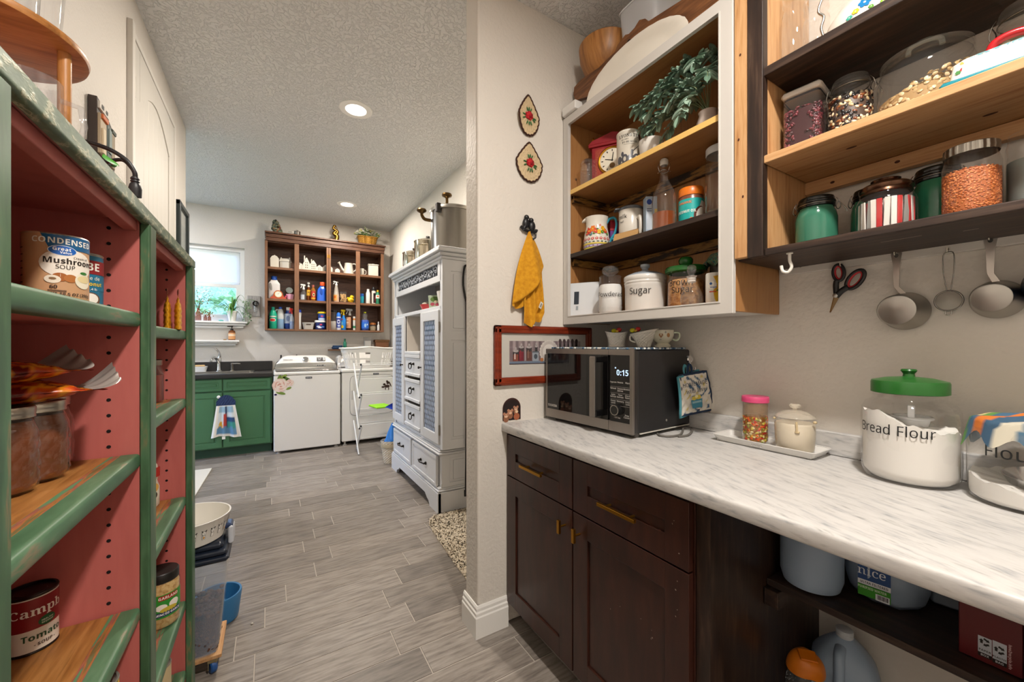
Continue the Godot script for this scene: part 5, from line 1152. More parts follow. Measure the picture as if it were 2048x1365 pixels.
func armoire_goods() -> void:
	var y := 1.5605
	var t := pot("red_bowl","red rimmed bowl of foil scraps in the armoire's open shelf","bowl",1.19,y,3.32,[0.0,0.0,0.06,0.0,0.085,0.05,0.088,0.052,0.083,0.05,0.058,0.006,0.0,0.006],mat("c01c22",0.3))
	part(t,"contents",mb("a8a294").ell(Vector3(-0.02,0.055,0),Vector3(0.05,0.025,0.05),12).k("d8d4c8").ell(Vector3(0.02,0.06,0.01),Vector3(0.035,0.03,0.04),10).k("3a4a3a").ell(Vector3(0.0,0.07,-0.02),Vector3(0.03,0.02,0.03),10),vm(0.4))
	t = thing("black_tray","black tray leaning at the back of the armoire's open shelf","tray",V(1.36,y + 0.01,3.3),0.0)
	part(t,"tray_board",mb().at(Vector3(0,0.085,0),Vector3(0.0,0.0,0.0)).bx(Vector3.ZERO,Vector3(0.015,0.16,0.42),0.004),mat("1c1b1c",0.4))
	t = thing("clear_bin","clear plastic bin of odds and ends, near end of the armoire's open shelf","bin",V(1.27,y,2.96))
	part(t,"bin_wall",mb().grid(40,3,func(u: float,w: float) -> Vector3: return sq(u,0.075 + 0.01*w,0.09 + 0.01*w,0.17*w,0.3),true).bx(Vector3(0,0.003,0),Vector3(0.14,0.004,0.17),0.001),glass("b8cfe0",0.3,0.08))
	part(t,"contents",mb("b8c2cc").bx(Vector3(0,0.05,0.03),Vector3(0.09,0.09,0.05),0.01).k("a8384a").bx(Vector3(0.01,0.07,-0.04),Vector3(0.06,0.13,0.04),0.01),vm(0.5))
	t = pot("white_beaker","white plastic beaker tilted in front of the clear bin","cup",1.155,y + 0.004,2.915,[0.0,0.0,0.032,0.0,0.042,0.12,0.039,0.12,0.03,0.006,0.0,0.005],mat("e2dfda",0.4))
	t.rotation.z = 0.08
	t = thing("seed_packet","paper seed packet with green and pink flowers standing between the red bowl and white beaker","packet",V(1.15,y + 0.002,3.075),toward(1.15,3.075,-0.1))
	part(t,"packet",mb("a8b8a0").at(Vector3.ZERO,Vector3(-0.12,0,0.08)).bx(Vector3(0,0.055,0),Vector3(0.1,0.11,0.012),0.003).k("5a7a3a").oval(0.0,0.075,0.035,0.022,0.0066).k("b04a5a").oval(-0.02,0.035,0.018,0.014,0.0066).oval(0.02,0.03,0.02,0.013,0.0066).k("d8c8a8").oval(0.01,0.055,0.015,0.01,0.0068),vm(0.5))
	solo("niche_figurine","pale grey figurine half hidden in the armoire's middle niche","figurine",mb("b8b4ae").lathe([0.0,0.0,0.035,0.0,0.03,0.05,0.02,0.1,0.026,0.13,0.0,0.16],18),vm(0.4),V(1.2,1.2055,3.33))
	for q in [[0.62,"green and white bottle behind the far lattice door",3.95],[0.63,"bright green bottle behind the near lattice door",2.98]]:
		pot("cabinet_bottle",q[1],"bottle",1.25,0.5055,q[2],[0.0,0.0,0.045,0.0,0.05,0.01,0.05,0.2,0.02,0.25,0.02,0.28,0.0,0.281],mat("6fb86a",0.3))
	# pots on top
	var top := 1.9932
	t = thing("pressure_canner","large aluminium pressure canner with tall bronze fittings on top of the armoire","canner",V(1.278,top,3.02))
	part(t,"pot_body",mb().lathe([0.0,0.0,0.165,0.0,0.175,0.008,0.176,0.36,0.0,0.362],48),mat("8f8b84",0.28,1.0))
	part(t,"lid",mb().lathe([0.176,0.34,0.184,0.343,0.185,0.362,0.178,0.372,0.14,0.385,0.06,0.392,0.0,0.393],48),mat("b4afa6",0.28,0.95))
	for a in [60.0,180.0,300.0]:
		part(t,"clamp",mb().at(Vector3(0.184*sin(deg_to_rad(a)),0.345,0.184*cos(deg_to_rad(a)))).bx(Vector3.ZERO,Vector3(0.04,0.07,0.04),0.008),mat("2a2523",0.4))
	var br := mat("5a4526",0.35,0.9)
	part(t,"gauge_post",mb().at(Vector3(-0.05,0.39,0.0)).lathe([0.0,0.0,0.013,0.0,0.012,0.075,0.02,0.085,0.038,0.092,0.042,0.1,0.038,0.112,0.0,0.116],22),br)
	part(t,"side_spigot",mb().tube(spline([Vector3(-0.17,0.28,-0.05),Vector3(-0.215,0.285,-0.06),Vector3(-0.235,0.31,-0.065),Vector3(-0.24,0.335,-0.065)],4),0.013,10).at(Vector3(-0.24,0.33,-0.065)).lathe([0.013,0.0,0.036,0.014,0.04,0.022,0.036,0.032,0.0,0.034],20),br)
	t = thing("stock_pot","shiny lidded steel pot, farthest left of the pots on the armoire","pot",V(1.262,top,3.98))
	pan_parts(t,0.115,0.2)
	t = thing("stock_pot","shiny lidded steel pot between the canner and the farthest pot on the armoire","pot",V(1.272,top,3.6))
	pan_parts(t,0.125,0.235)

func pan_parts(t: Node3D,r: float,h: float) -> void:
	var m := mat("c4bba8",0.14,1.0)
	part(t,"pot_body",mb().lathe([0.0,0.0,r*0.94,0.0,r,0.012,r,h,r + 0.005,h + 0.004,r - 0.004,h,r - 0.004,h - 0.02],40),m)
	part(t,"lid",mb().lathe([r + 0.003,h + 0.002,r + 0.003,h + 0.008,r*0.7,h + 0.024,0.0,h + 0.032],40),m)
	part(t,"lid_knob",mb().at(Vector3(0,h + 0.03,0)).lathe([0.01,0.0,0.008,0.012,0.02,0.02,0.018,0.032,0.0,0.036],18),mat("1f1d1d",0.4))
	for s in [-1,1]:
		var pts := []
		for i in 7:
			var a := PI*i/6.0
			pts.append(Vector3((r + 0.002 + 0.035*sin(a))*1.0,h*0.82,s*0.0 + 0.04*cos(a)).rotated(Vector3.UP,0.9 + (PI if s > 0 else 0.0)))
		part(t,"side_handle",mb().tube(pts,0.0065,8),m)

func floor_things() -> void:
	# strap on the armoire's side
	var t := thing("black_strap","long black strap with a loop hung on the armoire's near side","strap",V(1.275,0.12,2.757))
	part(t,"strap_band",mb("1a1919").tube([Vector3(0,0.02,0),Vector3(0.005,0.5,0.002),Vector3(0.012,1.0,0),Vector3(0.004,1.48,0)],0.008,6),vm(0.7))
	part(t,"strap_loop",mb("1a1919").tube(spline([Vector3(0.004,1.47,0),Vector3(-0.02,1.6,0),Vector3(-0.012,1.73,0),Vector3(0.012,1.74,0.002),Vector3(0.026,1.6,0),Vector3(0.004,1.47,0.003)],5),0.008,8),vm(0.7))
	part(t,"strap_end",mb("111111").bx(Vector3(0.0,0.01,0),Vector3(0.026,0.05,0.012),0.003),vm(0.6))
	# rugs
	t = thing("shag_rug","cream shag rug at the foot of the armoire, partly behind the wall end","rug",V(1.2,0,2.2))
	var pl := PackedVector2Array()
	for q in [[1.50,1.70],[0.885,1.75],[0.925,2.45],[0.945,2.64],[0.975,2.73],[1.03,2.775],[1.50,2.755]]: pl.append(Vector2(q[0] - 1.2,q[1] - 2.2))
	part(t,"rug_backing",mb("cabda8").at(Vector3(0,0.001,0),Vector3(-PI/2,0,0)).ext(pl,0.01),vm(0.95))
	var rng := RandomNumberGenerator.new()
	rng.seed = 21
	var pile := mb()
	var grown := 0
	while grown < 9000:
		var q := Vector2(rng.randf_range(-0.32,0.31),rng.randf_range(-0.5,0.59))
		if not Geometry2D.is_point_in_polygon(q,pl): continue
		grown += 1
		pile.k(["d2c6b2","cdc0aa","d6ccb9","c8baa2"][rng.randi() % 4])
		var b0 := Vector3(q.x,0.009,-q.y)
		var dx := Vector3(rng.randf_range(-1,1),0,rng.randf_range(-1,1))*0.008
		var tip := b0 + Vector3(rng.randf_range(-0.012,0.012),rng.randf_range(0.005,0.011),rng.randf_range(-0.012,0.012))
		var i0 := pile.vert(b0 - dx,Vector3.UP)
		var i1 := pile.vert(b0 + dx,Vector3.UP)
		pile.tri(i0,i1,pile.vert(tip,Vector3.UP))
	stuff(t,"pile",pile,vm(0.95))
	solo("door_mat","pale flat mat on the tiles before the green sink cabinet","mat",mb("c9c4b8").bx(Vector3(0,0.005,0),Vector3(0.75,0.01,0.95),0.004),vm(0.95),V(-0.895,0.0,4.56),-0.035)
	# woven basket with blue bag
	t = thing("woven_basket","tall white woven basket on the floor at the far side of the armoire","basket",V(1.105,0,4.31))
	var wv := mb()
	wv.grid(48,40,func(u: float,w: float) -> Vector3:
		var r := 0.07 + 0.03*w + 0.0035*sin(u*TAU*16.0 + (PI if int(w*20.0) % 2 == 0 else 0.0))*absf(sin(w*20.0*PI))
		return Vector3(r*sin(u*TAU),0.002 + 0.24*w,r*cos(u*TAU)),true)
	wv.lathe([0.0,0.002,0.07,0.002],24)
	part(t,"woven_wall",wv,mat("c9beaa",0.7))
	part(t,"lacy_band",mb("b5a88e").lathe([0.0985,0.17,0.1005,0.175,0.1025,0.21,0.1015,0.215],40),vm(0.8))
	t = thing("blue_bag","crumpled bright blue plastic bag stuffed in the white woven basket","bag",V(1.11,0.20,4.30))
	part(t,"bag_film",mb("1f6fc0").grid(30,20,func(u: float,w: float) -> Vector3:
		var r := 0.082*(1.0 - 0.75*w)*(1.0 + 0.16*sin(u*TAU*5.0 + w*6.0))
		return Vector3(r*sin(u*TAU) + 0.03*w,0.22*w,r*cos(u*TAU))),vm(0.35))
	# pet food bin with its bowls
	t = thing("pet_food_bin","clear pet food bin with a dark blue lid and latch on a wheeled plywood base","bin",V(-0.29,0,1.99))
	part(t,"bin_wall",mb().grid(48,8,func(u: float,w: float) -> Vector3: return sq(u,0.118 + 0.03*w,0.098 + 0.016*w,0.075 + 0.355*w,0.3),true).bx(Vector3(0,0.077,0),Vector3(0.22,0.004,0.18),0.001),glass("b4c6dc",0.3,0.12))
	var kib := grain("kibble",[0.0,"2a1810",0.4,"4a2c1a",0.7,"6a4428",1.0,"7a5232"],67,Vector3(11,11,11),0.8,0.5,false,0.03)
	part(t,"kibble",mb().grid(40,10,func(u: float,w: float) -> Vector3: return sq(u,0.113 + 0.016*w,0.093 + 0.009*w,0.081 + (0.13 + 0.02*sin(u*9.0))*w,0.3)),kib)
	part(t,"kibble_top",mb().grid(16,12,func(u: float,w: float) -> Vector3: return Vector3((u - 0.5)*0.24,0.215 + 0.02*(1 - w) + 0.008*sin(u*14)*sin(w*11),(0.5 - w)*0.19)),kib)
	var clumps := mb()
	for i in 240:
		var q := Vector2(rng.randf_range(-0.115,0.118),rng.randf_range(-0.09,0.092))
		clumps.k(["4a2c1a","5e3a22","6f4a2e"][i % 3]).ell(Vector3(q.x,0.228 + rng.randf_range(-0.006,0.01),q.y),Vector3(0.009,0.007,0.009),6)
	for i in 300:
		var q := sq(rng.randf(),0.1,0.081,0.0,0.3)
		clumps.k(["4a2c1a","5e3a22","6f4a2e"][i % 3]).ell(Vector3(q.x*1.13,rng.randf_range(0.085,0.225),q.z*1.15),Vector3(0.009,0.009,0.009),6)
	stuff(t,"kibble_pieces",clumps,vm(0.8))
	part(t,"scoop",mb("3a8fa8").at(Vector3(-0.06,0.32,0.06),Vector3(0.3,0.4,0.5)).lathe([0.0,0.0,0.03,0.004,0.036,0.05,0.034,0.05,0.028,0.008,0.0,0.005],20),vm(0.4))
	part(t,"lid",mb().bx(Vector3(0,0.44,0),Vector3(0.31,0.024,0.242),0.011).bx(Vector3(0,0.462,0),Vector3(0.296,0.026,0.228),0.012).bx(Vector3(0,0.485,0),Vector3(0.27,0.03,0.205),0.014),mat("1c2433",0.3))
	part(t,"latch",mb("c8ccd4").bx(Vector3(0.153,0.495,0.0),Vector3(0.022,0.075,0.075),0.009).k("2a3a5a").bx(Vector3(0.145,0.53,0.0),Vector3(0.03,0.02,0.06),0.007),vm(0.25))
	part(t,"plywood_base",mb().bx(Vector3(0,0.068,0),Vector3(0.26,0.014,0.22),0.002),T.pine_z)
	for q in [[0.1,0.085],[0.1,-0.085],[-0.1,0.085],[-0.1,-0.085]]:
		var c := part(t,"caster",mb().at(Vector3(q[0],0.024,q[1]),Vector3(0,0.4,PI/2)).lathe([0.0,-0.011,0.02,-0.011,0.024,-0.007,0.024,0.007,0.02,0.011,0.0,0.011],22),mat("1f4f8f",0.4))
		part(c,"caster_fork",mb().bx(Vector3(q[0],0.052,q[1]),Vector3(0.034,0.02,0.034),0.004).bx(Vector3(q[0] + 0.012,0.035,q[1] + 0.004),Vector3(0.003,0.036,0.022),0.001).bx(Vector3(q[0] - 0.012,0.035,q[1] + 0.004),Vector3(0.003,0.036,0.022),0.001),mat("a89a78",0.35,0.9))
	t = thing("dog_bowl","white plastic bowl with doodled dogs on the pet food bin's lid","bowl",V(-0.278,0.5005,1.99),toward(-0.278,1.99,0.15))
	part(t,"bowl_body",mb("e8e4dc").lathe([0.0,0.0,0.115,0.0,0.12,0.003,0.139,0.088,0.141,0.09,0.136,0.09,0.116,0.008,0.0,0.006],48),vm(0.35))
	var b := mb("3a3634")
	b.band = 0.02
	for i in 13:   # simple doodled dogs
		var cx := -0.18 + 0.03*i*1.0
		b.k("3a3634").oval(cx,0.052,0.0075,0.0085,0.0,12).k("efece6").oval(cx,0.052,0.0064,0.0074,0.0004,12).k("3a3634").oval(cx - 0.006,0.06,0.002,0.0045,0.0006,8,0.5).oval(cx + 0.006,0.06,0.002,0.0045,0.0006,8,-0.5).oval(cx - 0.0022,0.054,0.0007,0.0007,0.0008,6).oval(cx + 0.0022,0.054,0.0007,0.0007,0.0008,6).oval(cx,0.0505,0.0014,0.001,0.0008,8)
		b.k("3a3634").rc(cx,0.036,0.011,0.016,0.0).k("efece6").rc(cx,0.036,0.009,0.014,0.0004)
		if i % 3 == 1: b.k("d8962a").oval(cx,0.035,0.003,0.005,0.0007,10)
	for i in range(0,b.v.size()):   # wrapped on the flaring wall
		var p := b.v[i]
		var r := 0.1205 + 0.019*(p.y - 0.003)/0.085 + 0.0008 + p.z
		var a := p.x/0.13
		b.v[i] = Vector3(r*sin(a),p.y,r*cos(a))
		b.n[i] = Vector3(sin(a),-0.2,cos(a)).normalized()
	part(t,"dog_doodles",b,vm(0.4))
	t = thing("pet_bowl","blue pet water bowl on the floor behind the food bin","bowl",V(-0.205,0.0,2.255))
	part(t,"bowl_body",mb("2f6f9f").lathe([0.0,0.0,0.07,0.0,0.078,0.004,0.092,0.115,0.09,0.121,0.083,0.12,0.074,0.05,0.0,0.04],44),vm(0.4))
	solo("dropped_crumb","little grey crumb of kibble lying on the tiles in front of the blue bowl","crumb",mb("b4aea4").ell(Vector3(0,0.004,0),Vector3(0.006,0.004,0.005),8),vm(0.6),V(-0.07,0.0,2.135))

# ---------- right wall: upper cabinets ----------
func wall_cabinet() -> void:
	var t := thing("wall_cabinet","doorless wall cabinet with a white face frame and two inner shelves, over the microwave","wall cabinet",V(1.385,1.363,1.11))
	var o := -t.position
	var wp := mat("c6c2bc",0.42)
	part(t,"face_frame",mb().bb(V(1.235,1.363,0.692),V(1.254,2.38,0.735),0.003).bb(V(1.235,1.363,1.494),V(1.254,2.38,1.533),0.003).bb(V(1.2352,1.363,0.72),V(1.254,1.402,1.51),0.003).bb(V(1.2352,2.341,0.72),V(1.254,2.38,1.51),0.003),wp,o)
	part(t,"frame_bead",mb().bb(V(1.2325,1.4,0.733),V(1.2365,1.405,1.497),0.001).bb(V(1.2325,2.337,0.733),V(1.2365,2.342,1.497),0.001).bb(V(1.2325,1.4,0.733),V(1.2365,2.342,0.738),0.001).bb(V(1.2325,1.4,1.492),V(1.2365,2.342,1.497),0.001),wp,o)
	part(t,"side_panel",mb().bb(V(1.254,1.372,0.697),V(1.538,2.378,0.712),0.001),T.maple_y,o)
	part(t,"side_panel",mb().bb(V(1.254,1.372,1.512),V(1.538,2.378,1.531),0.001),T.maple_y,o)
	part(t,"back_panel",mb().bb(V(1.526,1.38,0.71),V(1.538,2.37,1.513),0.0),T.maple_y,o)
	part(t,"bottom_board",mb().bb(V(1.25,1.384,0.712),V(1.527,1.401,1.512),0.001),T.maple_z,o)
	part(t,"underside",mb().bb(V(1.25,1.374,0.712),V(1.527,1.384,1.512),0.001),wp,o)
	part(t,"top_board",mb().bb(V(1.254,2.36,0.712),V(1.527,2.378,1.512),0.001),T.maple_z,o)
	var s1 := part(t,"shelf",mb().bb(V(1.2525,2.0,0.714),V(1.526,2.02,1.511),0.001),T.maple_z,o)
	part(s1,"shelf_edge",mb().bb(V(1.2495,1.999,0.7145),V(1.2535,2.0205,1.5105),0.001),T.pine_edge)
	part(t,"dark_shelf",mb().bb(V(1.25,1.688,0.714),V(1.526,1.709,1.511),0.002),T.dark_z,o)
	for y in [1.688,2.0]:
		part(t,"cleat",mb().bb(V(1.27,y - 0.036,1.492),V(1.508,y - 0.001,1.5115),0.002),T.burnt_x,o)
		part(t,"cleat",mb().bb(V(1.508,y - 0.042,0.714),V(1.5255,y - 0.001,1.511),0.002),T.burnt_z,o)
	part(t,"screw",mb().at(V(1.30,2.09,1.5115),Vector3(PI/2,0,0)).lathe([0.006,0.0,0.005,0.003,0.0,0.004],10).at(V(1.285,1.475,1.5115),Vector3(PI/2,0,0)).lathe([0.005,0.0,0.004,0.003,0.0,0.004],10),T.steel,o)
	# on top of the cabinet
	var top := 2.3805
	t = thing("oval_platter","large cream oval platter with a scalloped rim, leaning on top of the white cabinet","platter",V(1.265,top + 0.007,1.12))
	part(t,"platter_dish",mb().at(Vector3.ZERO,Vector3(0,-PI/2,0)).grid(72,8,func(u: float,w: float) -> Vector3:
		var a := TAU*u
		var k := w*(1.0 + 0.012*absf(sin(a*14.0))*w)
		return Vector3(-0.26*k*signf(cos(a))*pow(absf(cos(a)),1.0 if sin(a) > 0.0 else 0.35),(0.122 if sin(a) > 0.0 else 0.006)*k*sin(a),0.012*smoothstep(0.6,1.0,w)),true),mat("ded8cc",0.3))
	t = thing("dough_board","long dark wooden board with a scalloped handle end and a hole, leaning behind the platter","cutting board",V(1.31,top,1.1),-PI/2)
	var pl := PackedVector2Array()   # x toward the viewer's right,that is nearer
	for q in [[0.4,0.0],[0.4,0.115],[0.2,0.15],[0.04,0.178],[0.025,0.2],[-0.005,0.215],[-0.03,0.2],[-0.06,0.195],[-0.08,0.205],[-0.12,0.19],[-0.14,0.17],[-0.24,0.16],[-0.36,0.175],[-0.41,0.165],[-0.415,0.13],[-0.4,0.095],[-0.2,0.03],[-0.1,0.0]]: pl.append(Vector2(q[0],q[1]))
	part(t,"board",mb().ext(pl,0.022),grain("dark board",[0.0,"4a2c16",0.5,"6e4526",1.0,"8a5c36"],71,Vector3(0.8,6.0,6.0),0.5),Vector3.ZERO)
	part(t,"hang_hole",mb("120c08").at(Vector3(-0.06,0.155,0.0225)).oval(0,0,0.014,0.016),vm(0.9))
	t = thing("storage_box","white lidded storage box lying on top of the white cabinet behind the boards","box",V(1.41,top,1.25))
	part(t,"box_body",mb().bx(Vector3(0,0.066,0),Vector3(0.19,0.13,0.5),0.006),mat("c9c7c3",0.5))
	part(t,"box_lid",mb().bx(Vector3(0,0.139,0),Vector3(0.2,0.018,0.51),0.005),mat("d2d0cc",0.5))
	t = thing("bamboo_bowl","round bamboo salad bowl standing on the white box, partly behind the dark board","bowl",V(1.37,top + 0.149,1.375))
	part(t,"bowl_body",mb().lathe([0.0,0.0,0.06,0.0,0.1,0.04,0.122,0.1,0.128,0.155,0.124,0.16,0.12,0.155,0.112,0.1,0.09,0.05,0.0,0.02],48),T.oak_y)
	t = thing("plastic_bin","frosted white plastic bin on the white box, behind the dark board","bin",V(1.405,top + 0.149,1.14))
	part(t,"bin_wall",mb().grid(44,4,func(u: float,w: float) -> Vector3: return sq(u,0.085 + 0.012*w,0.09 + 0.012*w,0.19*w,0.25),true).bx(Vector3(0,0.004,0),Vector3(0.16,0.006,0.17),0.002),milky("d8dade",0.55))
	part(t,"rim",mb().tube(ring_pts(0.098,0.103,0.19,0.25),0.004,8,true),mat("d2d4d8",0.4))
	solo("white_block","small white plastic block at the far front corner on top of the white cabinet","block",mb("dcdad6").bx(Vector3(0,0.022,0),Vector3(0.05,0.044,0.1),0.006),vm(0.4),V(1.245,top,1.475),0.0)

func glass_jar_label(t: Node3D,s: String,size: float,r: float,y: float,turn := 0.0,wide := 1.0,par: String = "lettering") -> void:
	var b := mb("15130f")
	b.txt(s,size,0,y,0.0012,false,wide)
	b.bend(0,r,turn)
	part(t,par,b,vm(0.5))

func wall_cabinet_goods() -> void:
	var y1 := 1.4015
	# bottom shelf
	var t := thing("kitchen_scale","flat white kitchen scale with a dark display, stood on edge","scale",V(1.30,y1,1.452),-1.02)
	part(t,"scale_plate",mb().at(Vector3(0,0.085,0),Vector3(-0.1,0,0)).bx(Vector3.ZERO,Vector3(0.15,0.165,0.014),0.005),mat("d6dade",0.25))
	part(t,"display",mb("27323f").at(Vector3(-0.035,0.092,0.0075),Vector3(-0.1,0,0)).rc(0,0,0.024,0.062,0.0006).k("9aa2a8").rc(0.004,-0.05,0.012,0.02,0.0006),vm(0.2))
	t = thing("lettered_jar","cut glass jar with a faceted stopper lettered Powdered, full of white sugar","jar",V(1.272,y1,1.255),toward(1.272,1.255))
	t.position = V(1.305,y1,1.283)
	var R := 0.0525
	part(t,"glass_body",mb().grid(72,24,func(u: float,w: float) -> Vector3:
		var y := 0.003 + 0.135*w
		var r := R
		if w < 0.25: r += 0.0018*absf(sin(u*TAU*14.0))*(1.0 if int(w*24.0) % 3 > 0 else 0.3)
		r -= 0.006*smoothstep(0.93,1.0,w)
		return Vector3(r*sin(u*TAU),y,r*cos(u*TAU))),glass("eef3f6",0.06,0.04))
	part(t,"sugar_fill",mb().lathe([0.0,0.006,0.046,0.006,0.0505,0.012,0.0505,0.118,0.044,0.132,0.0,0.134],32),mat("dcdcda",0.8))
	part(t,"glass_collar",mb().lathe([0.0465,0.137,0.0475,0.143,0.0475,0.162,0.05,0.165,0.05,0.170,0.0,0.172],36),glass("dfe8ee",0.12,0.04))
	part(t,"stopper",mb().grid(56,8,func(u: float,w: float) -> Vector3:
		var r := lerpf(0.014,0.034,smoothstep(0.0,0.4,w))*(1.0 - 0.25*smoothstep(0.8,1.0,w)) + 0.0022*absf(sin(u*TAU*9.0))
		return Vector3(r*sin(u*TAU),0.172 + 0.042*w,r*cos(u*TAU))).at(Vector3(0,0.214,0)).lathe([0.026,0.0,0.0,0.004],28),glass("e2eaee",0.22,0.05))
	glass_jar_label(t,"Powdered",0.0275,R + 0.0032,0.085,0.0)
	t = thing("sugar_canister","white stoneware canister with a grey lid, lettered Sugar","canister",V(1.375,y1,1.148),toward(1.375,1.148))
	R = 0.0855
	part(t,"canister_body",mb().lathe([0.0,0.0,R - 0.006,0.0,R - 0.002,0.004,R - 0.002,0.11,R,0.116,R - 0.001,0.122,R + 0.0015,0.126,R + 0.0015,0.13,R,0.134,R + 0.003,0.139,R + 0.003,0.152,R,0.156,R - 0.006,0.156],52),mat("d4d2cd",0.18))
	part(t,"lid",mb().lathe([R - 0.004,0.155,R - 0.006,0.160,R*0.6,0.172,0.018,0.18,0.012,0.186,0.013,0.19,0.02,0.198,0.019,0.208,0.0,0.212],48),mat("9aa4ae",0.2))
	glass_jar_label(t,"Sugar",0.037,R,0.088,-0.26)
	t = thing("lettered_jar","glass jar with a green lid lettered Brown Sugar, behind the small cruet","jar",V(1.40,y1,0.97),toward(1.40,0.97))
	R = 0.0677
	part(t,"glass_body",mb().lathe([0.0,0.0,R - 0.004,0.0,R,0.006,R,0.118,R - 0.006,0.132,R - 0.006,0.15],44),glass("f4f0ea",0.05,0.04))
	part(t,"brown_sugar",mb().lathe([0.0,0.004,R - 0.006,0.004,R - 0.0025,0.009,R - 0.0025,0.108,R - 0.01,0.118,0.0,0.122],40),grain("brown sugar",[0.0,"6a4020",0.35,"9a6838",0.6,"b8864e",1.0,"c89a62"],72,Vector3(7,7,7),0.8,0.08))
	part(t,"lid",mb().lathe([R - 0.004,0.144,R + 0.009,0.148,R + 0.010,0.160,R + 0.006,0.168,0.03,0.174,0.022,0.178,0.026,0.186,0.027,0.198,0.02,0.208,0.0,0.211],44),mat("1d5a22",0.25))
	glass_jar_label(t,"Brown",0.033,R + 0.001,0.103,-0.32)
	glass_jar_label(t,"Sugar",0.033,R + 0.001,0.075,-0.22)
	t = thing("glass_cruet","small empty glass cruet in front of the Brown Sugar jar","cruet",V(1.308,y1,0.883),toward(1.308,0.883))
	part(t,"glass_body",mb().lathe([0.0,0.002,0.03,0.0,0.036,0.006,0.039,0.025,0.037,0.045,0.026,0.068,0.014,0.085,0.0125,0.094],36),glass("c8c2b8",0.24,0.03))
	part(t,"neck_band",mb().lathe([0.014,0.090,0.016,0.092,0.014,0.096,0.016,0.104,0.013,0.106,0.019,0.113,0.017,0.114],24),glass("f2f0ea",0.35,0.08))
	part(t,"stopper",mb().lathe([0.009,0.108,0.009,0.118,0.012,0.122,0.0165,0.135,0.015,0.147,0.008,0.153,0.0,0.154],28),glass("f2f2f0",0.14,0.03))
	part(t,"handle",mb().tube(spline([Vector3(-0.014,0.104,0),Vector3(-0.03,0.106,0),Vector3(-0.036,0.09,0),Vector3(-0.03,0.07,0),Vector3(-0.021,0.066,0)],5),0.004,10),glass("f2f2f0",0.14,0.03))
	t = pot("sweetener_canister","white canister printed with a big lemon, beside the cabinet's near stile","canister",1.328,y1,0.812,[0.0,0.0,0.024,0.0,0.0255,0.003,0.0255,0.11,0.023,0.114,0.0,0.115],mat("dedcd6",0.35))
	var b := mb("d8a81c")
	b.band = 0.006
	b.pg(PackedVector2Array([Vector2(0.02,0.105),Vector2(-0.005,0.1),Vector2(0.008,0.075),Vector2(-0.005,0.05),Vector2(0.0,0.02),Vector2(0.025,0.01)]),0.0).k("e8c42a").oval(0.012,0.03,0.012,0.024,0.0004).oval(0.014,0.085,0.011,0.014,0.0004).k("4a7a2c").oval(0.014,0.055,0.011,0.003,0.0007,12,0.6).k("f2f0e8").oval(-0.008,0.068,0.014,0.014,0.0005).k("1f5fb0").oval(-0.012,0.075,0.0045,0.0045,0.0008).txt("sugar",0.008,-0.004,0.063,0.001,true).k("d0502c").rc(-0.006,0.047,0.022,0.004,0.0008)
	b.bend(0,0.0259,0.15)
	part(t,"paper_label",b,vm(0.4))
	t = thing("lilac_box","lilac and white carton tucked behind the near stile, right of the lemon canister","box",V(1.355,y1,0.764),toward(1.355,0.764,-0.2))
	part(t,"carton",mb().bx(Vector3(0,0.07,0),Vector3(0.065,0.14,0.04),0.002),mat("c3b4d4",0.5))
	part(t,"print",mb("eceaf0").rc(-0.012,0.115,0.038,0.04,0.0205).k("2a5fb0").oval(-0.016,0.124,0.012,0.007,0.021).k("8a8494").rc(-0.02,0.04,0.008,0.05,0.021).rc(-0.006,0.04,0.006,0.05,0.021),vm(0.5))
	t = thing("fabric_jar","dark seed jar with a patterned cloth cap, at the back behind the near stile","jar",V(1.478,y1,0.878),toward(1.478,0.878))
	t.scale = Vector3(0.78,1.0,0.78)
	part(t,"glass_body",mb().lathe([0.0,0.0,0.042,0.0,0.045,0.005,0.045,0.17,0.036,0.19,0.036,0.2,0.0,0.2],32),mat("4a443c",0.25))
	glass_jar_label(t,"basil",0.022,0.0455,0.15,-0.3)
	part(t,"cloth_cap",mb("2a5a5c").grid(48,8,func(u: float,w: float) -> Vector3:
		var r := lerpf(0.066,0.0,w) if w > 0.55 else lerpf(0.075,0.037,w/0.55)
		r += (0.008*sin(u*TAU*7.0))*(1.0 - smoothstep(0.0,0.5,w))
		var y := 0.17 + 0.045*smoothstep(0.0,0.55,w) + 0.01*sin(u*TAU*7.0 + 1.0)*(1.0 - smoothstep(0.0,0.5,w)) + 0.008*smoothstep(0.55,1.0,w)
		if w > 0.55: r = 0.037*(1.0 - (w - 0.55)/0.45)
		return Vector3(r*sin(u*TAU),y,r*cos(u*TAU)),true),grain("cloth cap",[0.0,"1f4a4c",0.45,"2f6a6a",0.5,"c8c890",0.56,"6f9a4a",0.62,"2a5a5c",0.8,"8a2a3a",1.0,"c8b890"],73,Vector3(9,9,9),0.9,0.0,false,0.02))
	# middle shelf
	var y2 := 1.7095
	t = thing("flower_pitcher","floral painted pitcher with a turquoise handle","pitcher",V(1.335,y2,1.402),toward(1.335,1.402))
	part(t,"pitcher_body",mb().lathe([0.0,0.0,0.05,0.0,0.058,0.01,0.0615,0.045,0.058,0.08,0.05,0.115,0.05,0.14,0.056,0.162,0.053,0.162,0.047,0.138,0.045,0.115,0.0,0.03],52),mat("ddd8cc",0.15))
	part(t,"spout",mb().at(Vector3(-0.054,0.156,0.0),Vector3(0,0,0.7)).ell(Vector3.ZERO,Vector3(0.02,0.008,0.016),14),mat("ddd8cc",0.15))
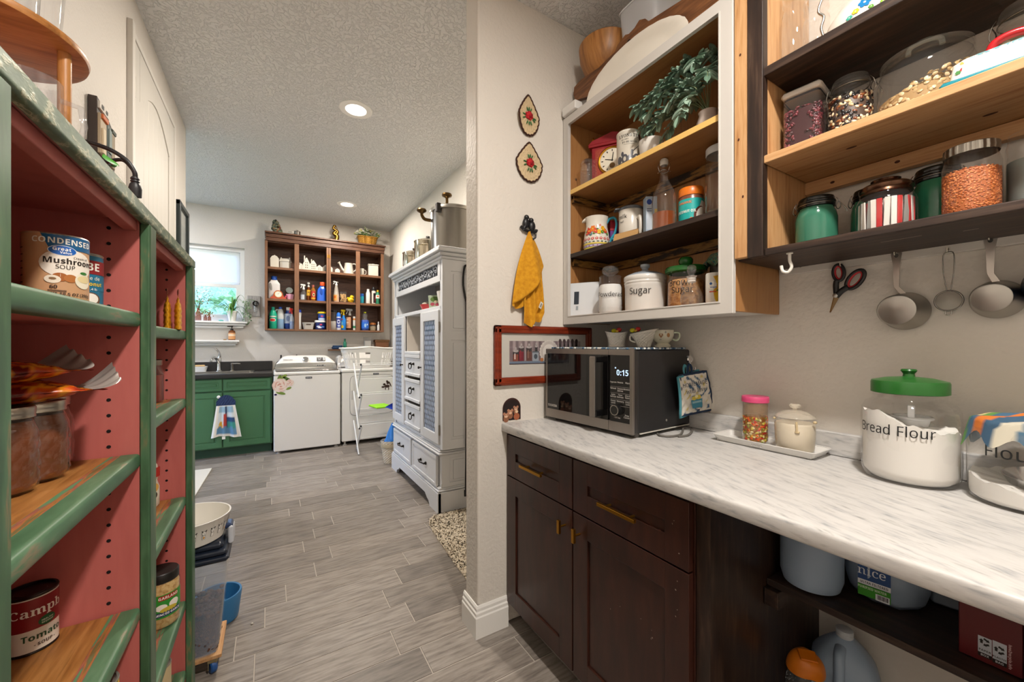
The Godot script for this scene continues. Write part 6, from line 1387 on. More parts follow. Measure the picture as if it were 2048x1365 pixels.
	part(t,"handle",mb("2f8fa8").tube(spline([Vector3(0.047,0.135,0),Vector3(0.06,0.155,0),Vector3(0.083,0.158,0),Vector3(0.093,0.13,0),Vector3(0.086,0.09,0),Vector3(0.068,0.06,0),Vector3(0.064,0.045,0),Vector3(0.076,0.038,0),Vector3(0.084,0.05,0),Vector3(0.074,0.06,0)],5),0.0062,10),vm(0.15))
	b = mb()
	b.band = 0.008
	var rng := RandomNumberGenerator.new()
	rng.seed = 77
	for q in [[-0.05,0.105,0.006,"c8322c"],[-0.038,0.09,0.017,"d23a24"],[-0.02,0.1,0.016,"e0782a"],[-0.005,0.088,0.013,"d22f3a"],[0.012,0.083,0.012,"e8b41c"],[0.035,0.1,0.013,"e0a01c"],[0.045,0.088,0.012,"d2442a"],[-0.048,0.08,0.01,"b0282c"],[0.028,0.082,0.008,"4a8a3a"],[-0.028,0.075,0.008,"3a7a8a"],[-0.055,0.092,0.007,"3f7f3a"],[0.0,0.11,0.006,"e6c0b0"],[0.02,0.115,0.006,"d88a8a"],[-0.012,0.078,0.006,"3f7f3a"],[0.055,0.075,0.007,"3f7f3a"],[0.005,0.098,0.006,"2f6f3a"]]:
		for i in 6:
			var a := TAU*i/6.0
			b.k(q[3]).oval(q[0] + cos(a)*q[2]*0.55,q[1] + sin(a)*q[2]*0.55,q[2]*0.5,q[2]*0.42,0.0003 + 0.00012*i,8,a)
		b.k("e8c84a").oval(q[0],q[1],q[2]*0.25,q[2]*0.25,0.0014,8)
	for i in 9:
		b.k("c23a3a").oval(-0.075 + 0.019*i,0.052,0.0072,0.006,0.0004,8).k("ecd8d0").oval(-0.075 + 0.019*i,0.052,0.003,0.003,0.0008,8).k("3a5a4a").oval(-0.07 + 0.019*i,0.038,0.006,0.002,0.0004,8).k("8a3a5a").oval(-0.072 + 0.019*i,0.02,0.004,0.0025,0.0008,8)
	b.k("d8c04a").rc(0,0.03,0.19,0.006,0.0004).k("b8b0d0").rc(0,0.02,0.19,0.008,0.0003).k("d2c43a").rc(0,0.009,0.18,0.008,0.0003)
	for i in b.v.size():
		var p := b.v[i]
		var r := 0.058 + 0.0038*sin(clampf(p.y/0.09,0,1)*PI) - 0.008*smoothstep(0.08,0.115,p.y) - 0.004*smoothstep(0.015,0.0,p.y) + 0.0009 + p.z
		var a := p.x/0.0605
		b.v[i] = Vector3(r*sin(a),p.y,r*cos(a))
		b.n[i] = Vector3(sin(a),0,cos(a))
	part(t,"painted_flowers",b,vm(0.2))
	t = thing("candy_box","red and purple printed box behind the floral pitcher","box",V(1.435,y2,1.372),toward(1.435,1.372,0.3))
	part(t,"carton",mb("a8182c").bx(Vector3(0,0.13,0),Vector3(0.07,0.05,0.04),0.002).k("5a1f7a").bx(Vector3(0,0.053,0),Vector3(0.07,0.104,0.04),0.002).k("1c1016").rc(0.024,0.075,0.02,0.14,0.0205).k("a8389a").oval(-0.01,0.04,0.014,0.02,0.0206).k("7a1f3a").oval(-0.012,0.085,0.012,0.018,0.0206),vm(0.4))
	t = thing("milk_pitcher","plain white pitcher with a grey lid and small black lettering","pitcher",V(1.415,y2,1.262),toward(1.415,1.262))
	part(t,"pitcher_body",mb().lathe([0.0,0.0,0.05,0.0,0.054,0.005,0.054,0.17,0.05,0.175,0.0,0.175],44),mat("d6d1c6",0.25))
	part(t,"lid",mb().lathe([0.055,0.168,0.057,0.172,0.056,0.18,0.04,0.188,0.0,0.192],40).at(Vector3(-0.05,0.178,0.012),Vector3(0,0.2,0.15)).bx(Vector3.ZERO,Vector3(0.05,0.009,0.04),0.004),mat("5a5f66",0.3))
	part(t,"handle",mb().tube(spline([Vector3(0.03,0.12,0.045),Vector3(0.038,0.122,0.07),Vector3(0.04,0.07,0.075),Vector3(0.034,0.02,0.06),Vector3(0.03,0.015,0.045)],4),0.007,10),mat("cfc9be",0.25))
	glass_jar_label(t,"milk",0.024,0.0545,0.135,-0.75)
	part(t,"lettering",_bent_text("half",0.012,0.0547,0.112,-0.8),vm(0.5))
	t = thing("folded_card","small folded tan card lying in front of the white pitcher","card",V(1.31,y2,1.205),-1.25)
	part(t,"card_leaf",mb("b08a58").at(Vector3(0,0.0005,0),Vector3(-0.5,0,0.06)).bx(Vector3(0,0.03,0),Vector3(0.11,0.06,0.002),0.0005).at(Vector3(0,0.0005,-0.055),Vector3(0.45,0,0.06)).bx(Vector3(0,0.03,0),Vector3(0.11,0.06,0.002),0.0005),vm(0.7))
	t = thing("blue_carton","tall narrow blue and white carton, left of the swing top bottle","box",V(1.42,y2,1.158),toward(1.42,1.158,0.3))
	part(t,"carton",mb("a8bcd2").bx(Vector3(0,0.1,0),Vector3(0.05,0.2,0.04),0.002).k("c8d4e0").rc(-0.01,0.12,0.024,0.13,0.0203).k("2a4a9c").oval(-0.01,0.175,0.011,0.012,0.0206).k("1f6fb8").rc(0.018,0.05,0.012,0.09,0.0205).k("d8b42a").rc(0.018,0.12,0.012,0.05,0.0205).k("5a6a86").rc(-0.01,0.145,0.02,0.004,0.0206).rc(-0.01,0.136,0.02,0.004,0.0206),vm(0.5))
	t = thing("swing_top_bottle","clear swing top bottle a third full of amber liquid","bottle",V(1.325,y2,1.014),toward(1.325,1.014))
	part(t,"glass_body",mb().lathe([0.0,0.003,0.04,0.0,0.0455,0.006,0.0455,0.125,0.04,0.155,0.026,0.185,0.0165,0.205,0.0145,0.235,0.0155,0.25,0.0155,0.262],40),glass("f4f2ee",0.05,0.03))
	part(t,"amber_liquid",mb().lathe([0.0,0.006,0.038,0.005,0.0435,0.01,0.0435,0.072,0.0,0.073],36),mat("7d3a0c",0.12))
	part(t,"stopper",mb().lathe([0.013,0.262,0.0155,0.266,0.0155,0.282,0.011,0.288,0.0,0.289],22),mat("c9c6be",0.3))
	var wi := mb("b4b2ae")
	for s in [-1,1]: wi.tube(spline([Vector3(s*0.0165,0.276,0),Vector3(s*0.022,0.262,0.004),Vector3(s*0.019,0.248,0.004),Vector3(s*0.017,0.238,0.0),Vector3(s*0.023,0.232,0.012)],4),0.0012,6)
	wi.tube(ring_pts(0.0165,0.0165,0.24,1.0,20),0.0012,6,true)
	part(t,"wire_bail",wi,vm(0.25,1.0))
	t = thing("coconut_oil_jar","jar of coconut oil with a bright orange lid and turquoise label","jar",V(1.402,y2,0.948),toward(1.402,0.948))
	part(t,"jar_body",mb().lathe([0.0,0.0,0.043,0.0,0.0465,0.006,0.0465,0.118,0.043,0.128,0.042,0.134,0.0,0.134],40),mat("7a4a38",0.3))
	part(t,"screw_lid",mb().lathe([0.0445,0.13,0.0455,0.134,0.0455,0.158,0.043,0.162,0.0,0.162],40),mat("e0761c",0.35))
	b = mb("1fa8a4")
	b.band = 0.008
	b.rc(0,0.062,0.13,0.105).k("d2d0c8").pg(PackedVector2Array([Vector2(0.005,0.01),Vector2(0.065,0.01),Vector2(0.065,0.1),Vector2(0.04,0.105),Vector2(0.026,0.07)]),0.0004).k("5a2a1a").oval(0.03,0.055,0.02,0.03,0.0006,18,-0.4).k("e2ddd4").oval(0.035,0.055,0.016,0.026,0.0008,18,-0.4).k("4a2a1c").oval(0.03,0.025,0.016,0.012,0.001).k("ee7a2c").oval(-0.0,0.035,0.006,0.006,0.001).txt("ORGANIC",0.012,-0.024,0.1,0.001,true).k("f2f0ea").txt("COCONUT OIL",0.014,-0.022,0.066,0.001,true,0.85).k("ee8a3c").txt("14 oz",0.008,-0.04,0.028,0.001,true)
	b.bend(0,0.0468)
	part(t,"paper_label",b,vm(0.35))
	t = thing("tall_jar","tall clear jar with a white lid, right of the coconut oil","jar",V(1.395,y2,0.826),toward(1.395,0.826))
	part(t,"glass_body",mb().lathe([0.0,0.002,0.046,0.0,0.0505,0.008,0.0505,0.225,0.044,0.24,0.044,0.25],40),glass("e8e6dc",0.12,0.04))
	part(t,"contents",mb().lathe([0.0,0.004,0.044,0.004,0.048,0.01,0.048,0.04,0.0,0.042],36),mat("6a5a3a",0.6))
	part(t,"screw_lid",mb().lathe([0.0475,0.243,0.049,0.246,0.049,0.268,0.046,0.271,0.0,0.271],40),mat("c6c8c8",0.35))
	# top shelf
	var y3 := 2.0215
	t = thing("hobnail_jar","small clear textured glass jar at the far left of the top shelf","jar",V(1.312,y3,1.435),0.0)
	part(t,"glass_body",mb().grid(60,30,func(u: float,w: float) -> Vector3:
		var r := 0.0385 + 0.0016*absf(sin(u*TAU*9.0))*absf(sin(w*PI*7.0))
		return Vector3(r*sin(u*TAU),0.002 + 0.095*w,r*cos(u*TAU))).lathe([0.0,0.002,0.0385,0.002],30),glass("f2f0ea",0.14,0.05))
	part(t,"glass_lid",mb().lathe([0.037,0.097,0.034,0.1,0.034,0.108,0.038,0.11,0.038,0.12,0.03,0.132,0.012,0.138,0.0,0.139],36),glass("f0eee8",0.18,0.05))
	t = thing("mantel_clock","red wooden mantel clock with a round brass rimmed face","clock",V(1.382,y3,1.345),-0.98)
	t.scale = Vector3.ONE*1.2
	var red := mat("8c1520",0.4)
	part(t,"clock_case",mb().bx(Vector3(0,0.085,-0.03),Vector3(0.165,0.155,0.06),0.003).bx(Vector3(0,0.006,-0.03),Vector3(0.19,0.012,0.075),0.003),red)
	part(t,"cornice",mb().bx(Vector3(0,0.168,-0.03),Vector3(0.19,0.014,0.075),0.004).at(Vector3(0,0,-0.06)).ext(PackedVector2Array([Vector2(-0.098,0.174),Vector2(0.098,0.174),Vector2(0.08,0.19),Vector2(0.0,0.212),Vector2(-0.08,0.19)]),0.062),red)
	part(t,"finials",mb().at(Vector3(-0.08,0.19,-0.02)).lathe([0.004,0.0,0.003,0.008,0.007,0.014,0.004,0.02,0.0,0.026],12).at(Vector3(0.08,0.19,-0.02)).lathe([0.004,0.0,0.003,0.008,0.007,0.014,0.004,0.02,0.0,0.026],12),T.brass)
	part(t,"painted_panel",mb("a8283a").rc(0,0.085,0.135,0.135,0.0006).k("7a4a2a").rc(0,0.03,0.12,0.028,0.001),grain("gilt",[0.0,"7a1520",0.45,"961f28",0.56,"c08a3c",0.62,"8c1a22",1.0,"a02a2c"],74,Vector3(12,12,12),0.4,0.0,false,0.04))
	var f := mb("e6dfcc").at(Vector3(0,0.098,0.0035)).oval(0,0,0.048,0.048,0.0,36).k("2a2420")
	for i in 12: f.oval(0.039*sin(TAU*i/12.0),0.039*cos(TAU*i/12.0),0.0022,0.0045,0.0004,8,-TAU*i/12.0)
	f.k("7a5a2a").oval(0,-0.02,0.011,0.011,0.0003).k("1c1814").pg(PackedVector2Array([Vector2(-0.002,0),Vector2(0.002,0),Vector2(0.006,0.03),Vector2(0.003,0.032)]),0.0008).pg(PackedVector2Array([Vector2(0,-0.002),Vector2(0,0.002),Vector2(-0.028,0.008),Vector2(-0.028,0.005)]),0.0008).oval(0,0,0.004,0.004,0.001)
	part(t,"clock_face",f,vm(0.35))
	part(t,"brass_bezel",mb().at(Vector3(0,0.098,0.0005),Vector3(PI/2,0,0)).lathe([0.056,0.0,0.056,0.005,0.052,0.008,0.048,0.006,0.048,0.003],44),T.brass)
	t = thing("tea_tin","round black and white printed tea tin","tin",V(1.322,y3,1.193),toward(1.322,1.193))
	part(t,"tin_body",mb().lathe([0.0,0.0,0.048,0.0,0.049,0.002,0.049,0.145,0.0505,0.147,0.0505,0.152,0.048,0.155,0.044,0.15,0.0,0.149],44),mat("d2cdc0",0.35))
	b = mb("2a2826")
	b.band = 0.008
	b.txt("LYONS TEAS",0.018,0.005,0.127,0.0006,true,0.9,true).txt("Est 1893",0.008,-0.02,0.112,0.0006,false,1.0,true).txt("TO BE SOLD",0.0105,0.0,0.1,0.0006,true,1.0,true).rc(0,0.091,0.05,0.001,0.0005)
	b.k("4a4a50")
	for q in [[-0.045,0.03,0.012,0.016],[-0.02,0.03,0.014,0.02],[0.005,0.028,0.016,0.018],[0.03,0.03,0.016,0.02],[0.05,0.026,0.01,0.014],[0.01,0.055,0.006,0.012],[-0.03,0.052,0.006,0.01]]: b.oval(q[0],q[1],q[2],q[3],0.0005)
	b.k("b8b2a4").oval(-0.02,0.03,0.006,0.01,0.0007).oval(0.03,0.032,0.006,0.01,0.0007).oval(0.005,0.026,0.007,0.006,0.0007).k("2a2a2e").rc(0,0.01,0.13,0.01,0.0005).pg(PackedVector2Array([Vector2(0.012,0.06),Vector2(0.016,0.06),Vector2(0.05,0.09),Vector2(0.048,0.092)]),0.0006).pg(PackedVector2Array([Vector2(0.045,0.03),Vector2(0.047,0.03),Vector2(0.051,0.12),Vector2(0.049,0.12)]),0.0006).oval(0.05,0.125,0.007,0.012,0.0006)
	b.bend(0,0.0493,0.1)
	part(t,"printed_label",b,vm(0.35))
	solo("white_bowl","small white bowl between the tea tin and the trailing leaves","bowl",mb("d8d6d0").lathe([0.0,0.0,0.025,0.0,0.028,0.004,0.045,0.03,0.05,0.085,0.047,0.086,0.042,0.034,0.0,0.01],36),vm(0.2),V(1.345,y3,1.092))
	# trailing eucalyptus
	t = thing("eucalyptus_vase","artificial eucalyptus with long leafy sprays in a pale vase, trailing over the top shelf","plant",V(1.375,y3,0.862))
	part(t,"vase",mb().lathe([0.0,0.0,0.034,0.0,0.042,0.02,0.04,0.06,0.03,0.09,0.033,0.1,0.029,0.1,0.026,0.088,0.0,0.02],32),mat("c9bab0",0.15))
	var leafs := []
	for k in 3: leafs.append(mb(["7d9a86","9db5a2","647f6c"][k]).grid(4,6,func(u: float,w: float) -> Vector3:
		var hw := 0.0085*pow(sin(PI*clampf(w*0.93 + 0.05,0,1)),0.65)
		var x := (u - 0.5)*2.0
		return Vector3(x*hw,0.004*x*x - 0.004*w*w + 0.002,-0.036*w),true).mesh())
	var lm := vm(0.45)
	var stems := mb("7f8f6a")
	var origin := Vector3(0,0.1,0)
	var sprays := [[-0.10,0.10,-0.22,0.03],[-0.09,0.06,-0.25,0.06],[-0.06,0.0,-0.21,-0.05],[-0.10,0.12,-0.15,0.07],[-0.10,0.02,-0.13,-0.04],[-0.12,0.0,-0.03,-0.07],[-0.08,0.12,0.0,0.12],[-0.10,0.05,0.06,0.03],[-0.03,0.08,-0.24,0.09],[-0.02,0.13,0.06,0.11],[-0.11,0.05,-0.07,0.0],[-0.07,0.1,-0.07,0.13],[-0.06,0.02,-0.24,-0.02],[-0.04,0.06,-0.18,0.1],[-0.11,0.08,-0.18,0.0],[-0.02,0.0,-0.16,-0.06]]
	for s in sprays:   # x towards the viewer,first height,reach along the shelf,end height
		var tip := Vector3(s[0],0.13 + s[3] - 0.12*minf(0.0,s[2]),s[2])
		var mid := Vector3(s[0]*0.55,0.1 + maxf(s[1],s[3]) + 0.05,s[2]*0.55)
		var pts := spline([origin,(origin + mid)/2 + Vector3(0,0.03,0),mid,(mid + tip)/2 + Vector3(0,0.015,0),tip],4)
		stems.tube(pts,0.0016,5)
		for i in range(4,pts.size()):
			var d: Vector3 = (pts[i] - pts[i - 1]).normalized()
			for sd in ([-1,1,0] if i == pts.size() - 1 else [-1,1]):
				var out: Vector3 = (d*0.55 + d.cross(Vector3.UP).normalized()*sd*0.9 + Vector3(rng.randf_range(-0.25,0.25),rng.randf_range(-0.5,0.25),rng.randf_range(-0.2,0.2))).normalized()
				var o := MeshInstance3D.new()
				o.name = "leaf"
				o.mesh = leafs[rng.randi() % 3]
				o.material_override = lm
				t.add_child(o,true)
				o.transform = Transform3D(Basis.looking_at(out,Vector3(rng.randf_range(-0.5,0.2),1,0)).scaled(Vector3.ONE*rng.randf_range(1.0,1.35)),pts[i])
	part(t,"stems",stems,vm(0.6))

func _bent_text(s: String,size: float,r: float,y: float,turn: float) -> Mb:
	var b := mb("15130f")
	b.txt(s,size,0,y,0.0010)
	b.bend(0,r,turn)
	return b

func open_shelves() -> void:
	var t := thing("open_shelf_unit","pine open shelf unit with dark stained shelves, right of the white cabinet","shelf unit",V(1.39,1.527,0.0))
	var o := -t.position
	part(t,"pine_stud",mb().bb(V(1.237,1.533,0.6475),V(1.262,2.72,0.689),0.002),T.pine_y,o)
	part(t,"dark_post",mb().bb(V(1.232,1.527,0.603),V(1.262,2.72,0.647),0.002),T.dark_y,o)
	part(t,"dark_post",mb().bb(V(1.232,1.527,-0.72),V(1.262,2.72,-0.676),0.002),T.dark_y,o)
	part(t,"side_panel",mb().bb(V(1.262,1.547,0.606),V(1.536,2.72,0.624),0.001),T.pine_y,o)
	part(t,"side_panel",mb().bb(V(1.262,1.547,-0.7),V(1.536,2.72,-0.682),0.001),T.pine_y,o)
	part(t,"dark_shelf",mb().bb(V(1.24,1.527,-0.676),V(1.523,1.548,0.603),0.003).bb(V(1.262,1.527,0.6),V(1.523,1.546,0.69),0.002),T.dark_z,o)
	part(t,"pine_shelf",mb().bb(V(1.24,1.799,-0.68),V(1.53,1.823,0.605),0.003),T.pine_z,o)
	part(t,"dark_shelf",mb().bb(V(1.24,2.056,-0.676),V(1.538,2.083,0.606),0.003),T.dark_z,o)
	part(t,"cleat",mb().bb(V(1.505,1.757,-0.68),V(1.53,1.798,0.606),0.002),T.pine_z,o)
	var kn := mb("4a2410")
	for q in [[1.504,1.775,0.53],[1.504,1.78,0.38],[1.504,1.772,0.27]]: kn.at(V(q[0],q[1],q[2]),Vector3(0,-PI/2,0)).oval(0,0,0.006,0.004)
	for q in [[1.34,1.7985,0.43],[1.42,1.7985,0.2]]: kn.at(V(q[0],q[1],q[2]),Vector3(PI/2,0,0)).oval(0,0,0.006,0.012)
	for q in [[1.2365,2.16,0.67],[1.2365,1.72,0.662],[1.2365,1.9,0.675]]: kn.at(V(q[0],q[1],q[2]),Vector3(0,-PI/2,0)).oval(0,0,0.003,0.0045)
	part(t,"knots",kn,vm(0.6),o)
	part(t,"bare_scratches",mb("b8aca0").at(V(1.33,1.5268,0.33),Vector3(PI/2,0,0)).rc(0,0,0.003,0.075).rc(0.03,0.11,0.003,0.024),vm(0.7),o)
	t = thing("coat_hook","white enamelled J hook screwed under the dark shelf","hook",V(1.262,1.527,0.545))
	part(t,"hook_wire",mb("dcd8d0").tube(spline([Vector3(0,0,0),Vector3(0,-0.022,0),Vector3(0.002,-0.04,0.004),Vector3(0.0,-0.054,-0.004),Vector3(-0.004,-0.05,-0.016),Vector3(-0.004,-0.034,-0.02)],5),0.0042,10),vm(0.3))
	part(t,"hook_flange",mb("dcd8d0").lathe([0.0,-0.004,0.008,-0.003,0.008,0.0],16),vm(0.3))

func swing_jar(called: String,label: String,x: float,y: float,d: float,r: float,h: float,body: Material,lid: Material,fill: Material,fh: float,clasp := true) -> Node3D:
	var t := thing(called,label,"jar",V(x,y + 0.0006,d),toward(x,d))
	part(t,"glass_body",mb().lathe([0.0,0.002,r*0.86,0.0,r*0.97,r*0.12,r,r*0.4,r,h*0.56,r*0.93,h*0.68,r*0.82,h*0.74,r*0.82,h*0.79],44),body)
	if fill: part(t,"contents",mb().lathe([0.0,0.004,r*0.82,0.004,r*0.94,r*0.14,r*0.965,r*0.4,r*0.965,minf(fh,h*0.56),r*0.9,fh,0.0,fh + 0.003],40),fill)
	part(t,"lid",mb().lathe([r*0.83,h*0.76,r*0.9,h*0.77,r*0.9,h*0.8,r*0.84,h*0.815,r*0.9,h*0.83,r*0.92,h*0.85,r*0.9,h*0.875,r*0.84,h*0.885,r*0.86,h*0.92,r*0.82,h*0.95,r*0.6,h*0.965,0.0,h*0.97],44),lid)
	if clasp:
		var w := mb("a8a6a2")
		w.tube(ring_pts(r*0.88,r*0.88,h*0.815,1.0,36),0.0014,6,true)
		for s in [-1,1]:
			w.tube(spline([Vector3(s*r*0.9,h*0.9,0.01),Vector3(s*r*1.02,h*0.84,0.012),Vector3(s*r*1.1,h*0.74,0.006),Vector3(s*r*0.98,h*0.7,0.0),Vector3(s*r*0.9,h*0.78,-0.006),Vector3(s*r*1.04,h*0.88,-0.008)],4),0.0013,6)
		w.tube(spline([Vector3(r*1.02,h*0.84,0.0),Vector3(r*1.12,h*0.8,0.0),Vector3(r*1.36,h*0.66,0.004),Vector3(r*1.36,h*0.62,0.004)],4),0.0015,6)
		part(t,"wire_clasp",w,vm(0.25,1.0))
	return t

func beans(t: Node3D,r: float,h: float,cols: Array,sz: Vector3,seed_: int,square := 0.0,slope := 0.0) -> void:   # loose seeds against the glass and on top of the fill
	var rng := RandomNumberGenerator.new()
	rng.seed = seed_
	var m := mb()
	var n := int(2.1*PI*r*h/(sz.x*sz.y*4.0))
	for i in n:
		var a := rng.randf()*TAU
		var x := r*sin(a)
		var z := r*cos(a)
		if square > 0.0:
			var q := sq(a/TAU,r,r*square,0.0,0.3)
			x = q.x; z = q.z
		m.k(cols[rng.randi() % cols.size()]).at(Vector3(x,maxf(0.006,rng.randf_range(0.008,h) + slope*x/r),z),Vector3(rng.randf_range(-0.4,0.4),a,rng.randf()*PI)).ell(Vector3.ZERO,sz,7)
	for i in int(1.7*r*r*PI/(sz.x*sz.y*4.0)):
		var a := rng.randf()*TAU
		var q := sqrt(rng.randf())*r*0.98
		m.k(cols[rng.randi() % cols.size()]).at(Vector3(q*sin(a),h + rng.randf_range(-0.002,0.004) + slope*sin(a)*q/r,q*cos(a)*(square if square > 0.0 else 1.0)),Vector3(rng.randf_range(-0.4,0.4) - PI/2,a,rng.randf()*PI)).ell(Vector3.ZERO,sz,7)
	stuff(t,"loose_pieces",m,vm(0.35))

func open_shelf_goods() -> void:
	var y1 := 1.548
	var gj := mat("2f7a5c",0.12)
	var blk := mat("171a19",0.15)
	swing_jar("green_jar","sea green jar with a dark lid and wire clasp, leftmost on the dark shelf",1.385,y1,0.528,0.051,0.158,mat("37705a",0.12),blk,null,0.0)
	swing_jar("green_jar","dark green clasp jar mostly behind the jar of red and white sticks, on its left",1.46,y1,0.425,0.044,0.165,gj,blk,null,0.0)
	swing_jar("green_jar","dark green clasp jar behind the orange lentil jar, right of the jar of sticks",1.455,y1,0.292,0.048,0.175,gj,blk,null,0.0)
	# jar of sticks
	var t := thing("stick_jar","wide glass jar with a copper lid full of red and white paper sticks","jar",V(1.375,y1 + 0.0006,0.37),toward(1.375,0.37))
	part(t,"glass_body",mb().lathe([0.0,0.002,0.055,0.0,0.0605,0.008,0.0605,0.085,0.055,0.1,0.05,0.106,0.05,0.112],44),glass("f4f2ee",0.06,0.03))
	part(t,"screw_lid",mb().lathe([0.05,0.108,0.0525,0.11,0.051,0.116,0.0535,0.12,0.0535,0.128,0.046,0.134,0.03,0.136,0.028,0.142,0.03,0.147,0.0,0.15],44),mat("5a4030",0.22,0.9))
	var rng := RandomNumberGenerator.new()
	rng.seed = 31
	var i := 0
	for ring in [[0.052,26],[0.042,18],[0.03,10]]:
		for j in ring[1]:
			var a: float = TAU*(j + rng.randf()*0.3)/ring[1]
			var st := part(t,"paper_stick",mb(["c8282a","e2ddd6","d8d2ca","b81f26","dcd6ce","c23030","8a8a86"][rng.randi() % 7]).bx(Vector3(0,0.044,0),Vector3(0.0115,0.084,0.004),0.0012),vm(0.45),Vector3(ring[0]*sin(a),0.004,ring[0]*cos(a)),Vector3(0,a + rng.randf_range(-0.3,0.3),rng.randf_range(-0.08,0.08)))
			i += 1
	# red lentils
	t = thing("lentil_jar","large screw top jar of orange lentils","jar",V(1.372,y1 + 0.0006,0.222),toward(1.372,0.222))
	part(t,"glass_body",mb().lathe([0.0,0.002,0.042,0.0,0.047,0.006,0.047,0.125,0.043,0.14,0.041,0.146,0.041,0.156],44),glass("f4f2ee",0.05,0.03))
	part(t,"lentils",mb().lathe([0.0,0.004,0.04,0.004,0.0445,0.008,0.0445,0.11,0.0,0.112],40),mat("b4622e",0.6))
	beans(t,0.0445,0.11,["c8743a","b8622c","d8884c","a85824"],Vector3(0.0024,0.0024,0.0012),41)
	part(t,"screw_lid",mb().grid(80,6,func(u: float,w: float) -> Vector3:
		var r := 0.0435 + 0.0005*sin(u*TAU*60.0) + 0.0008*(1.0 if w > 0.3 and w < 0.6 else 0.0)
		return Vector3(r*sin(u*TAU),0.15 + 0.019*w,r*cos(u*TAU))).lathe([0.0435,0.169,0.041,0.171,0.0,0.1705],40),mat("b0aca4",0.3,0.95))
	t = thing("empty_jar","tall clear glass jar at the right edge, next to the orange lentils","jar",V(1.42,y1 + 0.0006,0.135),toward(1.42,0.135))
	part(t,"glass_body",mb().lathe([0.0,0.002,0.04,0.0,0.044,0.006,0.044,0.15,0.04,0.165,0.04,0.18,0.037,0.18],40),glass("dfe8e6",0.12,0.04))
	part(t,"grey_contents",mb().lathe([0.0,0.004,0.038,0.004,0.0415,0.009,0.0415,0.12,0.0,0.122],36),mat("8a9490",0.5))
	# pine shelf
	var y2 := 1.8232
	t = thing("bean_container","square clear container of dark red beans with a white push lid","container",V(1.36,y2,0.545),-PI/2 + 0.12)
	part(t,"plastic_wall",mb().grid(56,3,func(u: float,w: float) -> Vector3: return sq(u,0.047,0.047,0.002 + 0.172*w,0.28)),glass("f0eee8",0.07,0.04))
	part(t,"bean_fill",mb().grid(48,2,func(u: float,w: float) -> Vector3: return sq(u,0.042,0.042,0.004 + 0.128*w,0.28)).bx(Vector3(0,0.13,0),Vector3(0.08,0.004,0.08),0.001),mat("3a1018",0.4))
	beans(t,0.044,0.134,["4a1420","5e1a28","6f2430","3a0f18","7a3038"],Vector3(0.0062,0.0036,0.003),42,1.0)
	part(t,"gasket",mb().grid(48,1,func(u: float,w: float) -> Vector3: return sq(u,0.0445,0.0445,0.166 + 0.006*w,0.28)),mat("3a3a40",0.5))
	part(t,"push_lid",mb().bx(Vector3(0,0.183,0),Vector3(0.1,0.022,0.1),0.008),mat("d2cec8",0.3))
	t = swing_jar("mixed_bean_jar","clasp jar of mixed brown, black and white beans",1.382,y2,0.446,0.0472,0.19,glass("f2f2ee",0.06,0.03),glass("e6ecec",0.2,0.04),mat("4a3426",0.5),0.118)
	beans(t,0.0452,0.125,["d2c0a0","c8b48c","6a3a22","7f4a2c","1c1816","24201e","8f5a34","dacbb0"],Vector3(0.0068,0.004,0.0032),43)
	t = thing("oat_jar","wide glass cookie jar holding rolled oats, with a glass lid","jar",V(1.412,y2,0.305),toward(1.412,0.305))
	var R := 0.0905
	part(t,"glass_body",mb().lathe([0.0,0.002,R*0.8,0.0,R*0.96,0.014,R,0.04,R,0.115,R*0.95,0.14,R*0.88,0.15],52),glass("eef2f0",0.06,0.03))
	part(t,"glass_rim",mb().lathe([R*0.88,0.149,R*0.93,0.152,R*0.93,0.158,R*0.89,0.161,R*0.93,0.164,R*0.93,0.170,R*0.86,0.175,R*0.5,0.185,0.0,0.188],52),glass("e6eeec",0.12,0.04))
	part(t,"lid_knob",mb().tube(spline([Vector3(-0.03,0.188,0),Vector3(-0.026,0.205,0),Vector3(0,0.212,0),Vector3(0.026,0.205,0),Vector3(0.03,0.188,0)],4),0.006,10),glass("d8e4e0",0.35,0.05))
	part(t,"oats",mb().lathe([0.0,0.004,R*0.78,0.004,R*0.93,0.016,R*0.965,0.036,R*0.965,0.066,0.0,0.086],44),mat("a8895a",0.8))
	beans(t,R*0.965,0.082,["cdb488","d8c29a","c0a474","e0cda8","b89a68"],Vector3(0.0062,0.0042,0.0014),44,0.0,0.03)
	t = thing("butter_dish","white butter dish with painted red flowers, a turquoise tray and a red handle, lettered BUTTER","butter dish",V(1.305,y2,0.155),-PI/2 + 0.12)
	part(t,"tray",mb("1f7f8f").bx(Vector3(0,0.007,0),Vector3(0.2,0.014,0.085),0.006),vm(0.2))
	part(t,"cover",mb().grid(64,10,func(u: float,w: float) -> Vector3: return sq(u,0.086 - 0.006*w - 0.012*smoothstep(0.8,1.0,w),0.032 - 0.004*w - 0.01*smoothstep(0.8,1.0,w),0.014 + 0.046*w,0.3)).bx(Vector3(0,0.058,0),Vector3(0.14,0.004,0.03),0.002),mat("dcd6ca",0.18))
	part(t,"handle",mb("a81f24").tube(spline([Vector3(-0.03,0.058,0),Vector3(-0.022,0.078,0),Vector3(0.0,0.084,0),Vector3(0.022,0.078,0),Vector3(0.03,0.058,0)],4),0.008,10),vm(0.2))
	var b := mb()
	b.at(Vector3(0,0,0.0315),Vector3(-0.08,0,0))
	b.k("5f8f98").txt("BUTTER",0.032,0.02,0.044,0.0006,true,1.05,true).k("8aa6a8").txt("M A K E S",0.009,-0.02,0.026,0.0006).txt("happy",0.018,0.028,0.024,0.0006,false,1.0,true)
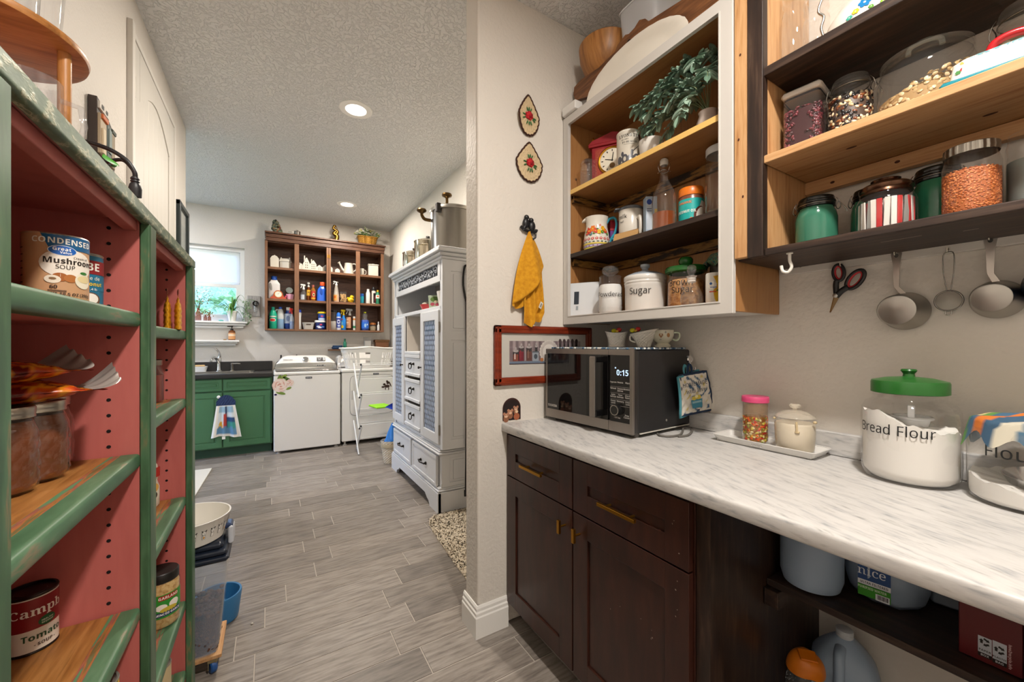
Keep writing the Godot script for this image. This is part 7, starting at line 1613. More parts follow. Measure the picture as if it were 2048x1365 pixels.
	for q in [[-0.058,0.034,0.012,"c82a2c"],[-0.052,0.05,0.006,"8ab8b0"],[-0.066,0.048,0.004,"e0a04a"],[-0.072,0.03,0.005,"3f7a3a"],[-0.045,0.03,0.005,"3f7a3a"],[-0.06,0.018,0.005,"5a8a4a"],[-0.04,0.05,0.004,"3f7a3a"]]:
		for k in 6: b.k(q[3]).oval(q[0] + cos(k*1.05)*q[2]*0.5,q[1] + sin(k*1.05)*q[2]*0.45,q[2]*0.5,q[2]*0.4,0.0002 + k*0.00005,8,k)
	part(t,"painted_lettering",b,vm(0.25))
	t = swing_jar("white_bean_jar","clasp jar of large white beans behind the butter dish",1.452,y2,0.148,0.0525,0.215,glass("e4ece8",0.1,0.03),glass("e0e8e4",0.2,0.04),mat("a89a84",0.6),0.13)
	beans(t,0.0505,0.135,["c8bca6","d6cab4","b8a98f"],Vector3(0.009,0.006,0.004),45)
	# upper dark shelf
	var y3 := 2.0832
	for q in [[1.345,0.566,0.034,"tall clear glass bottle at the left end of the upper dark shelf"],[1.43,0.545,0.034,"tall clear glass bottle just right of the first one on the upper dark shelf"]]:
		t = thing("tall_bottle",q[3],"bottle",V(q[0],y3,q[1]))
		var r: float = q[2]
		part(t,"glass_body",mb().lathe([0.0,0.002,r*0.9,0.0,r,0.006,r,0.17,r*0.82,0.19,r*0.8,0.2,r*0.95,0.206,r*0.95,0.214,r*0.86,0.22,r*0.95,0.226,r*0.95,0.24,r*0.7,0.244,0.0,0.245],40),glass("eaf0ec",0.14,0.03))
	t = thing("enamel_kettle","white enamel kettle painted with blue and green flowers, on the upper dark shelf","kettle",V(1.40,y3,0.42),toward(1.40,0.42))
	part(t,"kettle_body",mb().lathe([0.0,0.0,0.07,0.0,0.086,0.012,0.09,0.04,0.082,0.08,0.06,0.115,0.045,0.122,0.0,0.125],52),mat("d6d4cc",0.12))
	part(t,"lid",mb().lathe([0.046,0.121,0.044,0.128,0.02,0.138,0.012,0.14,0.016,0.156,0.0,0.162],36),mat("d6d4cc",0.12))
	b = mb()
	for q in [[0.0,0.075,0.014,"1f6fa8"],[0.024,0.085,0.012,"3a8ac0"],[0.045,0.078,0.012,"1f5f9c"],[-0.018,0.06,0.008,"c8b43a"],[0.012,0.055,0.006,"5a8f3a"],[-0.03,0.05,0.007,"3f9a8a"],[0.035,0.06,0.006,"7fa83a"],[-0.045,0.035,0.005,"a8285a"],[0.06,0.09,0.008,"2f7fb0"]]:
		for k in 6: b.k(q[3]).oval(q[0] + cos(k*1.05)*q[2]*0.5,q[1] + sin(k*1.05)*q[2]*0.5,q[2]*0.5,q[2]*0.4,0.0003 + k*0.0001,8,k)
		b.k("e8e2d0").oval(q[0],q[1],q[2]*0.2,q[2]*0.2,0.0012,8)
	for k in b.v.size():
		var p := b.v[k]
		var rr := (0.0905 - 0.009*smoothstep(0.03,0.085,p.y) - 0.02*smoothstep(0.075,0.12,p.y)) + 0.0015 + p.z
		var a := p.x/0.086
		b.v[k] = Vector3(rr*sin(a),p.y,rr*cos(a))
		b.n[k] = Vector3(sin(a),0.4,cos(a)).normalized()
	part(t,"painted_flowers",b,vm(0.15))
	part(t,"bail_handle",mb("a8a6a0").tube(spline([Vector3(-0.088,0.07,0.01),Vector3(-0.094,0.1,0.012),Vector3(-0.088,0.13,0.012),Vector3(-0.1,0.16,0.012),Vector3(-0.06,0.24,0.01),Vector3(0.0,0.26,0.0),Vector3(0.06,0.24,0.0),Vector3(0.088,0.1,0.0),Vector3(0.08,0.07,0)],5),0.0035,8),vm(0.2,1.0))

func rail_and_tools() -> void:
	struct("trim_1",mb().bb(V(1.522,1.506,-0.72),V(1.5395,1.60,0.686),0.002),grain("rail paint",[0.0,"c2bcb4",0.5,"cdc8c0",1.0,"d4cfc8"],80,Vector3(3,3,0.6),0.55,0.04))
	var X := 1.5215
	for q in [[1.53,0.625]]:
		var s := thing("rail_screw","small dark screw head in the white rail left of the scissors","screw",V(X,q[0],q[1]),-PI/2)
		part(s,"screw_head",mb("5a5650").at(Vector3.ZERO,Vector3(PI/2,0,0)).lathe([0.0045,0.0,0.004,0.0012,0.0,0.0015],12),vm(0.4,0.6))
	for q in [[0.510,1.516,"the scissors"],[0.386,1.526,"the left measuring pan"],[0.284,1.515,"the little strainer"],[0.214,1.53,"the right measuring pan"]]:
		var h := thing("cup_hook","tiny wire hook on the white rail holding " + q[2],"hook",V(X,q[1],q[0]),-PI/2)
		part(h,"hook_wire",mb("c8c2b4").tube(spline([Vector3(0,0,0),Vector3(0,0.001,0.008),Vector3(0,-0.006,0.014),Vector3(0,-0.006,0.0185),Vector3(0,0.003,0.021)],4),0.0014,6),vm(0.3,0.8))
	# scissors,in the plane of the wall: local x points to the viewer's right (nearer),y up
	var t := thing("scissors","kitchen scissors with black and red handles hanging from the white rail","scissors",V(1.512,1.42,0.522),-PI/2)
	var loop := func(cx: float,cy: float,rx: float,ry: float,tilt: float) -> Array:
		var r := []
		for i in 28:
			var a := TAU*i/28.0
			r.append(Vector3(cx,cy,0) + Vector3(rx*cos(a),ry*sin(a),0).rotated(Vector3.BACK,tilt))
		return r
	var hd := mat("1c1a1b",0.4)
	var rd := mat("b01c22",0.45)
	part(t,"handle",mb().tube(loop.call(0.005,0.07,0.0135,0.025,0.1),0.0052,8,true).tube(spline([Vector3(0.0,0.045,0),Vector3(-0.002,0.03,0),Vector3(0.0,0.0,0)],4),0.008,8),hd)
	part(t,"handle",mb().tube(loop.call(0.046,0.043,0.0165,0.03,-0.6),0.0058,8,true).tube(spline([Vector3(0.03,0.022,0.004),Vector3(0.014,0.012,0.004),Vector3(0.0,-0.004,0.004)],4),0.009,8),hd)
	part(t,"red_grip",mb().tube(loop.call(0.005,0.07,0.0098,0.0205,0.1),0.0036,8,true).tube(loop.call(0.046,0.043,0.0122,0.0252,-0.6),0.0042,8,true),rd)
	part(t,"blade",mb().ext(PackedVector2Array([Vector2(0.004,0.0),Vector2(-0.008,-0.004),Vector2(-0.0185,-0.052),Vector2(-0.0165,-0.053),Vector2(-0.012,-0.045)]),0.0018,-0.001),mat("8a6f4a",0.3,0.95))
	part(t,"blade",mb().ext(PackedVector2Array([Vector2(0.009,-0.003),Vector2(-0.004,-0.002),Vector2(-0.0135,-0.05),Vector2(-0.0145,-0.053)]),0.0018,0.001),mat("a08a68",0.28,0.95))
	part(t,"pivot_screw",mb().at(Vector3(0,-0.001,0.005),Vector3(PI/2,0,0)).lathe([0.007,-0.004,0.007,0.006,0.005,0.008,0.0,0.0085],20),T.steel)
	# measuring pans: cup mouth to the wall,base to the viewer
	for q in [[0.37,1.36,0.0425,0.051,0.386,1.523,"larger steel measuring pan with a long flat handle, hanging base outwards left of the strainer"],[0.204,1.377,0.036,0.045,0.214,1.528,"smaller steel measuring pan hanging base outwards, right of the strainer"]]:
		t = thing("measuring_pan",q[6],"measuring cup",V(1.535,q[1],q[0]),-PI/2,"steel measuring pans")
		var br: float = q[2]
		var mr: float = q[3]
		part(t,"cup_body",mb().at(Vector3.ZERO,Vector3(PI/2,0,0)).lathe([mr,0.004,mr + 0.002,0.006,mr - 0.001,0.01,br,0.074,br - 0.003,0.079,br - 0.006,0.08,0.0,0.08],56),brushed())
		var hx: float = q[0] - q[4]
		var hy: float = q[5] - q[1]
		part(t,"flat_handle",mb().ext(PackedVector2Array([Vector2(-0.0065,mr*0.9),Vector2(0.0065,mr*0.9),Vector2(0.0055 + hx,mr + 0.02),Vector2(0.0075 + hx,hy - 0.03),Vector2(0.0115 + hx,hy),Vector2(0.009 + hx,hy + 0.008),Vector2(-0.009 + hx,hy + 0.008),Vector2(-0.0115 + hx,hy),Vector2(-0.0075 + hx,hy - 0.03),Vector2(-0.0055 + hx,mr + 0.02)]),0.0025,0.012),T.steel)
		part(t,"hang_hole",mb("4a4844").at(Vector3(hx,hy - 0.004,0.0148)).oval(0,0,0.0045,0.006),vm(0.6))
	t = thing("strainer","small round wire mesh strainer with a wire loop handle, between the two pans","strainer",V(1.512,1.38,0.283),-PI/2)
	part(t,"rim_ring",mb("8a8884").tube(ring_xy(0.0255,0.026),0.0022,8,true),vm(0.25,1.0))
	part(t,"mesh_bowl",mb("9a948c").at(Vector3(0,0,0.0),Vector3(-PI/2,0,0)).lathe([0.0,-0.012,0.012,-0.01,0.02,-0.005,0.025,0.0],32),milky("a8a29a",0.75,0.5))
	part(t,"wire_handle",mb("8a8884").tube(spline([Vector3(-0.003,0.026,0),Vector3(-0.009,0.07,0),Vector3(-0.0095,0.12,0),Vector3(0,0.128,0),Vector3(0.0095,0.12,0),Vector3(0.009,0.07,0),Vector3(0.003,0.026,0)],4),0.0013,6),vm(0.25,1.0))
	part(t,"rest_tab",mb("b4b2ae").tube(spline([Vector3(-0.005,-0.026,0),Vector3(-0.005,-0.036,0.002),Vector3(0.005,-0.036,0.002),Vector3(0.005,-0.026,0)],3),0.0016,6),vm(0.25,1.0))
	t = thing("blue_ladle","round dark blue enamel cup hanging at the right edge, next to the smaller pan","cup",V(1.535,1.40,0.118),-PI/2)
	part(t,"cup_body",mb().at(Vector3.ZERO,Vector3(PI/2,0,0)).lathe([0.04,0.0,0.045,0.01,0.046,0.05,0.035,0.085,0.0,0.095],44),mat("14284a",0.15))
	part(t,"handle",mb("14284a").tube([Vector3(0,0.045,0.015),Vector3(0,0.115,0.012)],0.006,8),vm(0.2))

func brushed() -> StandardMaterial3D:
	if not cache.has("brushed"):
		var m := mat("aaa7a2",0.3,1.0).duplicate()
		m.anisotropy_enabled = true
		m.anisotropy = 0.85
		cache["brushed"] = m
	return cache["brushed"]

func ring_xy(rx: float,ry: float,m := 36) -> Array:
	var r := []
	for i in m: r.append(Vector3(rx*cos(TAU*i/m),ry*sin(TAU*i/m),0))
	return r

func shaker(par: Node3D,called: String,d0: float,d1: float,y0: float,y1: float,m: Material,edge: float) -> MeshInstance3D:   # flat recessed front on the plane x = 0.91,seen from smaller x
	var X := 0.91
	var b := mb()
	b.bb(V(X + 0.007,y0 + 0.004,d0 + 0.004),V(X + 0.02,y1 - 0.004,d1 - 0.004),0.0)
	b.bb(V(X,y0,d0),V(X + 0.019,y1,d0 + edge),0.0016).bb(V(X,y0,d1 - edge),V(X + 0.019,y1,d1),0.0016).bb(V(X,y0,d0 + edge - 0.001),V(X + 0.019,y0 + edge,d1 - edge + 0.001),0.0016).bb(V(X,y1 - edge,d0 + edge - 0.001),V(X + 0.019,y1,d1 - edge + 0.001),0.0016)
	return part(par,called,b,m,-par.position)

func bar_handle(par: Node3D,o: Vector3,y: float,d0: float,d1: float) -> void:
	part(par,"bar_handle",mb().bb(V(0.877,y - 0.0055,d0),V(0.888,y + 0.0055,d1),0.001).at(V(0.886,y,d0 + 0.028),Vector3(0,0,-PI/2)).lathe([0.004,0.0,0.004,0.025],12).at(V(0.886,y,d1 - 0.028),Vector3(0,0,-PI/2)).lathe([0.004,0.0,0.004,0.025],12),mat("b5822a",0.28,1.0))

func base_cabinet() -> void:
	var t := thing("base_cabinet","dark brown shaker base cabinet with two drawers, two doors and brass handles","cabinet",V(1.22,0,1.07))
	var o := -t.position
	var es: Material = T.espresso
	part(t,"carcass",mb().bb(V(0.9305,0.105,0.618),V(1.535,0.876,1.531),0.001),es,o)
	part(t,"toe_kick",mb().bb(V(0.99,0.0,0.62),V(1.53,0.105,1.531),0.001),mat("8f8a84",0.6),o)
	part(t,"end_panel",mb().bb(V(0.932,0.0,0.578),V(1.538,0.876,0.6165),0.001),T.dark_gloss,o)
	for q in [[1.079,1.529,1.156,1.456],[0.622,1.073,0.694,0.999]]:
		var dr := shaker(t,"drawer",q[0],q[1],0.682,0.862,es,(q[1] - q[3]) if q[0] > 1.0 else 0.073)
		var mid: float = (q[0] + q[1])/2
		bar_handle(dr,o,0.762,mid - 0.075,mid + 0.075)
		var dd := shaker(t,"door",q[0],q[1],0.108,0.677,es,0.073)
		var kd: float = 1.156 - 0.036 if q[0] > 1.0 else 1.04
		kd = 1.118 if q[0] > 1.0 else 1.038
		part(dd,"knob",mb().bb(V(0.876,0.588,kd - 0.0065),V(0.887,0.636,kd + 0.0065),0.001).at(V(0.886,0.612,kd),Vector3(0,0,-PI/2)).lathe([0.004,0.0,0.004,0.025],12),mat("b5822a",0.28,1.0))
	part(t,"wear_chips",chips(),vm(0.6),o)
	t = thing("countertop","grey veined white marble pattern laminate countertop with a rounded front edge","countertop",V(1.21,0.876,0.3))
	o = -t.position
	var pr := PackedVector2Array()   # (x,y) section of the slab
	for q in [[1.5395,0.876],[1.5395,0.914],[0.893,0.914],[0.8885,0.9126],[0.8858,0.909],[0.885,0.904],[0.885,0.882],[0.8865,0.878],[0.89,0.876]]: pr.append(Vector2(q[0],q[1]))
	var turn := Basis(Vector3.UP,-0.3)   # the veins run a little aslant
	var sl := mb()
	sl.xf = Transform3D(turn.inverse(),turn.inverse()*(V(0,0,1.5345) + o))
	sl.nb = sl.xf.basis
	part(t,"slab",sl.ext(pr,2.2,0.0,true),T.marble,Vector3.ZERO,Vector3(0,-0.3,0))
	part(t,"backsplash",mb().bb(V(1.519,0.9142,-0.66),V(1.5393,0.988,1.5345),0.004),T.marble,o)

func chips() -> Mb:
	var b := mb("a89a8c")
	var rng := RandomNumberGenerator.new()
	rng.seed = 8
	for q in [[0.55,0.66],[0.57,0.655],[0.72,0.65],[0.645,0.655],[0.62,0.66],[0.47,0.78],[0.44,0.74],[0.46,0.742],[0.435,0.744],[0.79,0.67],[0.80,0.665],[0.46,0.86],[0.43,0.9]]:
		b.at(V(0.9092 if q[1] < 0.694 else 0.9162,q[0],q[1]),Vector3(0,-PI/2,0)).oval(0,0,rng.randf_range(0.0008,0.002),rng.randf_range(0.0008,0.0025),0.0,7,rng.randf()*3)
	b.at(Vector3.ZERO)
	return b

func microwave() -> void:
	var t := thing("microwave","black and stainless microwave oven with the clock at 0:15, standing on the marble counter","microwave",V(1.131,0.9145,1.253),deg_to_rad(-86.5))
	var ss := mat("8d8680",0.32,0.85)
	var w := 0.495
	part(t,"case",mb().bx(Vector3(0,0.174,-0.195),Vector3(w,0.314,0.345),0.006),mat("1d1c1d",0.4))
	part(t,"front_frame",mb().bx(Vector3(0,0.174,-0.012),Vector3(w,0.316,0.026),0.006),mat("2a2827",0.3))
	var split := 0.133
	var door := part(t,"door",mb().bx(Vector3((split - w/2)/2,0.036,0.004),Vector3(split + w/2,0.04,0.014),0.002).bx(Vector3((split - w/2)/2,0.321,0.004),Vector3(split + w/2,0.022,0.014),0.002).bx(Vector3(-w/2 + 0.006,0.18,0.004),Vector3(0.012,0.26,0.014),0.002),ss)
	part(door,"door_window",mb().bx(Vector3((split - w/2)/2 + 0.004,0.183,0.004),Vector3(split + w/2 - 0.014,0.256,0.0125),0.001),mat("0e0d0d",0.04))
	part(door,"handle",mb().bx(Vector3(0.086,0.185,0.05),Vector3(0.03,0.24,0.012),0.004),ss)
	part(door,"handle_bracket",mb().bx(Vector3(0.09,0.292,0.027),Vector3(0.024,0.022,0.038),0.003).bx(Vector3(0.09,0.078,0.027),Vector3(0.024,0.022,0.038),0.003),mat("0e0e0f",0.2))
	part(door,"lettering",mb("b8b4ae").at(Vector3(-0.2,0.072,0.0106)).txt("TOSHIBA",0.015,0,0,0.0,true),vm(0.4))
	var pw := w/2 - split
	var pc := split + pw/2
	var pan := part(t,"control_panel",mb().bx(Vector3(pc,0.183,0.004),Vector3(pw - 0.018,0.256,0.0125),0.001),mat("111010",0.08))
	part(pan,"panel_trim",mb().bx(Vector3(pc,0.036,0.004),Vector3(pw,0.04,0.014),0.002).bx(Vector3(pc,0.321,0.004),Vector3(pw,0.022,0.014),0.002).bx(Vector3(w/2 - 0.007,0.18,0.004),Vector3(0.014,0.316,0.014),0.002),ss)
	var cl := StandardMaterial3D.new()
	cl.albedo_color = Color("cfe6ff")
	cl.emission_enabled = true
	cl.emission = Color("a8d4ff")
	cl.emission_energy_multiplier = 0.8
	part(pan,"clock_display",mb().at(Vector3(pc + 0.012,0.244,0.0107)).txt("0:15",0.03,0,0,0.0,true).at(Vector3(pc - 0.022,0.262,0.0107)).rc(0,0,0.006,0.005),cl)
	var kb := mb("b0aca6")
	var words := [["Popcorn","Potato","Pizza"],["Reheat","Frozen\nEntree","Beverage"],["Auto\nDefrost","Time\nDefrost","Clock\nTimer"],["Power\nLevel","Memory","Child\nLock"]]
	for r in 4:
		for c in 3:
			kb.at(Vector3(pc - 0.033 + 0.034*c,0.203 - 0.024*r,0.0108))
			var ln: PackedStringArray = words[r][c].split("\n")
			for i in ln.size(): kb.txt(ln[i],0.0085,0,0.004 - 0.008*i,0.0,true)
		kb.at(Vector3(pc,0.1895 - 0.024*r,0.0108)).rc(0,0,0.095,0.0006)
	kb.at(Vector3(pc - 0.014,0.072,0.0108)).txt("+30 Sec",0.009,0,0,0.0,true).at(Vector3(pc + 0.032,0.085,0.0108)).txt("Stop",0.009,0,0,0.0,true).txt("Cancel",0.009,0,-0.008,0.0,true)
	part(pan,"key_lettering",kb,vm(0.5))
	part(pan,"dial",mb().at(Vector3(pc - 0.012,0.102,0.010),Vector3(PI/2,0,0)).lathe([0.021,0.0,0.0205,0.018,0.0185,0.02,0.0,0.02],40),mat("191919",0.2))
	part(pan,"dial_ring",mb().at(Vector3(pc - 0.012,0.102,0.0302),Vector3(PI/2,0,0)).lathe([0.0195,-0.001,0.0195,0.0008,0.017,0.0008,0.017,0.0],40),mat("b8b4ae",0.2,1.0))
	for q in [[-0.21,-0.04],[0.215,-0.04],[-0.21,-0.33],[0.215,-0.33]]:
		part(t,"foot",mb().lathe([0.0,0.0,0.017,0.0,0.019,0.004,0.019,0.017,0.0,0.017],20),mat("5a5652",0.5),Vector3(q[0],0.0,q[1]))
	part(t,"base_lip",mb("c8c4bc").bx(Vector3(w/2 - 0.002,0.0155,-0.2),Vector3(0.006,0.004,0.33),0.001),vm(0.4))
	part(t,"case_screw",mb("a8a49c").at(Vector3(w/2,0.05,-0.2),Vector3(0,0,-PI/2)).lathe([0.005,0.0,0.0045,0.0012,0.0,0.0015],12),vm(0.3,0.9))
	# cord
	t = thing("grey_cable","grey power cable lying in a loop on the counter beside the oven","cord",V(1.33,0.9145,0.97))
	part(t,"cable",mb("6a6660").tube(spline([V(1.46,0.919,1.025),V(1.40,0.919,0.985),V(1.34,0.919,0.955),V(1.29,0.919,0.958),V(1.268,0.919,0.985),V(1.285,0.919,1.012)],6),0.0042,8).tube(spline([V(1.48,0.919,1.0),V(1.43,0.9192,0.965),V(1.36,0.919,0.935),V(1.31,0.919,0.94)],6),0.0042,8),vm(0.5),-t.position)
	# mat and ornaments on top
	var top := 1.2465
	t = thing("woven_mat","blue and white woven mat with a ragged edge lying over the top of the microwave","mat",V(1.30,top,1.25),deg_to_rad(-86.5))
	part(t,"woven_cloth",mb().grid(40,30,func(u: float,v: float) -> Vector3: return Vector3((u - 0.5)*0.46,0.006 + 0.0015*sin(u*70.0)*sin(v*60.0),(0.5 - v)*0.33)).bx(Vector3(0,0.003,0),Vector3(0.46,0.006,0.33),0.002),grain("woven blue",[0.0,"24384e",0.42,"3a546e",0.5,"c2c8ca",0.6,"d2d4d2",0.7,"4a6a86",1.0,"9ab0c0"],81,Vector3(11,11,11),0.95,0.1,false,0.05))
	var fr := mb()
	var rng := RandomNumberGenerator.new()
	rng.seed = 17
	for i in 150:
		var u := rng.randf()
		var side := i % 4
		var p := Vector3((u - 0.5)*0.46,0.004,0.165) if side == 0 else Vector3(0.23,0.004,(u - 0.5)*0.33) if side == 1 else Vector3((u - 0.5)*0.46,0.004,-0.165) if side == 2 else Vector3(-0.23,0.004,(u - 0.5)*0.33)
		fr.k(["c8ccca","4a6a86","2c445c","d8dad6"][rng.randi() % 4]).ell(p,Vector3(0.006,0.004,0.006),6)
	stuff(t,"knotted_fringe",fr,vm(0.95))
	var cream := mat("d8d2c6",0.3)
	var y := top + 0.0085
	for q in [[1.33,1.268,"white basket weave ceramic planter with fruit on the lid, left one on the microwave"],[1.365,1.145,"white basket weave ceramic pitcher with fruit on the rim, middle piece on the microwave"]]:
		var left: bool = q[1] > 1.2
		t = thing("ceramic_basket",q[2],"ornament",V(q[0],y,q[1]),toward(q[0],q[1],0.0 if left else -0.1))
		var body := mb()
		body.grid(64,26,func(u: float,v: float) -> Vector3:
			var a := TAU*u
			var fl := 0.034 + 0.018*pow(v,2.2) if left else 0.026 + 0.02*pow(v,1.2)
			var wv := 0.0014*sin(a*16.0 + (PI if int(v*11.0) % 2 == 0 else 0.0))*absf(sin(v*11.0*PI))
			if v > 0.85: wv = 0.0
			var yy := 0.001 + 0.066*v
			if not left: yy += 0.012*v*v*cos(a - 1.57)
			else: yy += 0.004*v*v*cos(2.0*a + PI)
			return Vector3((fl + wv)*sin(a)*(1.0 if left else 1.0 + 0.3*v),yy,(fl + wv)*cos(a)*0.8),true)
		body.lathe([0.0,0.001,0.03 if left else 0.022,0.001],24)
		part(t,"woven_body",body,cream)
		if left: part(t,"plinth",mb().lathe([0.0,0.0,0.037,0.0,0.038,0.004,0.033,0.007],30),cream)
		var dx := 0.0 if left else -0.035
		part(t,"fruit",mb("c8c01c").ell(Vector3(dx - 0.012,0.072,0.006),Vector3(0.012,0.01,0.01),12).k("d83a3a").ell(Vector3(dx + 0.01,0.077,0.0),Vector3(0.0115,0.0105,0.0105),12).k("e8b84a").ell(Vector3(dx + 0.002,0.07,0.012),Vector3(0.007,0.006,0.006),10).k("5f7a2a").ell(Vector3(dx - 0.004,0.071,-0.006),Vector3(0.014,0.004,0.008),8),vm(0.2))
		if not left: part(t,"handle",mb().tube(spline([Vector3(-0.036,0.05,0.0),Vector3(-0.055,0.05,0),Vector3(-0.057,0.03,0),Vector3(-0.035,0.02,0)],4),0.004,8),cream)
	t = thing("painted_mug","footed cream mug painted with a tan heart and blue stitches, behind the ceramic pitcher","mug",V(1.425,y,1.098),toward(1.425,1.098))
	part(t,"mug_body",mb().lathe([0.0,0.0,0.032,0.0,0.033,0.008,0.024,0.016,0.038,0.03,0.045,0.05,0.045,0.072,0.042,0.072,0.04,0.05,0.0,0.025],44),mat("d2cdb8",0.2))
	part(t,"handle",mb("c2ccb4").tube(spline([Vector3(0.043,0.06,0),Vector3(0.062,0.06,0),Vector3(0.066,0.042,0),Vector3(0.055,0.028,0),Vector3(0.04,0.034,0)],4),0.0045,10),vm(0.2))
	var b := mb("8a5a34")
	b.pg(PackedVector2Array([Vector2(-0.006,0.038),Vector2(0.003,0.05),Vector2(0.001,0.056),Vector2(-0.003,0.057),Vector2(-0.006,0.054),Vector2(-0.009,0.057),Vector2(-0.013,0.056),Vector2(-0.015,0.05)])).k("a8784a").oval(0.024,0.05,0.007,0.009).k("2f4a5a").rc(0.012,0.062,0.01,0.0015,0.0002).rc(0.012,0.062,0.0015,0.01,0.0002).rc(-0.008,0.032,0.008,0.0015,0.0002)
	b.bend(0,0.0456)
	part(t,"painted_heart",b,vm(0.25))
	# magnetic hook and pot holders on the near side
	t = thing("magnetic_hook","round chrome magnetic hook on the microwave's near side","hook",V(1.468,1.205,1.006),-0.06)
	part(t,"magnet_disc",mb().at(Vector3.ZERO,Vector3(PI/2,0,0)).lathe([0.0,0.0,0.016,0.0,0.016,0.008,0.013,0.011,0.0,0.012],30),T.chrome)
	part(t,"hook_wire",mb().tube(spline([Vector3(0,-0.012,0.008),Vector3(0,-0.035,0.012),Vector3(0,-0.046,0.02),Vector3(0,-0.042,0.03),Vector3(0,-0.032,0.033)],4),0.0028,8),T.chrome)
	for i in 2:
		t = thing("pot_holder",["quilted pot holder printed with blue and yellow cups and lettering","teal edged pot holder hanging behind the printed one on the magnetic hook"][i],"pot holder",V(1.474,0.985,0.985 + 0.016*i - 0.012),-0.25 + 0.22*i)
		t.rotation.z = [0.12,0.2][i]
		var q := func(u: float,v: float,k: float) -> Vector3:
			return Vector3((u - 0.5)*2.0*(0.064 + 0.016*(1.0 - v))*k,0.005 + 0.16*(0.5 + (v - 0.5)*k),0.006*sin(v*3.0) + 0.002*sin(u*24.0)*sin(v*24.0))
		var pm := mb("d2cdc2").grid(30,30,func(u: float,v: float) -> Vector3: return q.call(u,v,0.95) + Vector3(0,0,0.004)).grid(30,30,func(u: float,v: float) -> Vector3: return q.call(1.0 - u,v,0.95) - Vector3(0,0,0.004))
		if i == 0:
			for j in pm.v.size():
				var p := pm.v[j]
				var hsh := sin(p.x*95.0 + 3.0*sin(p.y*45.0))*sin(p.y*85.0 + 2.0*sin(p.x*60.0))
				if hsh > 0.62: pm.c[j] = Color("3a5a7a").srgb_to_linear()
				elif hsh < -0.7: pm.c[j] = Color("c8b878").srgb_to_linear()
		part(t,"quilted_square",pm,vm(0.9))
		var edge := []
		for j in 41:
			var a := j/40.0*4.0
			var k: float = a - floor(a)
			var s: int = int(floor(a)) % 4
			edge.append(q.call(k if s == 0 else 1.0 if s == 1 else 1.0 - k if s == 2 else 0.0,0.0 if s == 0 else k if s == 1 else 1.0 if s == 2 else 1.0 - k,1.0))
		edge.pop_back()
		part(t,"bound_edge",mb(["1c2c48","4a8a96"][i]).tube(edge,0.0055,8,true),vm(0.9))
		part(t,"hanging_loop",mb(["1c2c48","4a8a96"][i]).tube(spline([Vector3(-0.02,0.165,0),Vector3(-0.022,0.19,0),Vector3(-0.012,0.205,0),Vector3(-0.002,0.19,0),Vector3(-0.006,0.165,0)],4),0.004,8),vm(0.9))
		if i == 0:
			part(t,"print",mb("2a3a4a").at(Vector3(-0.005,0.0,0.0145)).txt("HOMEMADE",0.022,0,0.125,0,false).txt("with love",0.022,0.002,0.098,0,false,1.0,true).k("3f7f96").pg(PackedVector2Array([Vector2(-0.024,0.028),Vector2(0.024,0.028),Vector2(0.028,0.062),Vector2(-0.028,0.062)])).k("8ab0b8").rc(0.0,0.052,0.045,0.008,0.0004).k("c8b44a").oval(-0.012,0.068,0.011,0.008,0.0004).oval(0.01,0.07,0.012,0.009,0.0004).k("e0d8a0").oval(0.0,0.074,0.008,0.006,0.0006).k("1c2c48").rc(0.004,0.018,0.012,0.006,0.0002),vm(0.9))

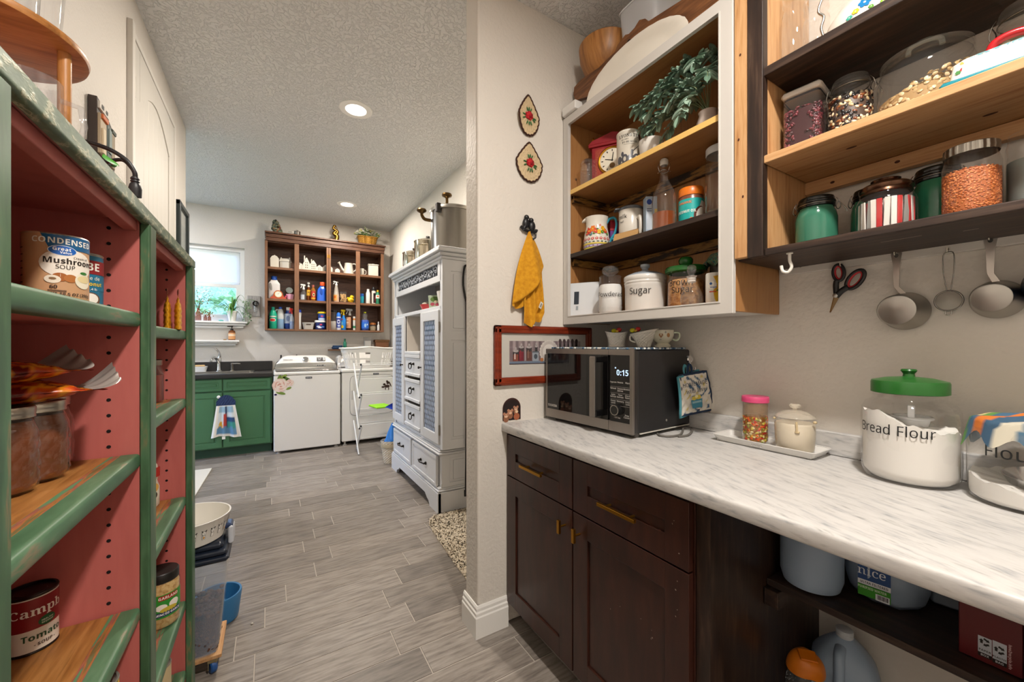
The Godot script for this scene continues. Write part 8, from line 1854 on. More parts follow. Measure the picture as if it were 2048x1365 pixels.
func counter_goods() -> void:
	var y := 0.9146
	var t := thing("white_tray","long white ceramic tray on the counter under a jar and a crock","tray",V(1.45,y,0.695))
	part(t,"tray_body",mb().bx(Vector3(0,0.004,0),Vector3(0.1,0.007,0.30),0.003).grid(60,4,func(u: float,v: float) -> Vector3: return sq(u,0.051 + 0.012*v,0.151 + 0.012*v,0.003 + 0.02*v,0.16),true).tube(ring_pts(0.0632,0.1632,0.0232,0.16,60),0.0016,6,true),mat("dad8d4",0.2))
	part(t,"lettering",mb("b0aeaa").at(Vector3(-0.0578,0.011,-0.005),Vector3(-0.5,-PI/2,0)).txt("CRATE",0.012,0,0,0.0012,true),vm(0.4))
	t = thing("pickle_jar","glass jar of chopped red and yellow peppers with a pink screw lid","jar",V(1.458,y + 0.0085,0.738),toward(1.468,0.738))
	var R := 0.0395
	part(t,"glass_body",mb().grid(60,24,func(u: float,v: float) -> Vector3:
		var r := R + 0.0009*absf(sin(u*TAU*5.0 + v*18.0))*absf(sin(u*TAU*5.0 - v*18.0))
		return Vector3(r*sin(u*TAU),0.003 + 0.14*v,r*cos(u*TAU))).lathe([0.0,0.001,0.036,0.0,0.0395,0.003],40),glass("f2ece0",0.06,0.04))
	part(t,"brine",mb().lathe([0.0,0.004,0.034,0.004,0.0375,0.008,0.0375,0.092,0.0,0.093],36),glass("b8781c",0.45,0.08))
	part(t,"cloudy_top",mb().lathe([0.0375,0.094,0.0378,0.097,0.0378,0.143],36),milky("a8845c",0.45))
	var rng := RandomNumberGenerator.new()
	rng.seed = 51
	var pc := mb()
	for i in 330:
		var a := rng.randf()*TAU
		var r := 0.0365*(1.0 if i % 4 > 0 else sqrt(rng.randf()))
		pc.k(["b82a14","d2541c","d8a02a","c8b84a","a81c10","d8cc9a","8a9a3a"][rng.randi() % 7]).at(Vector3(r*sin(a),rng.randf_range(0.008,0.09),r*cos(a)),Vector3(rng.randf_range(-0.4,0.4),a,rng.randf()*3)).ell(Vector3.ZERO,Vector3(0.006,0.0038,0.0022),6)
	stuff(t,"chopped_peppers",pc,vm(0.3))
	part(t,"screw_lid",mb("d04a78").lathe([0.0405,0.14,0.0425,0.142,0.042,0.146,0.0425,0.149,0.042,0.158,0.0405,0.161,0.037,0.1605,0.0,0.1595],44),vm(0.35))
	t = thing("starter_crock","small glass crock of creamy sourdough starter with a knobbed glass lid","crock",V(1.452,y + 0.0085,0.612),toward(1.47,0.612))
	R = 0.0565
	part(t,"glass_body",mb().lathe([0.0,0.001,R*0.86,0.0,R*0.93,0.004,R*0.97,0.04,R,0.085,R*0.98,0.094,R*0.9,0.097,R*0.9,0.101,R*0.99,0.103,R*0.99,0.107,R*0.92,0.109],48),glass("efe8da",0.1,0.04))
	part(t,"starter",mb().lathe([0.0,0.003,R*0.84,0.003,R*0.9,0.008,R*0.945,0.04,R*0.975,0.083,R*0.9,0.09,0.0,0.092],44),mat("d6cab4",0.5))
	part(t,"glass_lid",mb().lathe([R*0.98,0.108,R*0.95,0.112,R*0.6,0.125,R*0.25,0.130,0.006,0.131,0.006,0.135,0.015,0.139,0.016,0.146,0.012,0.15,0.0,0.151],44),glass("e2d8c4",0.36,0.05))
	part(t,"dried_drips",mb("c8b48e").tube(spline([Vector3(0.004,0.1,R*0.99),Vector3(0.005,0.085,R*1.005),Vector3(0.005,0.07,R*0.995)],3),0.0035,6).ell(Vector3(0.006,0.068,R*0.995),Vector3(0.007,0.005,0.003),8).ell(Vector3(-R*0.97,0.1,0.01),Vector3(0.005,0.004,0.008),8).ell(Vector3(R*0.9,0.1,0.035),Vector3(0.006,0.005,0.006),8),vm(0.6))
	# bread flour
	t = thing("flour_jar","big glass jar of white flour with a green lid, lettered Bread Flour","jar",V(1.418,y,0.336),toward(1.418,0.336))
	R = 0.0942
	part(t,"glass_body",mb().lathe([0.0,0.002,R*0.8,0.0,R*0.93,0.006,R*0.985,0.022,R,0.05,R,0.165,R*0.98,0.185,R*0.9,0.2,R*0.76,0.209,R*0.74,0.214,R*0.74,0.228],60),glass("f0f2f0",0.05,0.03))
	part(t,"flour",mb().grid(72,12,func(u: float,v: float) -> Vector3:
		var a := TAU*u
		var r := R*(0.955 if v > 0.12 else lerpf(0.8,0.955,sqrt(v/0.12)))
		var h := 0.15 + 0.026*maxf(0.0,-sin(a))*maxf(0,cos(a) + 0.3) - 0.016*sin(a) + 0.004*sin(a*7.0) + 0.003*sin(a*17.0)
		return Vector3(r*sin(a),0.006 + (h - 0.006)*v,r*cos(a))).grid(60,10,func(u: float,v: float) -> Vector3:
		var a := TAU*u
		var h := 0.15 + 0.026*maxf(0.0,-sin(a))*maxf(0,cos(a) + 0.3) - 0.016*sin(a) + 0.004*sin(a*7.0) + 0.003*sin(a*17.0)
		return Vector3(R*0.955*(1.0 - v)*sin(a),h*(1.0 - v) + v*0.135 + 0.006*sin(a*3 + v*5)*v,R*0.955*(1.0 - v)*cos(a))).lathe([0.0,0.006,R*0.8,0.006],40),mat("dfdcd6",0.9))
	part(t,"scoop",mb().tube(ring_xz(0.038,0.006,0.16,-0.02),0.004,8,true).at(Vector3(0.006,0.15,-0.02)).lathe([0.0,-0.018,0.03,-0.016,0.036,0.012],30).at(Vector3(0.004,0.175,0.022),Vector3(0.5,0,0)).bx(Vector3.ZERO,Vector3(0.014,0.05,0.005),0.002),glass("e8eaec",0.45,0.1))
	part(t,"lid",mb().lathe([R*0.74,0.224,R*0.79,0.226,R*0.79,0.252,R*0.77,0.257,R*0.5,0.264,0.012,0.268,0.011,0.275,0.016,0.283,0.014,0.287,0.0,0.284],56),mat("235f24",0.3))
	glass_jar_label(t,"Bread Flour",0.034,R + 0.0002,0.136,-0.345,0.9)
	t = thing("flour_jar","big open glass flour jar lettered Flour, covered with a striped cloth","jar",V(1.408,y,0.14),toward(1.408,0.14))
	part(t,"glass_body",mb().lathe([0.0,0.002,R*0.84,0.0,R*0.95,0.008,R*0.985,0.03,R,0.06,R,0.15,R*0.97,0.165,R*0.9,0.172,R*0.9,0.18],60),glass("f0f2f0",0.06,0.03))
	part(t,"flour",mb().grid(72,8,func(u: float,v: float) -> Vector3:
		var a := TAU*u
		var h := 0.047 - 0.012*sin(a + 0.5) + 0.003*sin(a*9.0) + 0.002*sin(a*19.0)
		var r := R*(0.955 if v > 0.2 else lerpf(0.85,0.955,sqrt(v/0.2)))
		return Vector3(r*sin(a),0.006 + (h - 0.006)*v,r*cos(a))).grid(50,6,func(u: float,v: float) -> Vector3:
		var a := TAU*u
		var h := 0.047 - 0.012*sin(a + 0.5) + 0.003*sin(a*9.0) + 0.002*sin(a*19.0)
		return Vector3(R*0.955*(1.0 - v)*sin(a),lerpf(h,0.04,v),R*0.955*(1.0 - v)*cos(a))),mat("dcd9d3",0.9))
	part(t,"steel_scoop",mb().at(Vector3(0.02,0.06,0.0),Vector3(0.1,0,0.1)).lathe([0.0,-0.02,0.05,-0.016,0.062,0.012,0.06,0.012,0.048,-0.014,0.0,-0.017],40),mat("a8a6a4",0.2,1.0))
	glass_jar_label(t,"Flour",0.036,R + 0.0002,0.122,-0.30)
	t = thing("striped_cloth","striped cloth in blue, green, orange and yellow draped over the open flour jar","cloth",V(1.408,y + 0.181,0.14),toward(1.408,0.14))
	var cm := mb("ffffff")
	cm.grid(72,22,func(u: float,v: float) -> Vector3:
		var a := TAU*u
		var edge := R*(1.32 + 0.08*sin(a*3.0 + 1.0) + 0.05*sin(a*8.0))
		var r := edge*(1.0 - v)
		var over := maxf(0.0,r - R*0.9)/(R*0.5)
		var rr := minf(r,R*0.94 + 0.25*maxf(0.0,r - R*0.94)) + 0.005*over*sin(a*8.0)
		return Vector3(rr*sin(a),0.004 - 0.05*over*(1.0 + 0.3*sin(a*8.0)) + 0.016*(1.0 - r/R)*maxf(0,1) + 0.003*sin(a*5.0 + r*90.0),rr*cos(a)),true)
	var cols := ["44647e","d2c48a","5f8f46","44647e","c9702c","38566e","c8c2b0","4f7088"]
	for i in cm.v.size():
		var p := cm.v[i]
		cm.c[i] = Color(cols[posmod(int(floor((p.x*0.5 + p.z*0.9)/0.024 + 20.0)),8)]).srgb_to_linear()
	part(t,"cloth",cm,vm(0.9))

func ring_xz(r: float,x: float,y: float,z: float,m := 32) -> Array:
	var q := []
	for i in m: q.append(Vector3(x + r*sin(TAU*i/m),y,z + r*cos(TAU*i/m)))
	return q

func jug_shape(hx: float,hz: float,h: float,p := 0.4) -> Mb:
	return mb().grid(56,24,func(u: float,v: float) -> Vector3:
		var s := 1.0
		if v > 0.68: s = lerpf(1.0,0.22,pow((v - 0.68)/0.32,1.6))
		s *= 1.0 - 0.08*smoothstep(0.06,0.0,v)
		return sq(u,hx*s,hz*s,h*v,lerpf(p,0.8,smoothstep(0.6,1.0,v)))).bx(Vector3(0,0.002,0),Vector3(hx*1.6,0.003,hz*1.6),0.001)

func under_counter() -> void:
	var t := thing("under_shelf","dark stained shelf board on a block under the countertop","shelf",V(1.36,0.585,0.0))
	var o := -t.position
	part(t,"board",mb().bb(V(1.2,0.584,-0.66),V(1.536,0.604,0.577),0.003),T.dark_z,o)
	part(t,"support_block",mb().bb(V(1.185,0.535,0.54),V(1.235,0.583,0.5775),0.003).bb(V(1.235,0.545,0.555),V(1.5,0.583,0.5775),0.002),T.dark_x,o)
	t = thing("low_shelf","dark stained low board near the floor under the counter","shelf",V(1.32,0.12,0.0))
	part(t,"board",mb().bb(V(1.08,0.12,-0.66),V(1.536,0.14,0.577),0.003),T.dark_z,-t.position)
	part(t,"support_block",mb().bb(V(1.10,0.0,-0.64),V(1.5,0.12,-0.6),0.002).bb(V(1.10,0.0,0.53),V(1.5,0.12,0.577),0.002),T.dark_x,-t.position)
	var pl := StandardMaterial3D.new()
	pl.albedo_color = Color("9db0c6")
	pl.roughness = 0.35
	pl.backlight_enabled = true
	pl.backlight = Color(0.4,0.45,0.5)
	var y := 0.6046
	t = thing("water_jug","translucent round water jug on the dark shelf under the counter, beside the wood panel","jug",V(1.275,y,0.498))
	part(t,"jug_body",mb().lathe([0.0,0.004,0.05,0.0,0.064,0.006,0.071,0.03,0.071,0.17,0.06,0.2,0.025,0.225,0.0,0.226],52),pl)
	part(t,"cap",mb().lathe([0.02,0.222,0.021,0.224,0.021,0.24,0.0,0.241],24),mat("dcdcd8",0.4))
	t = thing("water_jug","translucent gallon jug with a blue and green label on the dark shelf under the counter","jug",V(1.385,y,0.372),toward(1.385,0.372,0.0))
	part(t,"jug_body",mb().grid(8,14,func(u: float,v: float) -> Vector3:
		var a := TAU*(u + 0.0625)
		var s := 1.0
		if v < 0.25: s = lerpf(0.72,1.0,sqrt(v/0.25))
		if v > 0.75: s = lerpf(1.0,0.3,(v - 0.75)/0.25)
		return Vector3(0.088*s*sin(a),0.24*v,0.088*s*cos(a))).lathe([0.0,0.0008,0.06,0.0008],8),pl)
	part(t,"water_line",mb().lathe([0.0805,0.18,0.0,0.181],8),pl)
	part(t,"cap",mb().lathe([0.02,0.236,0.021,0.255,0.0,0.256],24),mat("2a5ab0",0.4))
	var b := mb("1f4a86")
	b.rc(0,0.14,0.062,0.1).k("3f9a2c").rc(0,0.075,0.062,0.028,0.0004).k("e6ecf2").rc(0,0.096,0.062,0.012,0.0004).txt("nice",0.028,-0.004,0.125,0.0006,false,1.0,true).rc(0.016,0.068,0.026,0.016,0.0007).k("1c2a4a").txt("ULTRA FILTERED",0.008,0,0.096,0.0007,true,0.85).k("d8ecd0").txt("PURIFIED WATER",0.0085,-0.004,0.083,0.0007,true,0.8)
	for i in 9: b.k("1c1c2a").rc(0.007 + 0.0023*i,0.069,0.001 + 0.0004*(i % 3),0.011,0.0009)
	b.k("4a8ac0").oval(0.02,0.16,0.008,0.012,0.0004)
	var st := b.v.size()
	part(t,"paper_label",b,vm(0.4),Vector3(-0.022,-0.043,0.0822),Vector3(0,-0.12,0))
	t = thing("drink_box","dark red carton with two white recycling panels on the dark shelf under the counter","box",V(1.262,y,0.179),-PI/2)
	part(t,"carton",mb().bx(Vector3(0,0.118,-0.045),Vector3(0.086,0.235,0.09),0.002),mat("5e1418",0.4))
	b = mb()
	b.at(Vector3(0,0,0.0006))
	b.k("a8787c").rc(0.004,0.172,0.07,0.0007).rc(-0.018,0.157,0.014,0.0025).txt("INGREDIENTS",0.0095,-0.008,0.145,0.0,true,0.9)
	b.k("c4ccd6").rc(-0.006,0.037,0.0185,0.034).rc(0.0135,0.037,0.0185,0.037,0.0).k("17171a").rc(-0.006,0.0165,0.0185,0.008,0.0002).rc(0.0135,0.0145,0.0185,0.008,0.0002)
	for cx in [-0.006,0.0135]:
		for i in 3:
			var a := TAU*i/3.0 + 0.5
			var c := Vector2(cx + 0.0045*sin(a),0.044 + 0.0055*cos(a) - (0.004 if cx > 0 else 0.0))
			var e := Vector2(cos(a),-sin(a))*0.004
			var n := Vector2(sin(a),cos(a))*0.0018
			b.pg(PackedVector2Array([c - e - n,c + e*0.3 - n,c + e*0.3 - n*1.9,c + e*1.3,c + e*0.3 + n*1.9,c + e*0.3 + n,c - e + n]),0.0004)
	b.k("17171a").txt("PAPER",0.0055,-0.006,0.0262,0.0004,true).txt("PLASTIC",0.005,0.0135,0.0238,0.0004,true).k("d8dce2").txt("BOX",0.0058,-0.006,0.0165,0.0005,true).txt("BAG",0.0058,0.0135,0.0145,0.0005,true).k("d8b8b8")
	b.at(Vector3(0.027,0.035,0.0006),Vector3(0,0,-PI/2)).txt("how2recycle.info",0.006,0,0,0.0,true)
	part(t,"printed_panel",b,vm(0.4))
	t = thing("printed_box","blue and white carton with small print at the right edge under the counter","box",V(1.25,y,0.085),-PI/2)
	part(t,"carton",mb("1c3f7a").bx(Vector3(0,0.1,-0.045),Vector3(0.085,0.2,0.09),0.002).k("a8b8ca").rc(-0.01,0.11,0.06,0.16,0.0005),vm(0.4))
	b = mb("3a4a6a")
	for i in 22: b.rc(-0.012,0.185 - 0.0068*i,0.05 - 0.006*(i % 3),0.0022,0.0009)
	part(t,"small_print",b,vm(0.5))
	t = thing("paper_pack","pale printed pack standing behind the dark red carton under the counter","pack",V(1.47,y,0.262),-PI/2 + 0.2)
	part(t,"pack_wrap",mb("8a98a6").bx(Vector3(0,0.08,0),Vector3(0.09,0.16,0.05),0.008).k("c2ccd4").rc(0,0.09,0.06,0.09,0.0256).k("3a5a86").rc(0,0.11,0.04,0.02,0.026),vm(0.5))
	# low shelf
	y = 0.1406
	t = thing("milk_jug","translucent gallon jug with molded handle and white cap on the low board","jug",V(1.44,y,0.478),toward(1.44,0.478,0.1))
	part(t,"jug_body",jug_shape(0.076,0.068,0.272),pl)
	part(t,"handle",mb().tube(spline([Vector3(-0.012,0.245,0.03),Vector3(-0.018,0.235,0.058),Vector3(-0.02,0.19,0.076),Vector3(-0.02,0.13,0.074),Vector3(-0.02,0.1,0.062)],5),0.014,12,false,0.012),pl)
	part(t,"panel_relief",mb().bx(Vector3(0.024,0.125,0.062),Vector3(0.058,0.1,0.014),0.005),pl)
	part(t,"cap",mb().lathe([0.019,0.266,0.0205,0.268,0.0205,0.276,0.0195,0.277,0.0205,0.278,0.0205,0.288,0.018,0.29,0.0,0.29],32),mat("c4cbd2",0.4))
	t = thing("juice_bottle","clear plastic bottle with a large orange flip cap beside the low jug","bottle",V(1.25,y,0.50),toward(1.25,0.50,0.3))
	part(t,"bottle_body",mb().grid(60,30,func(u: float,v: float) -> Vector3:
		var r := 0.052 - 0.006*v - 0.012*smoothstep(0.75,1.0,v) + 0.0015*sin(u*TAU*8.0)*smoothstep(0.2,0.5,v)
		return Vector3(r*sin(u*TAU),0.25*v,r*cos(u*TAU)*0.85)).lathe([0.0,0.002,0.05,0.002],30),glass("c8d4de",0.22,0.08))
	part(t,"cap",mb("d0741a").at(Vector3(0,0.25,0),Vector3(0.25,0,0)).grid(44,12,func(u: float,v: float) -> Vector3:
		var a := TAU*u
		var k := cos(PI/2*v)
		return Vector3(0.045*pow(maxf(k,0.0),0.6)*sin(a),-0.006 + 0.04*sin(PI/2*v) - 0.012*absf(sin(a))*(1.0 - v),0.038*pow(maxf(k,0.0),0.6)*cos(a))),vm(0.4))
	part(t,"flip_lid",mb("c4690f").at(Vector3(0,0.282,0.012),Vector3(0.35,0,0)).bx(Vector3.ZERO,Vector3(0.042,0.008,0.032),0.003),vm(0.4))
	var dr := mb()
	var rng := RandomNumberGenerator.new()
	rng.seed = 6
	for i in 140:
		var a := rng.randf()*TAU
		var v := rng.randf_range(0.55,0.93)
		var r := 0.0525 - 0.006*v - 0.012*smoothstep(0.75,1.0,v)
		dr.ell(Vector3(r*sin(a),0.25*v,r*cos(a)*0.85),Vector3(0.0012,0.0012,0.0012),6)
	stuff(t,"condensation",dr,glass("f0f4f8",0.35,0.05))

func stub_wall_things() -> void:
	var D := 1.5335   # wall face
	# framed print
	var t := thing("framed_print","mahogany framed print of kitchen jars and a scalloped plate, on the wall behind the microwave","picture",V(1.127,1.082,D))
	var w := 0.572
	var h := 0.27
	var fr := grain("mahogany",[0.0,"5a1c0c",0.5,"7a2a12",1.0,"8f3a1a"],90,Vector3(0.8,5.0,5.0),0.3)
	for q in [[0.0,h - 0.018,w,0.036],[0.0,0.018,w,0.036],[-w/2 + 0.018,h/2,0.036,h],[w/2 - 0.018,h/2,0.036,h]]:
		part(t,"frame_rail",mb().bx(Vector3(q[0],q[1],0.011),Vector3(q[2],q[3],0.018),0.005).bx(Vector3(q[0]*1.01,lerpf(q[1],h/2,-0.05),0.013),Vector3(q[2]*0.99 if q[2] > 0.1 else 0.014,q[3]*0.97 if q[3] > 0.1 else 0.014,0.02),0.005),fr)
	part(t,"white_mat",mb().bx(Vector3(0,h/2,0.005),Vector3(w - 0.06,h - 0.06,0.004),0.0),mat("c9c5bd",0.6))
	var b := mb("8a7a7c")
	b.at(Vector3(0.004,0,0.0078))
	b.rc(0,0.147,0.42,0.107)
	for i in 26: b.k(["7a6a6e","968688","6e6064","a39496"][(i*7) % 4]).rc(-0.2 + 0.016*i,0.155,0.012,0.09,0.0002)
	b.k("6f8096").rc(0,0.1,0.42,0.012,0.0003).k("4a3c40").rc(0,0.095,0.42,0.004,0.0004)
	for q in [[-0.176,0.044,0.016,"8a4a3a","d8c8c0"],[-0.146,0.062,0.015,"7a2030","8a2a34"],[-0.103,0.062,0.016,"6a4038","8a6a5c"],[-0.062,0.066,0.008,"1c2c28","2a4038"]]:
		b.k("3a3034").rc(q[0],0.108 + q[1]/2,q[2]*2,q[1],0.0005).k(q[3]).rc(q[0],0.108 + q[1]*0.36,q[2]*1.7,q[1]*0.7,0.0006).k(q[4]).rc(q[0] - q[2]*0.3,0.108 + q[1]*0.5,q[2]*0.4,q[1]*0.6,0.0007).k("b0a8a8").oval(q[0],0.11 + q[1],q[2]*0.9,0.006,0.0007).oval(q[0],0.12 + q[1],0.005,0.008,0.0007)
	b.k("9aa4ae").rc(-0.066,0.127,0.034,0.042,0.0008).k("5a6670").rc(-0.066,0.149,0.038,0.006,0.0009).k("4a545e").oval(-0.066,0.128,0.01,0.012,0.001)
	for i in 22: b.k("d8d2cc").oval(0.012 + 0.048*cos(TAU*i/22.0),0.15 + 0.048*sin(TAU*i/22.0),0.009,0.009,0.0009,8)
	b.k("c8c0ba").oval(0.012,0.15,0.048,0.048,0.001,28).k("e2dcd6").oval(0.012,0.15,0.036,0.036,0.0011,28).k("b87a4a").oval(-0.03,0.112,0.01,0.009,0.0012)
	for i in 5: b.k("2a2226").rc(0.08 + 0.026*i,0.155,0.012,0.08,0.0006).k("4a3a3c").oval(0.08 + 0.026*i,0.2,0.009,0.012,0.0007)
	part(t,"printed_picture",b,vm(0.5))
	part(t,"picture_glass",mb().bx(Vector3(0,h/2,0.0105),Vector3(w - 0.068,h - 0.068,0.0015),0.0),glass("ffffff",0.02))
	# mouse hole sticker
	t = thing("mouse_sticker","arched wall sticker of three little mice in a dark hole, just above the counter corner","sticker",V(0.938,0.922,D))
	b = mb("2a1614")
	var ar := PackedVector2Array([Vector2(-0.048,0),Vector2(0.048,0),Vector2(0.048,0.055)])
	for i in 15: ar.append(Vector2(0.048*cos(PI*(i + 0.5)/15.0),0.055 + 0.046*sin(PI*(i + 0.5)/15.0)))
	ar.append(Vector2(-0.048,0.055))
	b.k("3f2018").pg(ar).k("21110f").pg(_shrink(ar,0.93),0.0002)
	for q in [[-0.03,0.022,0.016],[-0.008,0.036,0.016],[0.022,0.05,0.014]]:
		b.k("8a5a40").oval(q[0],q[1] - q[2]*0.9,q[2]*0.9,q[2],0.0003).k("c89878").oval(q[0],q[1],q[2]*0.72,q[2]*0.62,0.0005).k("b07a60").oval(q[0] - q[2]*0.6,q[1] + q[2]*0.55,q[2]*0.42,q[2]*0.42,0.0006).oval(q[0] + q[2]*0.6,q[1] + q[2]*0.55,q[2]*0.42,q[2]*0.42,0.0006).k("d8b49a").oval(q[0],q[1] - q[2]*0.2,q[2]*0.4,q[2]*0.3,0.0007).k("1c100c").oval(q[0] - q[2]*0.28,q[1] + q[2]*0.12,q[2]*0.1,q[2]*0.12,0.0008).oval(q[0] + q[2]*0.28,q[1] + q[2]*0.12,q[2]*0.1,q[2]*0.12,0.0008)
	b.k("a05a3c").oval(0.026,0.014,0.016,0.016,0.0006).k("e0c4a0").oval(0.026,0.036,0.008,0.006,0.0009)
	part(t,"printed_vinyl",b,vm(0.5))
	t.position.z += 0.0006
	# crochet pot holders
	for i in 2:
		var y: float = [2.335,2.118][i]
		var x: float = [1.026,1.032][i]
		t = thing("crochet_holder",["cream crocheted pot holder with a red rose, the upper one, curled at its left edge","cream crocheted pot holder with a red rose, the lower one, lying flat"][i],"pot holder",V(x,y,D),0.0,"crocheted rose pot holders")
		var rx: float = [0.058,0.07][i]
		var ry: float = [0.09,0.088][i]
		var shape := func(a: float,k: float) -> Vector3:
			var sc := 1.0 + 0.045*absf(sin(a*11.0))*k
			var px := rx*sin(a)*k*sc
			var py := -ry*cos(a)*k*sc
			if py > 0.0: px *= 1.0 - 0.62*py/ry
			var z := 0.006 + 0.004*(1.0 - k)
			if i == 0 and px < -0.02: z += 0.9*pow(-px - 0.02,1.3)
			return Vector3(px,py,z)
		var cr := mb("cdb690")
		cr.grid(66,18,func(u: float,v: float) -> Vector3:
			var a := -TAU*u
			var k := 1.0 - v*0.98
			return shape.call(a,k) + Vector3(0,0,0.0025*absf(sin(a*22.0))*absf(sin(k*22.0))))
		cr.grid(66,4,func(u: float,v: float) -> Vector3: return shape.call(TAU*u,1.0 - v*0.98) - Vector3(0,0,0.004))
		part(t,"crocheted_disc",cr,vm(0.95))
		var ep := []
		for j in 66: ep.append(shape.call(TAU*j/66.0,1.0))
		part(t,"brown_edging",mb("3f2416").tube(ep,0.0042,6,true),vm(0.95))
		part(t,"hanging_loop",mb("4a2c1c").tube([Vector3(0,ry,0.006),Vector3(-0.003,ry + 0.012,0.006),Vector3(0,ry + 0.02,0.006),Vector3(0.003,ry + 0.012,0.006)],0.0035,6,true),vm(0.95))
		var rs := mb()
		for j in 14:
			var a := j*2.4
			var r := 0.0045*sqrt(j)
			rs.k(["a81c22","c0242a","8f141a"][j % 3]).ell(Vector3(r*cos(a),r*sin(a) - 0.004,0.018 - 0.0006*j),Vector3(0.0085,0.0085,0.006),8)
		part(t,"red_rose",rs,vm(0.9))
		var lf := mb("2f6a3a")
		for q in [[0.0,0.024,1.57],[0.007,0.022,1.1],[-0.007,0.022,2.0],[0.024,-0.008,-0.2],[0.022,-0.015,-0.6],[-0.022,0.0,3.0],[-0.022,-0.012,3.6],[0.0,-0.03,-1.57],[-0.008,-0.028,-2.0],[0.008,-0.028,-1.2]]:
			lf.at(Vector3(q[0],q[1] - 0.004,0.013),Vector3(0,0,q[2])).ell(Vector3(0.006,0,0),Vector3(0.0105,0.0032,0.0025),8)
		part(t,"green_leaves",lf,vm(0.9))
	# bird hook and towel
	t = thing("bird_hook","black cast iron hook shaped like two birds on a branch","hook",V(1.022,1.80,D))
	var ir := mat("17181c",0.4)
	part(t,"bird",mb().ell(Vector3(-0.014,0.028,0.012),Vector3(0.017,0.024,0.012),16).ell(Vector3(-0.012,0.054,0.014),Vector3(0.0125,0.012,0.011),14).tube([Vector3(-0.004,0.053,0.016),Vector3(0.005,0.05,0.017)],0.004,8,false,0.001).tube([Vector3(-0.02,0.012,0.012),Vector3(-0.03,-0.008,0.012)],0.008,8,false,0.004),ir)
	part(t,"bird",mb().ell(Vector3(0.02,0.018,0.012),Vector3(0.018,0.025,0.012),16,).ell(Vector3(0.014,0.044,0.014),Vector3(0.0125,0.012,0.011),14).tube([Vector3(0.006,0.044,0.016),Vector3(-0.001,0.041,0.017)],0.004,8,false,0.001).tube([Vector3(0.026,0.002,0.012),Vector3(0.036,-0.016,0.012)],0.008,8,false,0.004),ir)
	part(t,"branch",mb().tube(spline([Vector3(-0.042,0.01,0.01),Vector3(-0.02,-0.004,0.012),Vector3(0.01,-0.008,0.012),Vector3(0.04,-0.004,0.012),Vector3(0.046,0.006,0.012)],4),0.007,8),ir)
	part(t,"hook_wire",mb().tube(spline([Vector3(0.008,-0.006,0.012),Vector3(0.002,-0.03,0.014),Vector3(0.01,-0.046,0.028),Vector3(0.022,-0.04,0.036),Vector3(0.024,-0.026,0.036)],4),0.0042,8),ir)
	t = thing("mustard_towel","mustard yellow waffle weave towel hanging folded from the bird hook","towel",V(1.012,1.355,D))
	var wf := grain("waffle mustard",[0.0,"b87a0c",0.5,"c98e16",1.0,"d69c22"],91,Vector3(6,6,6),0.95)
	# a corner hangs on the hook; the front flap ends in a slanting rolled edge,the rest falls below it
	var ft := mb()
	ft.grid(40,48,func(u: float,v: float) -> Vector3:
		var kk := minf(v/0.88,1.0)
		var l := Vector2(0.0,0.43).lerp(Vector2(-0.09,0.10),kk) + Vector2(-0.012,0.01)*sin(PI*kk)
		var r := Vector2(0.006,0.43).lerp(Vector2(0.088,0.285),kk) + Vector2(0.004,0.012)*sin(PI*kk)
		var q := l.lerp(r,u) + Vector2(0.012,-0.022)*sin(PI*u)*kk
		var z := 0.026 + 0.034*sin(PI*u)*(0.35 + 0.65*kk) + 0.007*sin(u*11.0 + 1.0)*kk
		var curl := maxf(0.0,v - 0.88)/0.12
		return Vector3(q.x + 0.006*curl,q.y - 0.010*sin(curl*2.6) ,z - 0.014*(1.0 - cos(curl*2.6))*0.5))
	part(t,"front_flap",ft,wf)
	var lo := mb()
	lo.grid(44,40,func(u: float,v: float) -> Vector3:
		var top := Vector2(-0.03,0.2).lerp(Vector2(0.07,0.30),u)
		var bot := Vector2(-0.03,0.006).lerp(Vector2(0.1,0.075),u) + Vector2(0.0,-0.03)*sin(PI*u) + Vector2(0,0.012)*sin(u*16.0)
		var q := top.lerp(bot,v)
		return Vector3(q.x,q.y,0.026 + (0.013*sin(u*15.0 + v*2.5) + 0.006*sin(u*31.0))*(0.5 + 0.5*v) + 0.008*sin(PI*u)))
	part(t,"lower_drape",lo,wf)
	var bk := mb()
	bk.grid(28,30,func(u: float,v: float) -> Vector3:
		var top := Vector2(-0.05,0.22).lerp(Vector2(0.0,0.24),u)
		var bot := Vector2(-0.088,0.085).lerp(Vector2(-0.012,0.10),u) + Vector2(0,-0.018)*sin(PI*u)
		var q := top.lerp(bot,v)
		return Vector3(q.x,q.y,0.02 + 0.01*sin(u*9.0 + 1.0)))
	part(t,"back_drape",bk,wf)
	part(t,"care_tag",mb("d8d4c8").at(Vector3(0.052,0.092,0.052),Vector3(0,0.2,-0.5)).bx(Vector3.ZERO,Vector3(0.018,0.032,0.0012),0.0).k("8a8478").rc(0,0,0.01,0.02,0.001),vm(0.8))

func _shrink(p: PackedVector2Array,k: float) -> PackedVector2Array:
	var r := PackedVector2Array()
	for q in p: r.append(Vector2(q.x*k,q.y*k))
	return r

